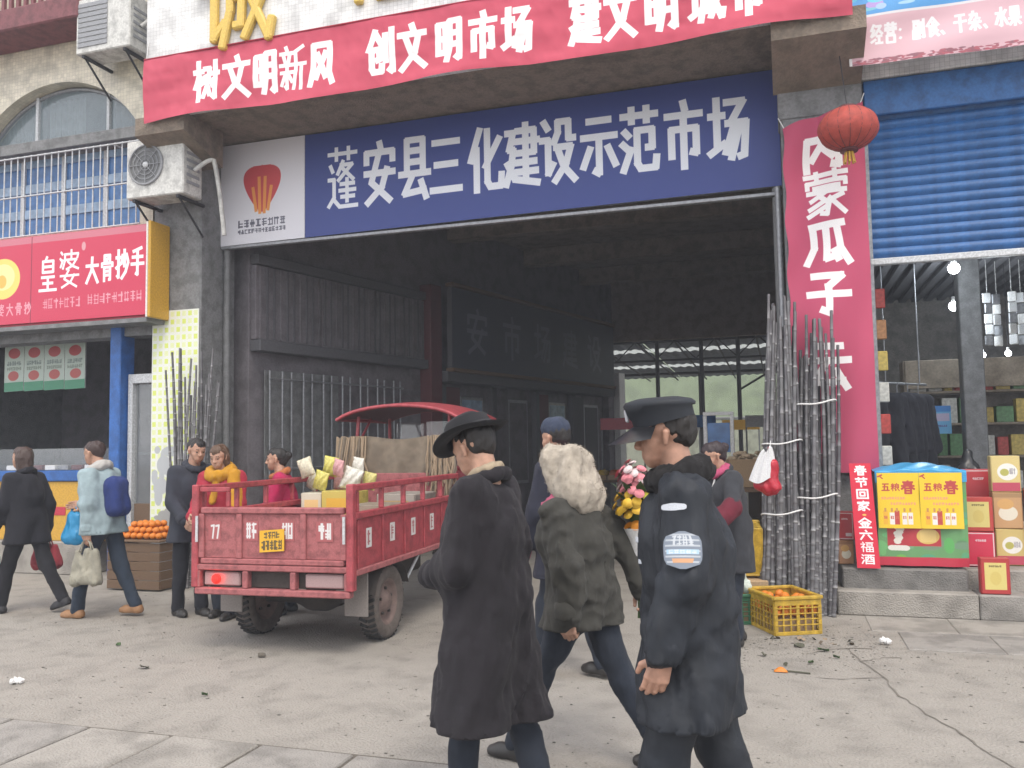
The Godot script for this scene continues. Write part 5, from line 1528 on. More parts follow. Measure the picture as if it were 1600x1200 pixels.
# ------------------------------------------------------------------ the three-wheeled cargo truck
func build_truck() -> void:
	var t := thing("cargo_tricycle", "dusty red three-wheeled cargo truck with open bed parked in front of the gate", "truck", Vector3(-3.77, 0, 3.24), deg_to_rad(2.0))
	var R: StandardMaterial3D = M.truck
	var D: StandardMaterial3D = M.truck_dusty
	var hw := 0.665
	var L := -2.4
	# bed
	bx(t, "bed_floor", Vector3(-hw + 0.03, 0.66, L + 0.02), Vector3(hw - 0.03, 0.71, -0.05), D, 0.004)
	for x in [-0.36, 0.36]:
		bx(t, "chassis_rail", Vector3(x - 0.04, 0.52, -3.6), Vector3(x + 0.04, 0.655, -0.1), M.truck_under, 0.006)
	for z in [-0.4, -1.2, -2.0]:
		bx(t, "cross_member", Vector3(-0.318, 0.55, z - 0.03), Vector3(0.318, 0.63, z + 0.03), M.truck_under, 0.006)
	# tailgate with pressed panels
	var g := Node3D.new()
	g.name = "tailgate"
	t.add_child(g)
	bx(g, "gate_sheet", Vector3(-hw + 0.05, 0.735, -0.03), Vector3(hw - 0.05, 1.075, -0.012), D, 0.003)
	bx(g, "top_rail", Vector3(-hw + 0.05, 1.077, -0.045), Vector3(hw - 0.05, 1.125, 0.012), D, 0.008)
	bx(g, "bottom_rail", Vector3(-hw + 0.05, 0.69, -0.045), Vector3(hw - 0.05, 0.733, 0.012), D, 0.008)
	for x in [-0.61, -0.275, 0.275, 0.61]:
		bx(g, "stiffener", Vector3(x - 0.024, 0.734, -0.012), Vector3(x + 0.024, 1.076, 0.010), D, 0.006)
	var im: Image
	var px := [[-0.5, 0.11], [-0.175, 0.12], [0.135, 0.12], [0.45, 0.14]]
	for i in 4:
		im = Image.create(96, 112, false, Image.FORMAT_RGB8)
		im.fill(lc(0.36, 0.10, 0.105))
		if i == 0:
			for q in [[22, 30, 44, 26], [44, 26, 34, 100], [58, 30, 82, 26], [82, 26, 70, 100]]: stroke(im, Vector2(q[0], q[1]), Vector2(q[2], q[3]), 6.0, lc(0.62, 0.60, 0.60))
		else:
			scribble(im, Rect2(12, 12, 76, 84), 2, 5.5, lc(0.64, 0.62, 0.62), 60 + i * 3)
		panel(g, "painted_character", Vector3(px[i][0] - px[i][1] / 2, 1.02, -0.008), Vector3(px[i][0] + px[i][1] / 2, 1.02, -0.008), Vector3(px[i][0] + px[i][1] / 2, 0.87, -0.008), Vector3(px[i][0] - px[i][1] / 2, 0.87, -0.008), 0.003, printed(im, 0.7), D)
	im = Image.create(160, 112, false, Image.FORMAT_RGB8)
	im.fill(lc(0.68, 0.38, 0.02))
	scribble(im, Rect2(28, 12, 104, 30), 4, 3.0, lc(0.12, 0.08, 0.03), 71)
	scribble(im, Rect2(12, 56, 136, 44), 5, 3.6, lc(0.10, 0.07, 0.03), 72)
	panel(g, "number_plate", Vector3(-0.085, 0.95, 0.020), Vector3(0.125, 0.965, 0.020), Vector3(0.125, 0.80, 0.020), Vector3(-0.085, 0.785, 0.020), 0.006, printed(im, 0.5), M.yellow_plastic)
	# lower rear frame with slots and lamps
	bx(t, "rear_beam", Vector3(-hw, 0.455, -0.06), Vector3(hw, 0.505, 0.014), D, 0.008)
	bx(t, "rear_beam", Vector3(-hw, 0.64, -0.06), Vector3(hw, 0.686, 0.012), D, 0.008)
	for x in [-0.64, -0.22, 0.19, 0.64]:
		bx(t, "rear_divider", Vector3(x - 0.024, 0.507, -0.055), Vector3(x + 0.024, 0.638, 0.010), D, 0.006)
	bx(t, "rear_recess", Vector3(-hw + 0.03, 0.507, -0.10), Vector3(hw - 0.03, 0.638, -0.062), M.truck_under, 0.004)
	var lm := [mat(0.45, 0.20, 0.18, 0.3, "grain", 3.0), mat(0.40, 0.27, 0.27, 0.4, "grain", 3.0)]
	for s in [-1, 1]:
		var lp := Node3D.new()
		lp.name = "tail_lamp"
		t.add_child(lp, true)
		bx(lp, "lamp_housing", Vector3(s * 0.44 - 0.16, 0.52, -0.06), Vector3(s * 0.44 + 0.16, 0.625, -0.02), lm[1], 0.01)
		if s == -1:
			var bl := MB.new()
			var sp := []
			for i in 11: sp.append(Vector2(maxf(0.0, sin(PI * i / 10.0)) * 0.04, -cos(PI * i / 10.0) * 0.03))
			bl.lathe(sp, 18, Transform3D(Basis(Vector3.RIGHT, PI / 2), Vector3(-0.47, 0.575, 0.008)))
			var lens := glow(1.0, 0.05, 0.035, 0.36)
			lens.albedo_color = lc(0.3, 0.01, 0.01)
			put(lp, "lit_lens", bl.mesh(), lens)
			var ol := OmniLight3D.new()
			ol.name = "tail_light"
			ol.position = Vector3(-0.47, 0.575, 0.008)
			ol.light_color = Color(1, 0.25, 0.2)
			ol.light_energy = 0.004
			ol.light_size = 0.012
			ol.omni_range = 6.0
			ol.omni_attenuation = 2.0
			ol.shadow_enabled = true
			lp.add_child(ol)
	# corner posts and short rear rail
	for s in [-1, 1]:
		bx(t, "corner_post", Vector3(s * hw - 0.03, 0.507, -0.05), Vector3(s * hw + 0.03, 1.30, 0.016), R, 0.008)
		bar(t, "latch_pin", Vector3(s * 0.63, 0.86, 0.035), Vector3(s * 0.63, 1.06, 0.035), 0.012, M.bright_bar, 6)
	bx(t, "rear_stub_rail", Vector3(-hw + 0.032, 1.245, -0.03), Vector3(-hw + 0.3, 1.28, 0.0), R, 0.005)
	bx(t, "rear_stub_post", Vector3(-hw + 0.27, 1.126, -0.03), Vector3(-hw + 0.3, 1.244, 0.0), R, 0.005)
	# sides: lower pressed panels, upper open rails
	for s in [-1, 1]:
		var sd := Node3D.new()
		sd.name = "side_panel"
		t.add_child(sd, true)
		var x0: float = s * hw
		bx(sd, "side_sheet", Vector3(x0 - 0.008, 0.66, L), Vector3(x0 + 0.008, 1.03, -0.06), R, 0.002)
		bx(sd, "side_top_rail", Vector3(x0 - 0.025, 1.245, L), Vector3(x0 + 0.025, 1.295, -0.055), R, 0.008)
		bx(sd, "side_mid_rail", Vector3(x0 - 0.028, 1.032, L), Vector3(x0 + 0.028, 1.085, -0.055), R, 0.008)
		bx(sd, "side_bottom_rail", Vector3(x0 - 0.028, 0.61, L), Vector3(x0 + 0.028, 0.658, -0.062), D, 0.008)
		for i in 6:
			var z := -0.09 - i * 0.455
			bx(sd, "side_post", Vector3(x0 + s * 0.009, 0.66, z - 0.028), Vector3(x0 + s * 0.022, 1.03, z + 0.0), R, 0.004)
			bx(sd, "rail_post", Vector3(x0 - 0.02, 1.086, z - 0.028), Vector3(x0 + 0.02, 1.244, z + 0.0), R, 0.004)
		if s == 1:
			for i in 5:
				im = Image.create(48, 80, false, Image.FORMAT_RGB8)
				im.fill(lc(0.60, 0.58, 0.57))
				scribble(im, Rect2(10, 12, 28, 56), 1, 3.0, lc(0.36, 0.14, 0.14), 80 + i)
				var z := -0.30 - i * 0.455
				panel(sd, "painted_character", Vector3(x0 + 0.012, 0.95, z + 0.05), Vector3(x0 + 0.012, 0.95, z - 0.05), Vector3(x0 + 0.012, 0.80, z - 0.05), Vector3(x0 + 0.012, 0.80, z + 0.05), 0.002, printed(im, 0.7), R)
	bx(t, "front_board", Vector3(-hw, 0.71, L - 0.02), Vector3(hw, 1.30, L - 0.002), D, 0.004)
	# rear axle, wheels, springs, guards
	bar(t, "axle", Vector3(-0.5, 0.30, -0.78), Vector3(0.5, 0.30, -0.78), 0.04, M.truck_under, 10)
	var df := MB.new()
	nets(df, [[Vector3(-0.06, 0.3, -0.78), Vector3(0.06, 0.3, -0.78), 0.1, 0.1], [Vector3(-0.2, 0.3, -0.78), Vector3(0.2, 0.3, -0.78), 0.05, 0.05]], 0.025, 0.06)
	put(t, "differential", df.mesh(), M.truck_under)
	for s in [-1, 1]:
		wheel(t, Vector3(s * 0.565, 0.30, -0.78), 0.30, 0.165)
		for i in 4:
			bx(t, "spring_leaf", Vector3(s * 0.40 - 0.03, 0.40 + i * 0.014, -1.2 + i * 0.06), Vector3(s * 0.40 + 0.03, 0.412 + i * 0.014, -0.36 - i * 0.06), M.truck_under, 0.003)
		bx(t, "mud_flap", Vector3(s * 0.555 - 0.10, 0.26, -0.335), Vector3(s * 0.555 + 0.10, 0.60, -0.32), mat(0.24, 0.215, 0.2, 0.9, "grain", 2.0), 0.004)
		var gd := MB.new()
		gd.sheet(14, 1, func(q, w): return Vector3(s * 0.565 + (w - 0.5) * 0.2, 0.30 + sin(PI * (0.1 + 0.8 * q)) * 0.345, -0.78 + cos(PI * (0.1 + 0.8 * q)) * 0.36))
		put(t, "wheel_guard", gd.mesh(), M.truck_under)
		bar(t, "side_stay", Vector3(s * 0.62, 0.62, -1.5), Vector3(s * 0.56, 0.38, -1.3), 0.014, M.bright_bar, 6)
	# cab: bench back with sacking, posts and a red canopy
	for x in [-0.56, 0.56]:
		for z in [[-2.5, -2.62], [-3.55, -3.45]]:
			bar(t, "canopy_post", Vector3(x, 0.7, z[0]), Vector3(x * 0.93, 1.90, z[1]), 0.02, R, 8)
	bar(t, "canopy_brace", Vector3(0.53, 1.55, -2.57), Vector3(0.53, 1.88, -2.95), 0.014, R, 6)
	bar(t, "canopy_brace", Vector3(-0.53, 1.55, -2.57), Vector3(-0.53, 1.88, -2.95), 0.014, R, 6)
	bar(t, "cab_rail", Vector3(-0.56, 1.60, -2.52), Vector3(0.56, 1.60, -2.52), 0.018, R, 8)
	var cn := MB.new()
	cn.sheet(20, 14, func(s, q): return Vector3(lerpf(-0.68, 0.68, s), 1.93 + 0.09 * sin(s * PI) + 0.04 * sin(q * PI) - 0.05 * pow(absf(2 * s - 1), 6), lerpf(-3.75, -2.42, q)))
	put(t, "canopy_top", cn.mesh(), R)
	var cb := MB.new()
	cb.sheet(20, 14, func(s, q): return Vector3(lerpf(-0.67, 0.67, s), 1.90 + 0.085 * sin(s * PI) + 0.04 * sin(q * PI) - 0.05 * pow(absf(2 * s - 1), 6), lerpf(-3.74, -2.43, q)))
	put(t, "canopy_lining", cb.mesh(), M.maroon)
	for q in [-2.42, -3.75]:
		var ed := []
		for i in 21: ed.append(Vector3(lerpf(-0.68, 0.68, i / 20.0), 1.915 + 0.0875 * sin(i / 20.0 * PI) - 0.05 * pow(absf(2 * i / 20.0 - 1), 6), q))
		pipe(t, "canopy_edge", ed, 0.02, R, 6)
	for x in [-0.68, 0.68]:
		bar(t, "canopy_edge", Vector3(x, 1.87, -3.75), Vector3(x, 1.87, -2.42), 0.02, R, 6)
	bx(t, "seat", Vector3(-0.45, 0.75, -3.1), Vector3(0.45, 0.95, -2.62), M.dark, 0.03)
	bx(t, "seat_back", Vector3(-0.45, 0.95, -2.66), Vector3(0.45, 1.36, -2.58), M.dark, 0.03)
	bx(t, "windscreen_frame", Vector3(-0.52, 1.30, -3.62), Vector3(0.52, 1.34, -3.58), R, 0.006)
	bx(t, "windscreen", Vector3(-0.5, 1.345, -3.605), Vector3(0.5, 1.86, -3.60), M.shop_glass, 0.0)
	bx(t, "front_cowl", Vector3(-0.5, 0.7, -3.68), Vector3(0.5, 1.298, -3.56), R, 0.03)
	pipe(t, "handlebar", [Vector3(-0.34, 1.12, -3.12), Vector3(-0.26, 1.16, -3.3), Vector3(0, 1.12, -3.42), Vector3(0.26, 1.16, -3.3), Vector3(0.34, 1.12, -3.12)], 0.016, M.dark, 8)
	bar(t, "steering_column", Vector3(0, 1.12, -3.42), Vector3(0, 0.34, -3.8), 0.03, M.truck_under, 8)
	bx(t, "engine", Vector3(-0.2, 0.3, -2.6), Vector3(0.2, 0.62, -1.95), M.truck_under, 0.03)
	wheel(t, Vector3(0, 0.28, -3.85), 0.28, 0.12)
	# sacking over the cab back and hanging tufts of straw twine at both ends
	var sk := thing("sacking_cover", "brown sacking draped over the back of the red truck's cab", "cover", t.position, t.rotation.y)
	var sm := MB.new()
	sm.sheet(40, 14, func(s, q): return Vector3(lerpf(-0.63, 0.63, s), 1.67 - q * 0.56 + 0.02 * sin(s * 9.0), -2.475 + 0.03 * sin(q * 2.5) + 0.018 * sin(s * 23.0 + q * 6.0) * (0.3 + q)))
	put(sk, "sack_sheet", sm.mesh(), M.sack)
	for s in [-1, 1]:
		var tf := Node3D.new()
		tf.name = "twine_tuft"
		sk.add_child(tf, true)
		for i in 70:
			var x: float = s * 0.52 + rng.randf_range(-0.16, 0.16)
			var z := -2.42 + rng.randf_range(-0.03, 0.05)
			var ln := rng.randf_range(0.32, 0.62)
			pipe(tf, "strand", [Vector3(x, 1.66 + rng.randf() * 0.03, z - 0.03), Vector3(x + rng.randf_range(-0.03, 0.03), 1.66 - ln * 0.5, z + 0.03), Vector3(x + rng.randf_range(-0.06, 0.06), 1.66 - ln, z + rng.randf_range(0, 0.04))], rng.randf_range(0.006, 0.013), M.straw if i % 3 else M.sack, 5)
	# the load in the bed
	var base := t.transform
	var cargo := [
		[Vector3(-0.15, 0.712, -1.55), Vector3(0.34, 0.46, 0.3), [0.55, 0.44, 0.10], "yellow carton standing in the bed of the red truck"],
		[Vector3(-0.46, 0.712, -1.6), Vector3(0.22, 0.44, 0.3), [0.62, 0.58, 0.46], "cream carton standing at the left of the red truck's bed"],
		[Vector3(0.35, 0.712, -1.2), Vector3(0.4, 0.36, 0.4), [0.30, 0.24, 0.18], "brown carton behind the right rails of the red truck"],
		[Vector3(0.35, 0.712, -1.85), Vector3(0.4, 0.42, 0.5), [0.34, 0.30, 0.26], "grey-brown carton against the front of the red truck's bed"],
	]
	for q in cargo:
		var c := thing("carton", q[3], "carton", base * q[0], t.rotation.y + rng.randf_range(-0.08, 0.08), "cartons in the truck bed")
		var m := mat(q[2][0], q[2][1], q[2][2], 0.7, "grain", 2.0, "blot", 1.5)
		bx(c, "carton_body", Vector3(-q[1].x / 2, 0, -q[1].z / 2), Vector3(q[1].x / 2, q[1].y, q[1].z / 2), m, 0.01)
		im = Image.create(96, 96, false, Image.FORMAT_RGB8)
		im.fill(lc(q[2][0], q[2][1], q[2][2]))
		scribble(im, Rect2(14, 50, 68, 26), 4, 2.4, lc(q[2][0] * 0.4, q[2][1] * 0.35, q[2][2] * 0.4), 90)
		im.fill_rect(Rect2i(14, 12, 68, 26), lc(minf(q[2][0] * 1.2, 0.75), q[2][1] * 0.9, q[2][2] * 0.5))
		panel(c, "printed_front", Vector3(-q[1].x / 2 + 0.012, q[1].y - 0.012, q[1].z / 2 + 0.003), Vector3(q[1].x / 2 - 0.012, q[1].y - 0.012, q[1].z / 2 + 0.003), Vector3(q[1].x / 2 - 0.012, 0.012, q[1].z / 2 + 0.003), Vector3(-q[1].x / 2 + 0.012, 0.012, q[1].z / 2 + 0.003), 0.002, printed(im, 0.6), m)
	# bagged snacks heaped on the cartons
	var sc := [[0.70, 0.66, 0.50], [0.66, 0.60, 0.15], [0.66, 0.36, 0.36], [0.72, 0.70, 0.62], [0.62, 0.56, 0.2]]
	for i in 9:
		var mb := MB.new()
		for sgn in [-1.0, 1.0]:
			mb.sheet(10, 12, func(s2, t2): return Vector3((s2 - 0.5) * 0.17 * (1.0 - 0.06 * sin(t2 * PI)), 0.2 * (1.0 - t2), sgn * 0.05 * pow(sin(s2 * PI), 0.5) * pow(maxf(0.0, sin(t2 * PI)), 0.6) + 0.006 * sin(s2 * 17.0 + t2 * 9.0 + i)))
		var c: Array = sc[i % 5]
		var p := Vector3(-0.58 + (i % 5) * 0.15, 1.172 + (0.0 if i < 5 else 0.13), -1.62 + (0.06 if i % 2 else -0.06))
		if i >= 5: p += Vector3(0.06, 0, 0.03)
		tag(put(self, "snack_bag", mb.mesh(), mat(c[0], c[1], c[2], 0.35, "blot", 4.0), base * p, Basis(Vector3.UP, rng.randf_range(-0.5, 0.5)) * Basis(Vector3.BACK, rng.randf_range(-0.4, 0.4)).scaled(Vector3.ONE * rng.randf_range(0.8, 1.1))), ["cream snack bag at the left of the lower row in the truck", "yellow snack bag second in the lower row in the truck", "pink snack bag in the middle of the lower row in the truck", "white snack bag fourth in the lower row in the truck", "mustard snack bag at the right of the lower row in the truck", "cream snack bag at the left of the top row in the truck", "yellow snack bag second in the top row in the truck", "pink snack bag third in the top row in the truck", "white snack bag at the right of the top row in the truck"][i], "bag", "snack bags heaped in the truck")

func wheel(t: Node3D, at: Vector3, r: float, w: float) -> void:
	var o := Node3D.new()
	o.name = "wheel"
	t.add_child(o, true)
	o.position = at
	var turn := Transform3D(Basis(Vector3.BACK, PI / 2), Vector3.ZERO)
	var ty := MB.new()
	var h := w / 2
	ty.lathe([Vector2(r * 0.62, -h * 0.7), Vector2(r * 0.78, -h), Vector2(r * 0.92, -h * 0.96), Vector2(r * 0.985, -h * 0.75), Vector2(r, -h * 0.4), Vector2(r, h * 0.4), Vector2(r * 0.985, h * 0.75), Vector2(r * 0.92, h * 0.96), Vector2(r * 0.78, h), Vector2(r * 0.62, h * 0.7)], 40, turn)
	put(o, "tyre", ty.mesh(), M.dusty_rubber)
	var tr := MB.new()
	for i in 36:
		var a := TAU * i / 36
		for q in [-1, 1]:
			tr.box(Vector3(q * w * 0.22, cos(a) * r * 1.0, sin(a) * r * 1.0), Vector3(w * 0.42, 0.018, 0.026), 0.003, Basis(Vector3.RIGHT, a) * Basis(Vector3.UP, q * 0.4))
	put(o, "tread_blocks", tr.mesh(), M.rubber)
	var ri := MB.new()
	for s in [-1, 1]:
		ri.lathe([Vector2(r * 0.63, s * h * 0.72), Vector2(r * 0.56, s * h * 0.62), Vector2(r * 0.5, s * h * 0.2), Vector2(r * 0.3, s * h * 0.35), Vector2(r * 0.22, s * h * 0.75), Vector2(0.0, s * h * 0.78)], 28, turn)
	put(o, "rim", ri.mesh(), mat(0.24, 0.17, 0.15, 0.85, "grain", 3.0, "blot", 2.0))
	for i in 5:
		var a := TAU * i / 5
		for s in [-1, 1]:
			bar(o, "wheel_bolt", Vector3(s * h * 0.3, cos(a) * r * 0.36, sin(a) * r * 0.36), Vector3(s * h * 0.55, cos(a) * r * 0.36, sin(a) * r * 0.36), 0.012, M.truck_under, 6)

# ------------------------------------------------------------------ sugar cane
func cane_mesh(length: float, r: float, sd: int) -> ArrayMesh:
	var q := RandomNumberGenerator.new()
	q.seed = sd
	var path := []
	var rad := []
	var col := []
	var y := 0.0
	var dark := Color(0.055, 0.05, 0.058).lerp(Color(0.10, 0.095, 0.10), q.randf())
	var bx_ := q.randf_range(-0.03, 0.03)
	var bz := q.randf_range(-0.03, 0.03)
	var P := func(h): return Vector3(bx_ * sin(h / length * PI), h, bz * sin(h / length * PI))
	while y < length:
		var step := lerpf(0.09, 0.21, clampf(y / length * 1.4, 0, 1)) * q.randf_range(0.7, 1.35)
		var k := 1.0 - 0.35 * y / length
		path.append(P.call(y)); rad.append(r * k * 1.15); col.append(Color(0.07, 0.06, 0.06))
		path.append(P.call(y + 0.010)); rad.append(r * k * 1.12); col.append(Color(0.12, 0.12, 0.125).lerp(Color(0.5, 0.5, 0.5), pow(q.randf(), 2.0)))
		path.append(P.call(y + 0.026)); rad.append(r * k); col.append(dark.lerp(Color(0.34, 0.34, 0.35), q.randf() * 0.7))
		path.append(P.call(y + step * 0.5)); rad.append(r * k * 0.96); col.append(dark.lerp(Color(0.15, 0.15, 0.16), q.randf() * 0.6))
		path.append(P.call(y + step - 0.014)); rad.append(r * k); col.append(dark.lerp(Color(0.18, 0.18, 0.19), q.randf()))
		y += step
	var mb := MB.new()
	mb.tube(path, rad, 7, true, col)
	return mb.mesh(true)

func build_canes() -> void:
	var vars := []
	for i in 8: vars.append(cane_mesh(2.9, 0.020 + 0.0015 * (i % 4), 100 + i))
	# right: two bundles leaning on the pillar
	var tops := [
		["cane_bundle", "tall bundle of dark sugar canes leaning left of the red vertical banner", -0.27, 0.12, -0.10, 0.14, 30],
		["cane_bundle", "shorter bundle of dark sugar canes leaning against the red vertical banner", 0.06, 0.40, 0.16, 0.50, 34]]
	for n in 2:
		var q: Array = tops[n]
		var t := thing(q[0], q[1], "sugar cane", Vector3(0, 0, 0), 0.0, "sugar cane bundles")
		for i in q[6]:
			var s: float = float(i) / (q[6] - 1)
			var b := Vector3(lerpf(q[2], q[3], s) + rng.randf_range(-0.02, 0.02), 0.0, 0.74 - n * 0.02 + rng.randf_range(-0.10, 0.05))
			if b.x > 0.36: b.x = 0.36
			var hgt := rng.randf_range(2.45, 2.98) if n == 0 else rng.randf_range(1.95, 2.62)
			if n == 1 and i % 6 == 0: hgt = 2.75
			var e := Vector3(lerpf(q[4], q[5], s) + rng.randf_range(-0.04, 0.04), hgt, 0.14 + rng.randf_range(0.0, 0.12))
			var d := e - b
			var yb := d.normalized()
			var xb := yb.cross(Vector3.BACK).normalized()
			put(t, "cane", vars[rng.randi() % 8], M.cane, b, Basis(xb, yb * (d.length() / 2.9), xb.cross(yb)) * Basis(Vector3.UP, rng.randf() * TAU))
		var ties := [[-0.17, 1.55], [-0.2, 0.9]] if n == 0 else [[0.2, 1.92], [0.2, 1.05]]
		for w in ties:
			var ring := []
			var cx := lerpf(lerpf(q[2], q[4], w[1] / 2.9), lerpf(q[3], q[5], w[1] / 2.9), 0.5)
			var cz: float = lerpf(0.72, 0.2, w[1] / 2.7)
			for j in 25:
				var a := TAU * j / 24
				ring.append(Vector3(cx + cos(a) * 0.185, w[1] + 0.01 * sin(a * 3.0) + 0.02 * cos(a), cz + sin(a) * 0.11))
			pipe(t, "tie_band", ring, 0.008, M.white, 6)
	# left: a loose fan against the left pillar
	var t2 := thing("cane_bundle", "loose fan of dark sugar canes standing against the chequered left pillar", "sugar cane", Vector3.ZERO, 0.0, "sugar cane bundles")
	for i in 18:
		var s := float(i) / 17
		var b := Vector3(-6.72 + s * 0.32 + rng.randf_range(-0.03, 0.03), 0, 0.62 + rng.randf_range(-0.08, 0.08))
		var e := Vector3(lerpf(-7.18, -6.42, s) + rng.randf_range(-0.05, 0.05), rng.randf_range(2.2, 2.85), 0.2 + rng.randf_range(0, 0.1))
		var d := e - b
		var yb := d.normalized()
		var xb := yb.cross(Vector3.BACK).normalized()
		put(t2, "cane", vars[rng.randi() % 8], M.cane, b, Basis(xb * 0.85, yb * (d.length() / 2.9), xb.cross(yb) * 0.85) * Basis(Vector3.UP, rng.randf() * TAU))

# ------------------------------------------------------------------ crates and fruit on the pavement
func crate(at: Vector3, s: Vector3, turn: float, m: Material, label: String) -> Node3D:
	var t := thing("plastic_crate", label, "crate", at, turn, "plastic crates")
	var th := 0.014
	# every wall is a rim, a skirt, uprights and horizontal bars with real gaps between
	for w in 4:
		var along_x := w < 2
		var sg := 1.0 if w % 2 == 0 else -1.0
		var ln := s.x if along_x else s.z
		var off := (s.z if along_x else s.x) / 2
		var wall := Node3D.new()
		wall.name = "crate_wall"
		t.add_child(wall, true)
		wall.position = Vector3(0, 0, sg * off) if along_x else Vector3(sg * off, 0, 0)
		wall.rotation.y = 0.0 if along_x else PI / 2
		bx(wall, "rim", Vector3(-ln / 2 - 0.012, s.y - 0.028, -0.02), Vector3(ln / 2 + 0.012, s.y, 0.02), m, 0.006)
		bx(wall, "upper_band", Vector3(-ln / 2, s.y * 0.76, -th / 2), Vector3(ln / 2, s.y - 0.029, th / 2), m, 0.003)
		bx(wall, "skirt", Vector3(-ln / 2, 0, -th / 2), Vector3(ln / 2, 0.03, th / 2), m, 0.003)
		var nu := 7 if along_x else 9
		for i in nu:
			var x := lerpf(-ln / 2 + 0.012, ln / 2 - 0.012, float(i) / (nu - 1))
			bx(wall, "upright", Vector3(x - (0.014 if i % 3 == 0 else 0.007), 0.031, -th * 0.45), Vector3(x + (0.014 if i % 3 == 0 else 0.007), s.y * 0.759, th * 0.45), m, 0.002)
		for i in 4:
			var y := 0.03 + (s.y * 0.73) * (i + 1) / 5.0
			bx(wall, "crossbar", Vector3(-ln / 2, y, -th * 0.62), Vector3(ln / 2, y + 0.009, th * 0.62), m, 0.002)
	bx(t, "crate_floor", Vector3(-s.x / 2, 0.004, -s.z / 2), Vector3(s.x / 2, 0.018, s.z / 2), m, 0.003)
	return t

func orange_mesh() -> ArrayMesh:
	var mb := MB.new()
	var pr := []
	for i in 11:
		var a := PI * i / 10.0
		pr.append(Vector2(sin(a) * 0.040, -cos(a) * 0.037 - (0.004 if i == 10 else 0.0)))
	mb.lathe(pr, 16)
	return mb.mesh()

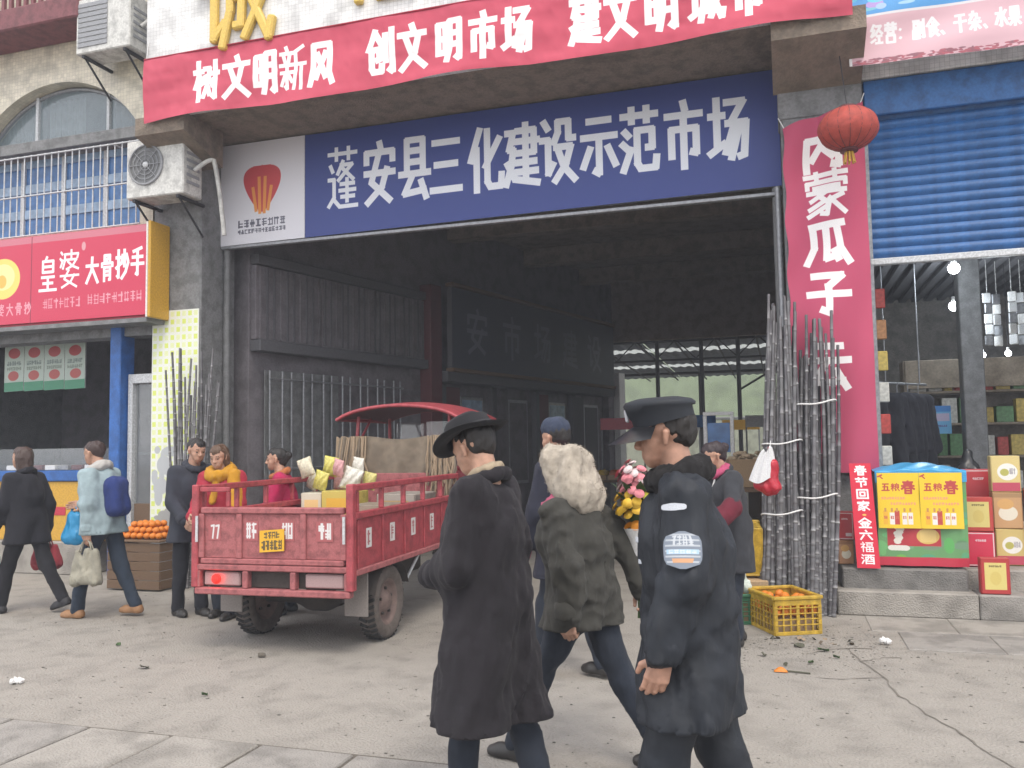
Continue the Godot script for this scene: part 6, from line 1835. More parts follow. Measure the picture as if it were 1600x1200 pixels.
func build_street_goods() -> void:
	var om := orange_mesh()
	var crate_mat := mat(0.62, 0.40, 0.04, 0.45, "grain", 2.0, "blot", 2.0)
	crate(Vector3(-0.06, 0.0, 1.33), Vector3(0.40, 0.31, 0.52), 0.45, crate_mat, "yellow plastic crate of oranges on the pavement in front of the canes")
	var bs := Basis(Vector3.UP, 0.45)
	var n := 0
	for layer in 2:
		for i in 5:
			for j in 6:
				if layer == 1 and rng.randf() < 0.5: continue
				var p := Vector3(-0.155 + i * 0.078 + rng.randf_range(-0.008, 0.008), 0.175 + layer * 0.066 + rng.randf_range(0, 0.012), -0.205 + j * 0.082 + rng.randf_range(-0.008, 0.008))
				if layer == 1: p.x *= 0.95
				var o := put(self, "orange", om, M.orange, Vector3(-0.06, 0, 1.33) + bs * p, Basis(Vector3(rng.randf(), rng.randf(), rng.randf() + 0.1).normalized(), rng.randf() * TAU))
				tag(o, "ripe orange lying in the yellow crate in front of the canes", "orange", "oranges in the yellow crate")
				n += 1
	# filler layer so the fruit rests on something: a cardboard tray
	tag(bx(self, "crate_tray", Vector3(-0.17, 0, -0.23), Vector3(0.17, 0.11, 0.23), M.carton, 0.004), "cardboard tray inside the yellow crate under the oranges", "tray")
	var tray: Node3D = get_child(get_child_count() - 1)
	tray.transform = Transform3D(bs, Vector3(-0.06, 0.075, 1.33))
	# green crate and yellow crate stood on end behind
	crate(Vector3(-0.52, 0.0, 1.05), Vector3(0.36, 0.26, 0.48), 0.3, mat(0.03, 0.14, 0.07, 0.5, "grain", 2.0), "dark green plastic crate half hidden beside the yellow crate")
	for i in 9:
		var p := Vector3(-0.11 + (i % 3) * 0.11, 0.245, -0.15 + (i / 3) * 0.14)
		tag(put(self, "orange", om, M.orange, Vector3(-0.52, 0, 1.05) + Basis(Vector3.UP, 0.3) * p), "ripe orange lying in the dark green crate", "orange", "oranges in the green crate")
	tag(bx(self, "crate_tray", Vector3(-0.16, 0, -0.22), Vector3(0.16, 0.19, 0.22), M.carton, 0.004), "cardboard tray inside the dark green crate under the oranges", "tray")
	(get_child(get_child_count() - 1) as Node3D).transform = Transform3D(Basis(Vector3.UP, 0.3), Vector3(-0.52, 0.114, 1.05))
	var yc := crate(Vector3(-0.42, 0.30, 0.60), Vector3(0.34, 0.24, 0.44), 0.2, crate_mat, "yellow plastic crate tipped upright on a carton beside the canes")
	yc.rotation = Vector3(deg_to_rad(-78), 0.2, 0)
	yc.position = Vector3(-0.40, 0.545, 0.72)
	var uc := thing("carton", "plain brown carton under the upturned yellow crate", "carton", Vector3(-0.42, 0, 0.60), 0.2)
	bx(uc, "carton_body", Vector3(-0.2, 0, -0.18), Vector3(0.2, 0.30, 0.2), M.carton, 0.008)
	bx(uc, "tape_strip", Vector3(-0.03, 0.301, -0.18), Vector3(0.03, 0.303, 0.2), M.straw, 0.0)
	# plastic bag on the green crate
	var pb := MB.new()
	nets(pb, [[Vector3(-0.04, 0.05, 0), Vector3(0.04, 0.05, 0), 0.06, 0.05], [Vector3(0, 0.06, 0), Vector3(0.03, 0.18, 0), 0.05, 0.02]], 0.012, 0.04, [], 0.02, 12.0, 9)
	tag(put(self, "clear_bag", pb.mesh(), mat(0.55, 0.62, 0.56, 0.3, "grain", 3.0), Vector3(-0.40, 0.27, 1.18)), "crumpled pale plastic bag lying on the green crate", "bag")
	# white and red bags hung on the canes
	var hb := thing("hanging_bags", "white plastic bag over a red one hanging on the left of the right canes", "bag", Vector3(-0.18, 1.12, 0.86))
	var w := MB.new()
	w.sheet(12, 14, func(s, t): return Vector3((s - 0.5) * lerpf(0.06, 0.24, pow(t, 0.6)) - 0.02 + 0.05 * (1.0 - t), 0.38 - t * 0.28 - 0.03 * sin(s * 5.0), 0.03 + 0.05 * sin(s * PI) * (0.3 + t) + 0.008 * sin(s * 19.0)))
	put(hb, "white_bag", w.mesh(), M.bag_white)
	var rd := MB.new()
	nets(rd, [[Vector3(0.06, 0.22, 0), Vector3(0.04, 0.05, 0), 0.06, 0.08], [Vector3(-0.05, 0.05, 0), Vector3(0.08, 0.03, 0), 0.05, 0.05], [Vector3(0.07, 0.26, 0), Vector3(0.05, 0.38, -0.03), 0.03, 0.015]], 0.015, 0.05, [], 0.014, 9.0, 4)
	put(hb, "red_bag", rd.mesh(), mat(0.48, 0.02, 0.04, 0.35, "grain", 3.0))
	pipe(hb, "string", [Vector3(0.05, 0.37, 0.0), Vector3(0.06, 0.45, -0.10)], 0.004, M.white, 5)
	# orange stand at left
	var st := thing("fruit_stand", "low dark wooden stand heaped with oranges below the chequered pillar", "stand", Vector3(-7.05, 0, 0.72))
	for i in 5:
		bx(st, "front_plank", Vector3(-0.36, 0.02 + i * 0.104, 0.22), Vector3(0.36, 0.118 + i * 0.104, 0.24), M.wood, 0.004)
		bx(st, "side_plank", Vector3(0.342, 0.02 + i * 0.104, -0.24), Vector3(0.36, 0.118 + i * 0.104, 0.218), M.wood, 0.004)
		bx(st, "side_plank", Vector3(-0.36, 0.02 + i * 0.104, -0.24), Vector3(-0.342, 0.118 + i * 0.104, 0.218), M.wood, 0.004)
	bx(st, "stand_top", Vector3(-0.38, 0.545, -0.26), Vector3(0.38, 0.57, 0.26), M.wood, 0.006)
	for lay in 3:
		for i in 8 - lay * 2:
			for j in 5 - lay:
				var p := Vector3(-0.30 + lay * 0.09 + i * 0.085 + rng.randf_range(-0.006, 0.006), 0.61 + lay * 0.06, -0.17 + lay * 0.04 + j * 0.085)
				tag(put(self, "orange", om, M.orange, Vector3(-7.05, 0, 0.72) + p), "ripe orange heaped on the low wooden stand at left", "orange", "oranges on the wooden stand")

func build_litter() -> void:
	# grit and tiny trodden scraps over the concrete: too many and too small to count
	var gb := MB.new()
	gb.lathe([Vector2(0.0, 0.0), Vector2(1.0, 0.1), Vector2(0.7, 0.6), Vector2(0.0, 0.8)], 5)
	var mm := MultiMesh.new()
	mm.transform_format = MultiMesh.TRANSFORM_3D
	mm.use_colors = true
	mm.mesh = gb.mesh()
	mm.instance_count = 4200
	for i in 4200:
		var p := Vector3(rng.randf_range(-9.5, 2.2), 0.002, rng.randf_range(0.7, 4.9))
		if rng.randf() < 0.25: p = Vector3(rng.randfn(0.1, 0.5), 0.002, 1.9 + rng.randfn(0.0, 0.35))
		var s := 0.0022 + 0.007 * pow(rng.randf(), 4.0)
		mm.set_instance_transform(i, Transform3D(Basis(Vector3.UP, rng.randf() * TAU).scaled(Vector3(s * rng.randf_range(0.7, 1.8), s * 0.6, s)), p))
		var c := rng.randf_range(0.10, 0.34)
		mm.set_instance_color(i, Color(c, c * 0.93, c * 0.82))
	var gr := MultiMeshInstance3D.new()
	gr.name = "grit"
	gr.multimesh = mm
	var gmm := StandardMaterial3D.new()
	gmm.vertex_color_use_as_albedo = true
	gmm.roughness = 0.95
	gr.material_override = gmm
	add_child(gr)
	tag(gr, "fine grit and trodden scraps scattered over the concrete", "grit", "", "stuff")
	var leafs := [[-5.2, 3.22], [-4.48, 3.76], [-3.6, 4.24], [0.05, 2.0], [0.22, 2.1], [-0.2, 2.35], [0.12, 2.5], [-0.05, 2.6], [0.3, 2.3]]
	var dm := mat(0.10, 0.10, 0.07, 0.9, "grain", 4.0)
	for i in leafs.size():
		var mb := MB.new()
		var a := rng.randf() * TAU
		var sz := rng.randf_range(0.012, 0.028)
		mb.sheet(4, 4, func(s, t): return Vector3((s - 0.5) * sz * 2.2 * (1.0 - pow(2 * t - 1, 2) * 0.8), 0.008 + 0.012 * sin(s * 4.0 + t * 3.0) + 0.01, (t - 0.5) * sz * 3.0))
		var far: bool = leafs[i][0] < -2.0
		tag(put(self, "leaf_scrap", mb.mesh(), dm if i % 2 else M.leaf, Vector3(leafs[i][0], 0.0, leafs[i][1]), Basis(Vector3.UP, a)), "dark wilted leaf scrap on the concrete left of the walkers" if far else "dark wilted leaf scrap on the concrete near the yellow crate", "leaf", "leaf scraps at left" if far else "leaf scraps by the crate")
	var st := MB.new()
	nets(st, [[Vector3(-0.012, 0.016, 0), Vector3(0.012, 0.018, 0.004), 0.02, 0.017]], 0.008, 0.01, [], 0.006, 30.0, 3)
	tag(put(self, "stone", st.mesh(), M.dirt, Vector3(-3.83, 0.0, 3.26)), "small dark stone on the concrete behind the red truck", "stone")
	var pp := MB.new()
	nets(pp, [[Vector3(-0.025, 0.02, 0), Vector3(0.025, 0.02, 0.01), 0.022, 0.018]], 0.008, 0.01, [], 0.014, 26.0, 8)
	tag(put(self, "crumpled_paper", pp.mesh(), M.paper, Vector3(0.69, 0.012, 1.77)), "crumpled white paper on the apron below the shop steps", "paper")
	tag(put(self, "crumpled_paper", pp.mesh(), M.paper, Vector3(-5.06, 0.0, 4.3), Basis(Vector3.UP, 1.0)), "crumpled white paper scrap at the lower left of the concrete", "paper")
	var pl := MB.new()
	pl.sheet(6, 4, func(s, t): return Vector3((s - 0.5) * 0.09, 0.006 + 0.03 * sin(s * PI) * sin(t * PI), (t - 0.5) * 0.05))
	tag(put(self, "orange_peel", pl.mesh(), M.orange, Vector3(-0.08, 0.0, 2.76)), "scrap of orange peel on the concrete right of the policeman", "peel")
	bar(get_child(get_child_count() - 1), "stalk", Vector3(0.04, 0.01, 0), Vector3(0.19, 0.008, 0.02), 0.006, dm, 5)
	# lettuce-like trimmings swept below the crate
	for i in 10:
		var mb := MB.new()
		mb.sheet(4, 3, func(s, t): return Vector3((s - 0.5) * 0.05, 0.005 + 0.018 * sin(s * PI + i), (t - 0.5) * 0.035))
		tag(put(self, "peel_scrap", mb.mesh(), [M.straw, dm, M.sack][i % 3], Vector3(-0.2 + rng.randf() * 0.7, 0.0, 1.68 + rng.randf() * 0.28), Basis(Vector3.UP, rng.randf() * TAU)), "small dry peel scrap on the ground just below the yellow crate", "scrap", "peel scraps by the crate")

# ------------------------------------------------------------------ people
# local frame: y up, +z the way the person faces, +x their left; built for a height of 1.70 m and scaled
func ang(a: float) -> Vector3:
	return Vector3(0, -cos(a), sin(a))

func hand_bones(w: Vector3, d: Vector3, inward: Vector3, fwd: Vector3, curl: float) -> Array:
	# w wrist, d along the forearm, inward towards the palm, fwd the thumb side
	var b := []
	var q := d.normalized()
	var p := (inward - q * inward.dot(q)).normalized()
	var f := q.cross(p).normalized()
	if f.dot(fwd) < 0: f = -f
	b.append([w - q * 0.03, w + q * 0.02, 0.026, 0.026])
	for i in 4:
		var o := f * (0.030 - i * 0.020)
		var kn: Vector3 = w + q * (0.085 - absf(i - 1.2) * 0.006) + o
		b.append([w + q * 0.015 + o * 0.7, kn, 0.016, 0.0125])
		var l: float = [0.042, 0.046, 0.043, 0.034][i]
		var d1 := (q * cos(curl * 0.7) + p * sin(curl * 0.7)).normalized()
		var d2 := (q * cos(curl * 1.7) + p * sin(curl * 1.7)).normalized()
		b.append([kn, kn + d1 * l, 0.0105, 0.0095, 0.004])
		b.append([kn + d1 * l, kn + d1 * l + d2 * l * 0.85, 0.0095, 0.008, 0.004])
	var tb := w + q * 0.02 + f * 0.026
	var t1 := tb + (q * 0.6 + f * 0.6 + p * 0.3).normalized() * 0.045
	b.append([tb, t1, 0.0145, 0.012, 0.008])
	b.append([t1, t1 + (q * 0.85 + f * 0.1 + p * 0.45).normalized() * 0.034, 0.0115, 0.009, 0.004])
	return b

func person(label: String, P: Dictionary) -> Dictionary:
	var t := thing("person", label, "person", P.at, deg_to_rad(P.yaw))
	t.scale = Vector3.ONE * (P.ht / 1.70)
	var cell: float = P.get("cell", 0.022)
	var hcell: float = P.get("hcell", 0.0085)
	var sd: int = P.get("seed", 1)
	var J := {}
	var hipw := 0.092
	var py := 0.0
	for i in 2:
		var a: float = deg_to_rad(P.legs[i][0])
		var k: float = deg_to_rad(P.legs[i][1])
		py = maxf(py, 0.43 * cos(a) + 0.40 * cos(a - k) + 0.085)
	if P.has("pelvis"): py = P.pelvis
	var pel := Vector3(0, py, 0)
	var TB := Basis(Vector3.RIGHT, deg_to_rad(P.get("lean", 3.0)))
	var HB := Basis(Vector3.UP, deg_to_rad(P.get("look", 0.0))) * Basis(Vector3.RIGHT, deg_to_rad(P.get("nod", 5.0)))
	var neck := pel + TB * Vector3(0, 0.54, -0.012)
	var C := neck + TB * Vector3(0, 0.075, 0.012) + HB * Vector3(0, 0.085, 0.02)
	J.pel = pel; J.TB = TB; J.HB = HB; J.C = C; J.neck = neck; J.t = t
	var hips := []; var knees := []; var ankles := []; var sh := []; var el := []; var wr := []; var fd := []
	for i in 2:
		var s := 1.0 if i == 0 else -1.0
		var a: float = deg_to_rad(P.legs[i][0])
		var k: float = deg_to_rad(P.legs[i][1])
		var h := pel + Vector3(s * hipw, 0, 0)
		var kn := h + ang(a) * 0.43
		hips.append(h); knees.append(kn); ankles.append(kn + ang(a - k) * 0.40)
		var A: Array = P.arms[i]
		var S := pel + TB * Vector3(s * 0.178, 0.485, -0.005)
		var f := deg_to_rad(A[0]); var ab := deg_to_rad(A[1]); var e := deg_to_rad(A[2]); var inw := deg_to_rad(A[3] if A.size() > 3 else 8.0)
		var d1 := TB * Vector3(s * sin(ab), -cos(ab) * cos(f), cos(ab) * sin(f))
		var d2 := TB * Vector3(-s * sin(inw), -cos(inw) * cos(f + e), cos(inw) * sin(f + e))
		sh.append(S); el.append(S + d1 * 0.285); wr.append(S + d1 * 0.285 + d2 * 0.245); fd.append(d2)
	J.sh = sh; J.el = el; J.wr = wr; J.knees = knees; J.ankles = ankles; J.fd = fd
	var hd := func(list): return list.map(func(q): return [C + HB * q[0], C + HB * q[1], q[2], q[3]] + ([q[4]] if q.size() > 4 else []))
	# body: head, neck, hands and the figure under the clothes
	var body := MB.new()
	var head := [
		[Vector3(0, 0.030, -0.030), Vector3(0, 0.036, 0.012), 0.076, 0.074], [Vector3(0, 0.058, -0.03), Vector3(0, 0.055, 0.02), 0.055, 0.052],
		[Vector3(0, -0.015, 0.03), Vector3(0, -0.078, 0.058), 0.060, 0.030], [Vector3(0.028, -0.022, 0.050), Vector3(0.018, -0.06, 0.06), 0.034, 0.03], [Vector3(-0.028, -0.022, 0.050), Vector3(-0.018, -0.06, 0.06), 0.034, 0.03],
		[Vector3(0, 0.015, 0.086), Vector3(0, -0.022, 0.104), 0.008, 0.012], [Vector3(-0.010, -0.026, 0.096), Vector3(0.010, -0.026, 0.096), 0.0085, 0.0085],
		[Vector3(-0.034, 0.024, 0.072), Vector3(0.034, 0.024, 0.072), 0.014, 0.014], [Vector3(-0.016, -0.052, 0.084), Vector3(0.016, -0.052, 0.084), 0.0085, 0.0085, 0.006], [Vector3(-0.013, -0.064, 0.083), Vector3(0.013, -0.064, 0.083), 0.0095, 0.0095, 0.006],
		[Vector3(0.079, 0.012, -0.004), Vector3(0.074, -0.026, 0.004), 0.013, 0.009, 0.006], [Vector3(-0.079, 0.012, -0.004), Vector3(-0.074, -0.026, 0.004), 0.013, 0.009, 0.006]]
	var hbones: Array = hd.call(head)
	hbones.append([C + HB * Vector3(0, -0.055, -0.022), neck + TB * Vector3(0, -0.05, -0.005), 0.052, 0.064, 0.02])
	nets(body, hbones, hcell, 0.014)
	var core := [[pel, neck - TB * Vector3(0, 0.06, 0), 0.09, 0.075], [sh[0], sh[1], 0.04, 0.04]]
	for i in 2:
		core += [[hips[i], knees[i], 0.06, 0.045], [knees[i], ankles[i], 0.045, 0.032], [sh[i], el[i], 0.036, 0.032], [el[i], wr[i], 0.032, 0.022]]
	nets(body, core, 0.034, 0.05)
	for i in 2:
		if P.get("hands", [1, 1])[i]:
			var s := 1.0 if i == 0 else -1.0
			nets(body, hand_bones(wr[i], fd[i], TB * Vector3(-s, 0, 0.1), TB * Vector3(0, 0, 1), P.get("curl", 0.5)), maxf(0.0045, hcell * 0.75), 0.01)
	put(t, "body", body.mesh(), P.get("skin", M.skin))
	# eyes, brows
	for s in [-1, 1]:
		var e := MB.new()
		nets(e, hd.call([[Vector3(s * 0.030, 0.004, 0.0795), Vector3(s * 0.036, 0.004, 0.0775), 0.0075, 0.0065]]), 0.004, 0.004)
		put(t, "eye", e.mesh(), M.eye)
		var br := MB.new()
		br.tube(hd.call([[Vector3(s * 0.016, 0.030, 0.0875), Vector3(s * 0.046, 0.032, 0.078), 0, 0]])[0].slice(0, 2), [0.0038], 5)
		put(t, "eyebrow", br.mesh(), M.hair)
	# hair
	if P.get("hair", "short") != "none":
		var hr := [[Vector3(0, 0.040, -0.036), Vector3(0, 0.050, 0.006), 0.080, 0.074], [Vector3(0, 0.0, -0.050), Vector3(0, 0.03, -0.045), 0.062, 0.072], [Vector3(0, 0.066, 0.02), Vector3(0, 0.062, 0.046), 0.052, 0.038]]
		if P.hair == "bun":
			hr += [[Vector3(0, 0.02, -0.12), Vector3(0, 0.03, -0.13), 0.042, 0.04], [Vector3(0, -0.03, -0.06), Vector3(0, 0.02, -0.06), 0.055, 0.06]]
		if P.hair == "long":
			hr += [[Vector3(0.05, 0.0, -0.03), Vector3(0.055, -0.11, -0.03), 0.05, 0.035], [Vector3(-0.05, 0.0, -0.03), Vector3(-0.055, -0.11, -0.03), 0.05, 0.035], [Vector3(0, 0.0, -0.06), Vector3(0, -0.14, -0.06), 0.065, 0.05]]
		var hm := MB.new()
		nets(hm, hd.call(hr), maxf(hcell, 0.008), 0.02, [], 0.005, 24.0, sd)
		put(t, "hair", hm.mesh(), P.get("hair_mat", M.hair))
	# trousers
	var tr := MB.new()
	var tw: float = P.get("leg_pad", 0.0)
	var tb := [[pel + Vector3(-0.06, 0.04, -0.01), pel + Vector3(0.06, 0.04, -0.01), 0.108, 0.108]]
	for i in 2:
		var sh_d: Vector3 = (ankles[i] - knees[i]).normalized()
		tb += [[hips[i], knees[i], 0.092 + tw, 0.068 + tw], [knees[i], ankles[i] - sh_d * 0.0, 0.066 + tw, 0.062 + tw * 1.3], [hips[i] + Vector3(0, 0.0, -0.03), hips[i] + Vector3(0, -0.06, -0.03), 0.075, 0.072]]
	nets(tr, tb, cell, 0.035, [], 0.009, 7.0, sd + 11)
	put(t, "trousers", tr.mesh(), P.trousers)
	# shoes
	for i in 2:
		var m := MB.new()
		var A: Vector3 = ankles[i]
		var lift := A.y - 0.085
		var pit := deg_to_rad(P.get("feet", [0, 0])[i])
		if lift > 0.03 and pit == 0.0: pit = minf(0.9, lift * 5.0)
		var FB := Basis(Vector3.RIGHT, pit)
		var clips := [[FB * Vector3.DOWN, (FB * Vector3.DOWN).dot(A + FB * Vector3(0, -0.083, 0))]]
		nets(m, [[A + FB * Vector3(0, -0.02, -0.01), A + FB * Vector3(0, -0.05, -0.03), 0.05, 0.044], [A + FB * Vector3(0, -0.05, -0.03), A + FB * Vector3(0, -0.054, 0.10), 0.042, 0.040], [A + FB * Vector3(0, -0.056, 0.10), A + FB * Vector3(0, -0.06, 0.15), 0.042, 0.032]], 0.012, 0.03, clips)
		put(t, "shoe", m.mesh(), P.get("shoe", M.shoe))
	# coat or jacket
	var pad: float = P.get("pad", 0.018)
	var cm := MB.new()
	var cb := []
	for s in [-1, 1]:
		cb += [[pel + TB * Vector3(s * 0.065, 0.06, 0), pel + TB * Vector3(s * 0.075, 0.36, 0.012), 0.102 + pad, 0.108 + pad], [pel + TB * Vector3(s * 0.07, 0.36, 0.01), pel + TB * Vector3(s * 0.12, 0.47, -0.01), 0.105 + pad * 0.8, 0.062 + pad * 0.6]]
	cb.append([pel + TB * Vector3(0, 0.30, -0.03), pel + TB * Vector3(0, 0.45, -0.035), 0.115 + pad, 0.085 + pad * 0.6])
	if P.get("bust", 0.0) > 0.0:
		cb.append([pel + TB * Vector3(-0.07, 0.34, 0.06), pel + TB * Vector3(0.07, 0.34, 0.06), 0.06 + P.bust, 0.06 + P.bust])
	for i in 2:
		cb += [[sh[i], el[i], 0.060 + pad * 0.6, 0.050 + pad * 0.6], [el[i], wr[i], 0.050 + pad * 0.6, 0.040 + pad * 0.6]]
	var hem: float = P.get("hem", py - 0.1)
	var fl: float = P.get("flare", 0.02)
	for i in 2:
		var s := 1.0 if i == 0 else -1.0
		var kz: float = lerpf(0.0, knees[i].z, clampf((py - hem) / 0.5, 0, 1.2)) * P.get("follow", 0.7)
		cb.append([pel + TB * Vector3(s * 0.06, 0.08, 0), Vector3(s * (0.065 + fl), hem - 0.08, kz), 0.108 + pad, 0.115 + pad + fl])
	nets(cm, cb, cell, P.get("blend", 0.045), [[Vector3.DOWN, -hem]], P.get("folds", 0.009), P.get("fold_freq", 6.0), sd, P.get("quilt", 0.0))
	put(t, "jacket" if hem > 0.55 else "overcoat", cm.mesh(), P.coat)
	# cuffs, and a seam down the back
	for i in 2:
		var cf := MB.new()
		var dd: Vector3 = (wr[i] - el[i]).normalized()
		nets(cf, [[wr[i] - dd * 0.035, wr[i] - dd * 0.012, 0.045 + pad * 0.6, 0.045 + pad * 0.6]], minf(cell, 0.014), 0.01, [[dd, dd.dot(wr[i]) + 0.008]], 0.004, 12.0, sd + 5)
		put(t, "cuff", cf.mesh(), P.coat)
	# collar
	if P.get("collar", 0.03) > 0.0:
		var co: float = P.get("collar", 0.03)
		var lb := []
		var pr := Vector3.ZERO
		for j in 13:
			var a := TAU * j / 12
			var q := neck + TB * Vector3(sin(a) * 0.083, 0.005 + 0.03 * -cos(a), cos(a) * 0.082 + 0.005)
			if j: lb.append([pr, q, co, co])
			pr = q
		var lm := MB.new()
		nets(lm, lb, minf(cell, 0.014), 0.02, [], 0.006, 14.0, sd + 3)
		put(t, "collar", lm.mesh(), P.get("collar_mat", P.coat))
	return J

func in_head(J: Dictionary, mb: MB) -> void:
	for i in mb.v.size():
		mb.v[i] = J.C + J.HB * mb.v[i]
		mb.n[i] = J.HB * mb.n[i]

func patch_on(J: Dictionary, a: Vector3, b: Vector3, face: Vector3, r: float, w: float) -> MB:
	# a curved badge lying on the sleeve between points a (top) and b (bottom), facing "face"
	var ax := (a - b).normalized()
	var f := (face - ax * face.dot(ax)).normalized()
	var sd := ax.cross(f)
	var mb := MB.new()
	mb.sheet(10, 8, func(s, t):
		var q: float = (s - 0.5) * w / r * pow(maxf(0.02, 1.0 - pow(absf(2.0 * t - 1.0), 4.0)), 0.5)
		return a.lerp(b, t) + (f * cos(q) + sd * sin(q)) * r)
	return mb

func build_people() -> void:
	var navy := cloth(0.022, 0.030, 0.048)
	var charcoal := cloth(0.015, 0.012, 0.017, 0.3)
	var police := mat(0.009, 0.014, 0.024, 0.65, "cloth", 5.0, "blot", 1.0)
	bump(police, "clothn", 0.4)
	var t: Node3D
	# --- man in the wide-brimmed hat and long overcoat
	var J := person("man in black wide-brimmed hat and long dark overcoat walking left", {"at": Vector3(-1.215, 0, 5.50), "yaw": -100.0, "ht": 1.67, "lean": 2.0, "nod": 26.0, "look": -8.0, "legs": [[10, 5], [-9, 10]], "arms": [[6, 10, 66, 34], [6, 10, 66, 34]], "hands": [1, 1], "curl": 1.1, "coat": charcoal, "trousers": navy, "pad": 0.032, "hem": 0.44, "flare": 0.05, "folds": 0.026, "fold_freq": 4.5, "cell": 0.014, "hcell": 0.005, "seed": 3, "hair": "short", "collar": 0.028, "follow": 0.6})
	t = J.t
	var hm := MB.new()
	var pf := [Vector2(0.0, 0.092), Vector2(0.05, 0.097), Vector2(0.080, 0.094), Vector2(0.093, 0.080), Vector2(0.102, 0.03), Vector2(0.106, 0.006), Vector2(0.125, 0.0), Vector2(0.145, -0.004), Vector2(0.164, 0.004), Vector2(0.166, 0.009), Vector2(0.145, 0.004), Vector2(0.11, 0.008)]
	hm.lathe(pf, 40, Transform3D(Basis(), Vector3(0, 0.052, -0.008)), 1.14)
	for i in hm.v.size():
		var q := hm.v[i]
		var rr := Vector2(q.x, q.z).length()
		if rr > 0.11:
			q.y -= (q.z * q.z * 0.5 - q.x * q.x * 0.9) * 0.9
		elif q.y > 0.12:
			q.y -= 0.016 * exp(-q.x * q.x / 0.0008) * smoothstep(0.12, 0.142, q.y)
		hm.v[i] = q
	in_head(J, hm)
	var felt := cloth(0.014, 0.014, 0.018, 0.2)
	var hat := put(t, "hat", hm.mesh(), felt)
	var bd := MB.new()
	bd.lathe([Vector2(0.106, 0.012), Vector2(0.105, 0.034)], 40, Transform3D(Basis(), Vector3(0, 0.052, -0.008)), 1.14)
	in_head(J, bd)
	put(hat, "hat_band", bd.mesh(), M.dark)
	put(t, "shirt_collar", ring_mesh(J.neck + J.TB * Vector3(0, 0.045, 0.004), J.TB, 0.066, 0.016), cloth(0.50, 0.40, 0.28))
	# --- person in olive parka with pale fur hood
	var olive := cloth(0.060, 0.058, 0.050, 0.2)
	J = person("person in dark olive parka with pale furry hood up striding left", {"at": Vector3(-0.98, 0, 4.78), "yaw": -104.0, "ht": 1.62, "lean": 6.0, "nod": 8.0, "legs": [[30, 8], [-24, 10]], "arms": [[-10, 12, 16, 2], [-40, 14, 30, -4]], "curl": 1.1, "coat": olive, "trousers": navy, "pad": 0.042, "hem": 0.72, "flare": 0.02, "folds": 0.018, "fold_freq": 6.0, "quilt": 0.008, "cell": 0.014, "hcell": 0.006, "seed": 8, "hair": "none", "collar": 0.0})
	t = J.t
	var hood := MB.new()
	nets(hood, [[J.C + J.HB * Vector3(0, 0.02, -0.03), J.C + J.HB * Vector3(0, 0.03, 0.02), 0.120, 0.116], [J.C + J.HB * Vector3(0, -0.08, -0.03), J.neck + J.TB * Vector3(0, 0.02, -0.04), 0.12, 0.132], [J.C + J.HB * Vector3(-0.06, -0.12, -0.05), J.C + J.HB * Vector3(0.06, -0.12, -0.05), 0.105, 0.105]], 0.012, 0.06, [[J.HB * Vector3(0, -0.3, 1).normalized(), (J.HB * Vector3(0, -0.3, 1).normalized()).dot(J.C + J.HB * Vector3(0, 0, 0.085))]], 0.018, 7.0, 5)
	var fleece := bump(mat(0.60, 0.53, 0.44, 1.0, "cloth", 3.0, "blot", 2.5), "nrm", 0.9)
	var hn := put(t, "hood", hood.mesh(), fleece)
	var fur := MB.new()
	var r2 := RandomNumberGenerator.new()
	r2.seed = 4
	for i in 4000:
		var k := r2.randi() % hood.v.size()
		var p: Vector3 = hood.v[k]
		var nn: Vector3 = hood.n[k]
		var d := (nn + Vector3(r2.randf_range(-1, 1), r2.randf_range(-1.2, 0.6), r2.randf_range(-1, 1)) * 0.7).normalized()
		var sd := nn.cross(d).normalized() * 0.0022
		var b0 := p + Vector3(r2.randf_range(-1, 1), r2.randf_range(-1, 1), r2.randf_range(-1, 1)) * 0.006
		fur.tri(b0 - sd, b0 + sd, b0 + d * r2.randf_range(0.004, 0.009), nn)
	put(hn, "fur", fur.mesh(), fleece)
	put(t, "pink_scarf", ring_mesh(J.neck + J.TB * Vector3(0, 0.0, 0.02), J.TB, 0.10, 0.05), cloth(0.60, 0.12, 0.22))
	# the bouquet carried at her side
	var grip: Vector3 = t.transform * (J.wr[1] + J.fd[1] * 0.075)
	bouquet(grip + Vector3(-0.03, 0.23, 0.02))
	# --- policeman
	var jac := {"at": Vector3(-0.335, 0, 5.86), "yaw": -82.0, "ht": 1.71, "lean": 4.0, "nod": 9.0, "look": 0.0, "legs": [[15, 8], [-12, 8]], "arms": [[4, 11, 18, 0], [-8, 10, 14, 0]], "curl": 0.6, "coat": police, "trousers": police, "pad": 0.032, "hem": 0.62, "flare": 0.02, "folds": 0.024, "fold_freq": 5.5, "cell": 0.014, "hcell": 0.0045, "seed": 14, "hair": "short", "collar": 0.0, "leg_pad": 0.012, "skin": mat(0.48, 0.265, 0.185, 0.5, "blot", 3.0)}
	J = person("policeman in dark peaked cap and navy jacket with sleeve badge walking left", jac)
	t = J.t
	var fc := MB.new()
	var cb := []
	var pr := Vector3.ZERO
	for j in 15:
		var a := TAU * (0.07 + 0.86 * j / 14.0)
		var q: Vector3 = J.neck + J.TB * Vector3(sin(a) * 0.088, 0.012 - 0.02 * cos(a), cos(a) * 0.085 + 0.01)
		if j: cb.append([pr, q, 0.040, 0.040])
		pr = q
	nets(fc, cb, 0.011, 0.03, [], 0.012, 16.0, 6)
	put(t, "fur_collar", fc.mesh(), mat(0.012, 0.011, 0.012, 1.0, "cloth", 6.0))
	# cap
	var cap := MB.new()
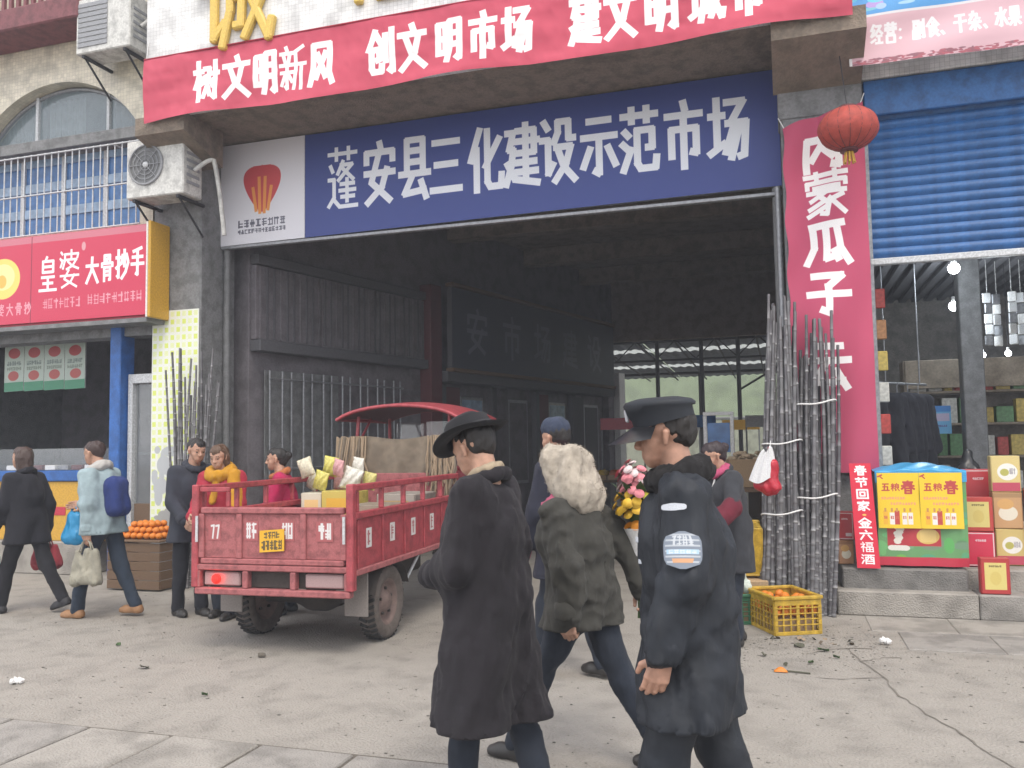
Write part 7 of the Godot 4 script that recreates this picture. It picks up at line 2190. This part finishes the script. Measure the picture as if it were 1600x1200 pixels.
	cap.lathe([Vector2(0.0, 0.094), Vector2(0.07, 0.092), Vector2(0.108, 0.082), Vector2(0.118, 0.070), Vector2(0.114, 0.060), Vector2(0.102, 0.036), Vector2(0.100, 0.0), Vector2(0.096, 0.0)], 40, Transform3D(Basis(Vector3.RIGHT, 0.10), Vector3(0, 0.046, -0.008)), 1.10)
	for i in cap.v.size():
		var q := cap.v[i]
		if q.y > 0.10: q.y += q.z * 0.20
		cap.v[i] = q
	in_head(J, cap)
	var capn := put(t, "peaked_cap", cap.mesh(), police)
	var vis := MB.new()
	vis.sheet(20, 5, func(s, tt):
		var a: float = (s - 0.5) * 2.5
		var r := lerpf(0.100, 0.100 + 0.095 * cos(a * 0.62), tt)
		return Vector3(sin(a) * r, 0.052 - 0.050 * tt * cos(a * 0.5) - 0.012 * absf(a), cos(a) * r * 1.10 - 0.008))
	in_head(J, vis)
	put(capn, "visor", vis.mesh(), mat(0.012, 0.012, 0.014, 0.3, ""))
	var em := MB.new()
	em.box(Vector3(0, 0.092, 0.122), Vector3(0.05, 0.045, 0.012), 0.005)
	in_head(J, em)
	put(capn, "cap_badge", em.mesh(), mat(0.42, 0.43, 0.46, 0.35, "grain", 6.0))
	# sleeve badge, epaulette, chest strips
	var im := Image.create(192, 208, false, Image.FORMAT_RGB8)
	im.fill(lc(0.18, 0.21, 0.26))
	for i in 6: im.fill_rect(Rect2i(10, 14 + i * 30, 172, 10), lc(0.40, 0.43, 0.47))
	im.fill_rect(Rect2i(18, 100, 156, 26), lc(0.35, 0.50, 0.62))
	scribble(im, Rect2(28, 104, 136, 18), 5, 2.0, lc(0.55, 0.6, 0.66), 12)
	im.fill_rect(Rect2i(44, 150, 104, 24), lc(0.55, 0.30, 0.16))
	scribble(im, Rect2(40, 26, 112, 50), 4, 3.0, lc(0.48, 0.51, 0.55), 13)
	var up: Vector3 = J.sh[0]
	var lo: Vector3 = J.el[0]
	put(t, "sleeve_badge", patch_on(J, up.lerp(lo, 0.42), up.lerp(lo, 0.84), Vector3(1, 0, 0.05), 0.093, 0.135).mesh(), printed(im, 0.45))
	var silver := mat(0.52, 0.55, 0.60, 0.4, "grain", 5.0)
	put(t, "shoulder_strip", patch_on(J, up.lerp(lo, 0.10), up.lerp(lo, 0.185), Vector3(1, 0, 0.35), 0.0925, 0.09).mesh(), silver)
	put(t, "chest_strip", box_mesh(Vector3(0.06, 0.020, 0.006), 0.002), silver, J.pel + J.TB * Vector3(0.105, 0.345, 0.146), Basis(Vector3.UP, 0.6))
	put(t, "chest_strip", box_mesh(Vector3(0.05, 0.016, 0.006), 0.002), silver, J.pel + J.TB * Vector3(0.105, 0.27, 0.146), Basis(Vector3.UP, 0.6))
	put(t, "pocket_button", box_mesh(Vector3(0.014, 0.014, 0.008), 0.003), silver, J.pel + Vector3(0.12, 0.02, 0.14))
	# --- man with the blue cap behind
	J = person("man in blue knitted cap and dark navy coat behind the furry-hooded walker", {"at": Vector3(-1.46, 0, 3.2), "yaw": -112.0, "ht": 1.72, "lean": 4.0, "legs": [[14, 6], [-12, 8]], "arms": [[10, 10, 20, 4], [0, 12, 20, 0]], "coat": cloth(0.020, 0.022, 0.042), "trousers": navy, "pad": 0.03, "hem": 0.66, "seed": 21, "hair": "short", "collar": 0.032, "hands": [0, 1]})
	t = J.t
	var kc := MB.new()
	nets(kc, [[J.C + J.HB * Vector3(0, 0.062, -0.03), J.C + J.HB * Vector3(0, 0.070, 0.02), 0.086, 0.080]], 0.012, 0.02, [[J.HB * Vector3(0, -1, 0.1), (J.HB * Vector3(0, -1, 0.1)).dot(J.C + J.HB * Vector3(0, 0.03, 0))]], 0.006, 20.0, 2)
	put(t, "knitted_cap", kc.mesh(), cloth(0.04, 0.055, 0.10))
	put(t, "pink_scarf", ring_mesh(J.neck + J.TB * Vector3(0, 0.03, 0.01), J.TB, 0.085, 0.03), cloth(0.60, 0.08, 0.22))
	var gl := MB.new()
	nets(gl, hand_bones(J.wr[0], J.fd[0], J.TB * Vector3(-1, 0, 0.1), J.TB * Vector3(0, 0, 1), 0.25).map(func(q): return [q[0], q[1], q[2] * 1.55, q[3] * 1.55, 0.008]), 0.009, 0.014)
	put(t, "pink_glove", gl.mesh(), cloth(0.62, 0.17, 0.26))
	# --- stall vendor by the canes
	J = person("vendor in dark grey jacket with maroon sleeve and pink scarf beside the canes", {"at": Vector3(-0.42, 0, 2.0), "yaw": -55.0, "ht": 1.56, "lean": 10.0, "nod": 22.0, "legs": [[6, 4], [-4, 4]], "arms": [[38, 34, 30, -10], [10, 10, 30, 6]], "coat": cloth(0.045, 0.048, 0.058), "trousers": navy, "pad": 0.034, "hem": 0.62, "seed": 25, "hair": "bun", "hair_mat": mat(0.03, 0.018, 0.022, 0.6, "cloth", 4.0), "collar": 0.03})
	t = J.t
	put(t, "pink_scarf", ring_mesh(J.neck + J.TB * Vector3(0, 0.02, 0.03), J.TB, 0.075, 0.034), cloth(0.62, 0.10, 0.22))
	var sl := MB.new()
	nets(sl, [[J.el[0].lerp(J.wr[0], 0.05), J.wr[0], 0.086, 0.076]], 0.018, 0.02, [], 0.008, 8.0, 3)
	put(t, "maroon_sleeve", sl.mesh(), cloth(0.16, 0.012, 0.03))
	var ap := MB.new()
	ap.tube([J.neck + J.TB * Vector3(0.05, 0.02, 0.07), J.pel + J.TB * Vector3(0.04, 0.36, 0.166), J.pel + J.TB * Vector3(0.10, 0.18, 0.160)], [0.008], 6)
	put(t, "apron_cord", ap.mesh(), M.white)
	# --- left pedestrians
	J = person("person in black coat and trousers walking left at the left edge of the photo", {"at": Vector3(-7.2, 0, 2.25), "yaw": -90.0, "ht": 1.64, "lean": 6.0, "legs": [[20, 6], [-22, 12]], "arms": [[14, 10, 20, 2], [-10, 10, 16, 2]], "coat": cloth(0.014, 0.014, 0.022), "trousers": cloth(0.014, 0.014, 0.02), "pad": 0.022, "hem": 0.70, "seed": 31, "hair": "long", "hair_mat": mat(0.06, 0.035, 0.028, 0.6, "cloth", 4.0), "collar": 0.026, "shoe": M.dark})
	carried_bag(J, 1, "red shoulder bag carried by the walker in black", cloth(0.42, 0.05, 0.07), Vector3(0.30, 0.30, 0.12), 2)
	carried_bag(J, 0, "white plastic bag in the hand of the walker in black", M.bag_white, Vector3(0.14, 0.26, 0.10), 3)
	J = person("person in pale blue hooded jacket walking left before the snack shop", {"at": Vector3(-6.26, 0, 2.25), "yaw": -86.0, "ht": 1.68, "lean": 8.0, "nod": 14.0, "legs": [[18, 6], [-16, 10]], "arms": [[-4, 10, 14, 2], [30, 10, 60, 10]], "coat": cloth(0.40, 0.52, 0.56), "trousers": cloth(0.028, 0.045, 0.075), "pad": 0.034, "hem": 0.80, "seed": 35, "hair": "short", "hair_mat": mat(0.05, 0.028, 0.025, 0.6, "cloth", 4.0), "collar": 0.045, "collar_mat": cloth(0.62, 0.60, 0.57), "shoe": mat(0.32, 0.17, 0.08, 0.6, "grain", 3.0)})
	carried_bag(J, 0, "beige cloth tote hanging at the side of the walker in pale blue", cloth(0.42, 0.40, 0.32), Vector3(0.30, 0.40, 0.10), 5)
	carried_bag(J, 1, "bright blue plastic bag in front of the walker in pale blue", mat(0.02, 0.25, 0.50, 0.4, "grain", 3.0), Vector3(0.20, 0.34, 0.12), 6)
	var bp := MB.new()
	nets(bp, [[J.pel + J.TB * Vector3(-0.05, 0.14, -0.17), J.pel + J.TB * Vector3(-0.05, 0.36, -0.17), 0.09, 0.085], [J.pel + J.TB * Vector3(0.05, 0.14, -0.17), J.pel + J.TB * Vector3(0.05, 0.36, -0.17), 0.09, 0.085]], 0.02, 0.05, [], 0.008, 8.0, 4)
	var bpn := put(self, "backpack", bp.mesh(), cloth(0.025, 0.05, 0.22))
	bpn.transform = (J.t as Node3D).transform
	tag(bpn, "navy blue backpack on the back of the walker in pale blue", "backpack")
	# --- people beside the truck
	J = person("man in dark jacket standing behind the left corner of the red truck", {"at": Vector3(-5.46, 0, 2.0), "yaw": 62.0, "ht": 1.66, "lean": 6.0, "nod": 14.0, "legs": [[4, 3], [-4, 3]], "arms": [[16, 8, 50, 10], [10, 8, 40, 10]], "coat": cloth(0.040, 0.045, 0.065), "trousers": cloth(0.018, 0.02, 0.03), "pad": 0.03, "hem": 0.72, "seed": 41, "collar": 0.03, "hair": "short"})
	J = person("woman in red jacket with bright yellow scarf beside the red truck bed", {"at": Vector3(-5.08, 0, 2.02), "yaw": 8.0, "ht": 1.60, "lean": 6.0, "nod": 18.0, "legs": [[4, 3], [-4, 3]], "arms": [[20, 8, 50, 14], [20, 8, 50, 14]], "coat": cloth(0.50, 0.03, 0.06), "trousers": navy, "pad": 0.026, "hem": 0.74, "seed": 45, "hair": "long", "hair_mat": mat(0.11, 0.06, 0.035, 0.6, "cloth", 4.0), "collar": 0.03})
	put(J.t, "yellow_scarf", ring_mesh(J.neck + J.TB * Vector3(0, 0.0, 0.03), J.TB, 0.10, 0.058), cloth(0.70, 0.34, 0.02))
	var ys := MB.new()
	nets(ys, [[J.sh[0] + Vector3(-0.03, 0.02, 0.05), J.el[0] + Vector3(0, -0.02, 0.06), 0.075, 0.065], [J.neck + J.TB * Vector3(0.0, -0.04, 0.10), J.pel + J.TB * Vector3(-0.02, 0.26, 0.16), 0.05, 0.035]], 0.018, 0.03, [], 0.01, 9.0, 7)
	put(J.t, "yellow_shawl", ys.mesh(), cloth(0.68, 0.33, 0.02))
	J = person("woman in crimson jacket with tied-back hair beside the snack bags in the truck", {"at": Vector3(-4.63, 0, 1.72), "yaw": -58.0, "ht": 1.55, "lean": 4.0, "nod": 6.0, "legs": [[4, 3], [-4, 3]], "arms": [[22, 10, 56, 12], [16, 8, 46, 12]], "coat": cloth(0.52, 0.018, 0.10), "trousers": navy, "pad": 0.030, "hem": 0.72, "seed": 51, "hair": "bun", "collar": 0.032, "collar_mat": cloth(0.55, 0.18, 0.06)})

func ring_mesh(c: Vector3, bs: Basis, r: float, th: float) -> ArrayMesh:
	var lb := []
	var pr := Vector3.ZERO
	for j in 13:
		var a := TAU * j / 12
		var q := c + bs * Vector3(sin(a) * r, -0.35 * r * cos(a), cos(a) * r * 0.95)
		if j: lb.append([pr, q, th, th])
		pr = q
	var mb := MB.new()
	nets(mb, lb, maxf(0.008, th * 0.45), 0.02, [], th * 0.25, 16.0, 2)
	return mb.mesh()

func carried_bag(J: Dictionary, side: int, label: String, m: Material, s: Vector3, sd: int) -> void:
	var t: Node3D = J.t
	var at: Vector3 = t.transform * (J.wr[side] + J.fd[side] * 0.08)
	var b := thing("carried_bag", label, "bag", at, t.rotation.y + PI / 2)
	var mb := MB.new()
	var h := s / 2
	nets(mb, [[Vector3(-h.x + 0.05, -0.12, 0), Vector3(-h.x + 0.04, -s.y + 0.02, 0), h.z * 0.55, h.z], [Vector3(h.x - 0.05, -0.12, 0), Vector3(h.x - 0.04, -s.y + 0.02, 0), h.z * 0.55, h.z], [Vector3(-h.x + 0.05, -s.y + 0.03, 0), Vector3(h.x - 0.05, -s.y + 0.03, 0), h.z, h.z], [Vector3(0, -0.12, 0), Vector3(0, -s.y + 0.05, 0), h.z * 0.7, h.z]], 0.016, 0.06, [], 0.012, 9.0, sd)
	put(b, "bag_body", mb.mesh(), m)
	for z in [-1, 1]:
		pipe(b, "handle", [Vector3(-h.x * 0.5, -0.13, z * 0.02), Vector3(-h.x * 0.25, -0.03, z * 0.008), Vector3(0, 0.0, 0), Vector3(h.x * 0.25, -0.03, z * 0.008), Vector3(h.x * 0.5, -0.13, z * 0.02)], 0.007, m, 6)

func bouquet(at: Vector3) -> void:
	var b := thing("flower_bouquet", "bouquet of yellow and orange flowers in white paper carried between the walkers", "bouquet", at)
	var cone := MB.new()
	cone.lathe([Vector2(0.030, 0.0), Vector2(0.036, 0.03), Vector2(0.055, 0.09), Vector2(0.078, 0.14), Vector2(0.074, 0.142), Vector2(0.03, 0.05)], 20, Transform3D(), 1.0, 0.05)
	put(b, "paper_wrap", cone.mesh(), M.paper)
	var r := RandomNumberGenerator.new()
	r.seed = 11
	var stem := MB.new()
	for i in 9: stem.tube([Vector3(r.randf_range(-0.012, 0.012), -0.31, r.randf_range(-0.012, 0.012)), Vector3(r.randf_range(-0.015, 0.015), 0.0, r.randf_range(-0.015, 0.015)), Vector3(r.randf_range(-0.05, 0.05), 0.14, r.randf_range(-0.05, 0.05))], [0.005], 5)
	put(b, "stems", stem.mesh(), M.leaf)
	var cols := [mat(0.78, 0.30, 0.02, 0.6, "grain", 6.0), mat(0.80, 0.50, 0.04, 0.6, "grain", 6.0), mat(0.72, 0.24, 0.28, 0.6, "grain", 6.0), mat(0.58, 0.55, 0.06, 0.6, "grain", 6.0), mat(0.74, 0.60, 0.60, 0.6, "grain", 6.0)]
	var fl := MB.new()
	for ring in 4:
		for j in 11 - ring * 2:
			var a := TAU * j / (11 - ring * 2) + ring
			var d := Vector3(cos(a) * 0.034, 0.010 + ring * 0.009, sin(a) * 0.034) * (1.0 - ring * 0.2)
			var s := Vector3(-sin(a), 0, cos(a)) * 0.011
			var n := Vector3(cos(a) * 0.4, 1, sin(a) * 0.4).normalized()
			fl.quad(Vector3(0, ring * 0.006, 0) - s * 0.3, Vector3(0, ring * 0.006, 0) + s * 0.3, d + s, d - s, n)
	var fm := fl.mesh()
	for i in 150:
		var h := r.randf()
		var rad := (0.065 + 0.05 * sin(h * PI)) * sqrt(r.randf())
		var a := r.randf() * TAU
		var p := Vector3(cos(a) * rad, 0.145 + h * 0.34 * (1.0 - rad * 2.0), sin(a) * rad)
		if h > 0.62: p.x -= 0.045 * (h - 0.5)
		var ci := 0 if h < 0.22 else (1 if h < 0.58 else (2 if r.randf() < 0.55 else 4))
		if h > 0.4 and h < 0.7 and p.x > 0.05: ci = 3
		var dir := Vector3(p.x, 0.06, p.z).normalized()
		var xb := dir.cross(Vector3(0.3, 0.1, 1)).normalized()
		put(b, "flower", fm, cols[ci], p, Basis(xb, dir, xb.cross(dir)).scaled(Vector3.ONE * 0.72))
	for i in 14:
		var a := r.randf() * TAU
		var lf := MB.new()
		lf.sheet(3, 4, func(s, t): return Vector3((s - 0.5) * 0.04 * sin(PI * minf(1, t + 0.1)), t * 0.10, 0.02 * t * t))
		put(b, "leaf", lf.mesh(), M.leaf, Vector3(cos(a) * 0.07, 0.16 + r.randf() * 0.2, sin(a) * 0.07), Basis(Vector3.UP, -a + PI / 2) * Basis(Vector3.RIGHT, 0.7))
	bx(b, "gift_tag", Vector3(-0.035, -0.10, 0.022), Vector3(0.035, -0.02, 0.026), M.paper, 0.001)
	bar(b, "core_foam", Vector3(0, 0.1, 0), Vector3(-0.01, 0.36, 0), 0.04, M.leaf, 8)
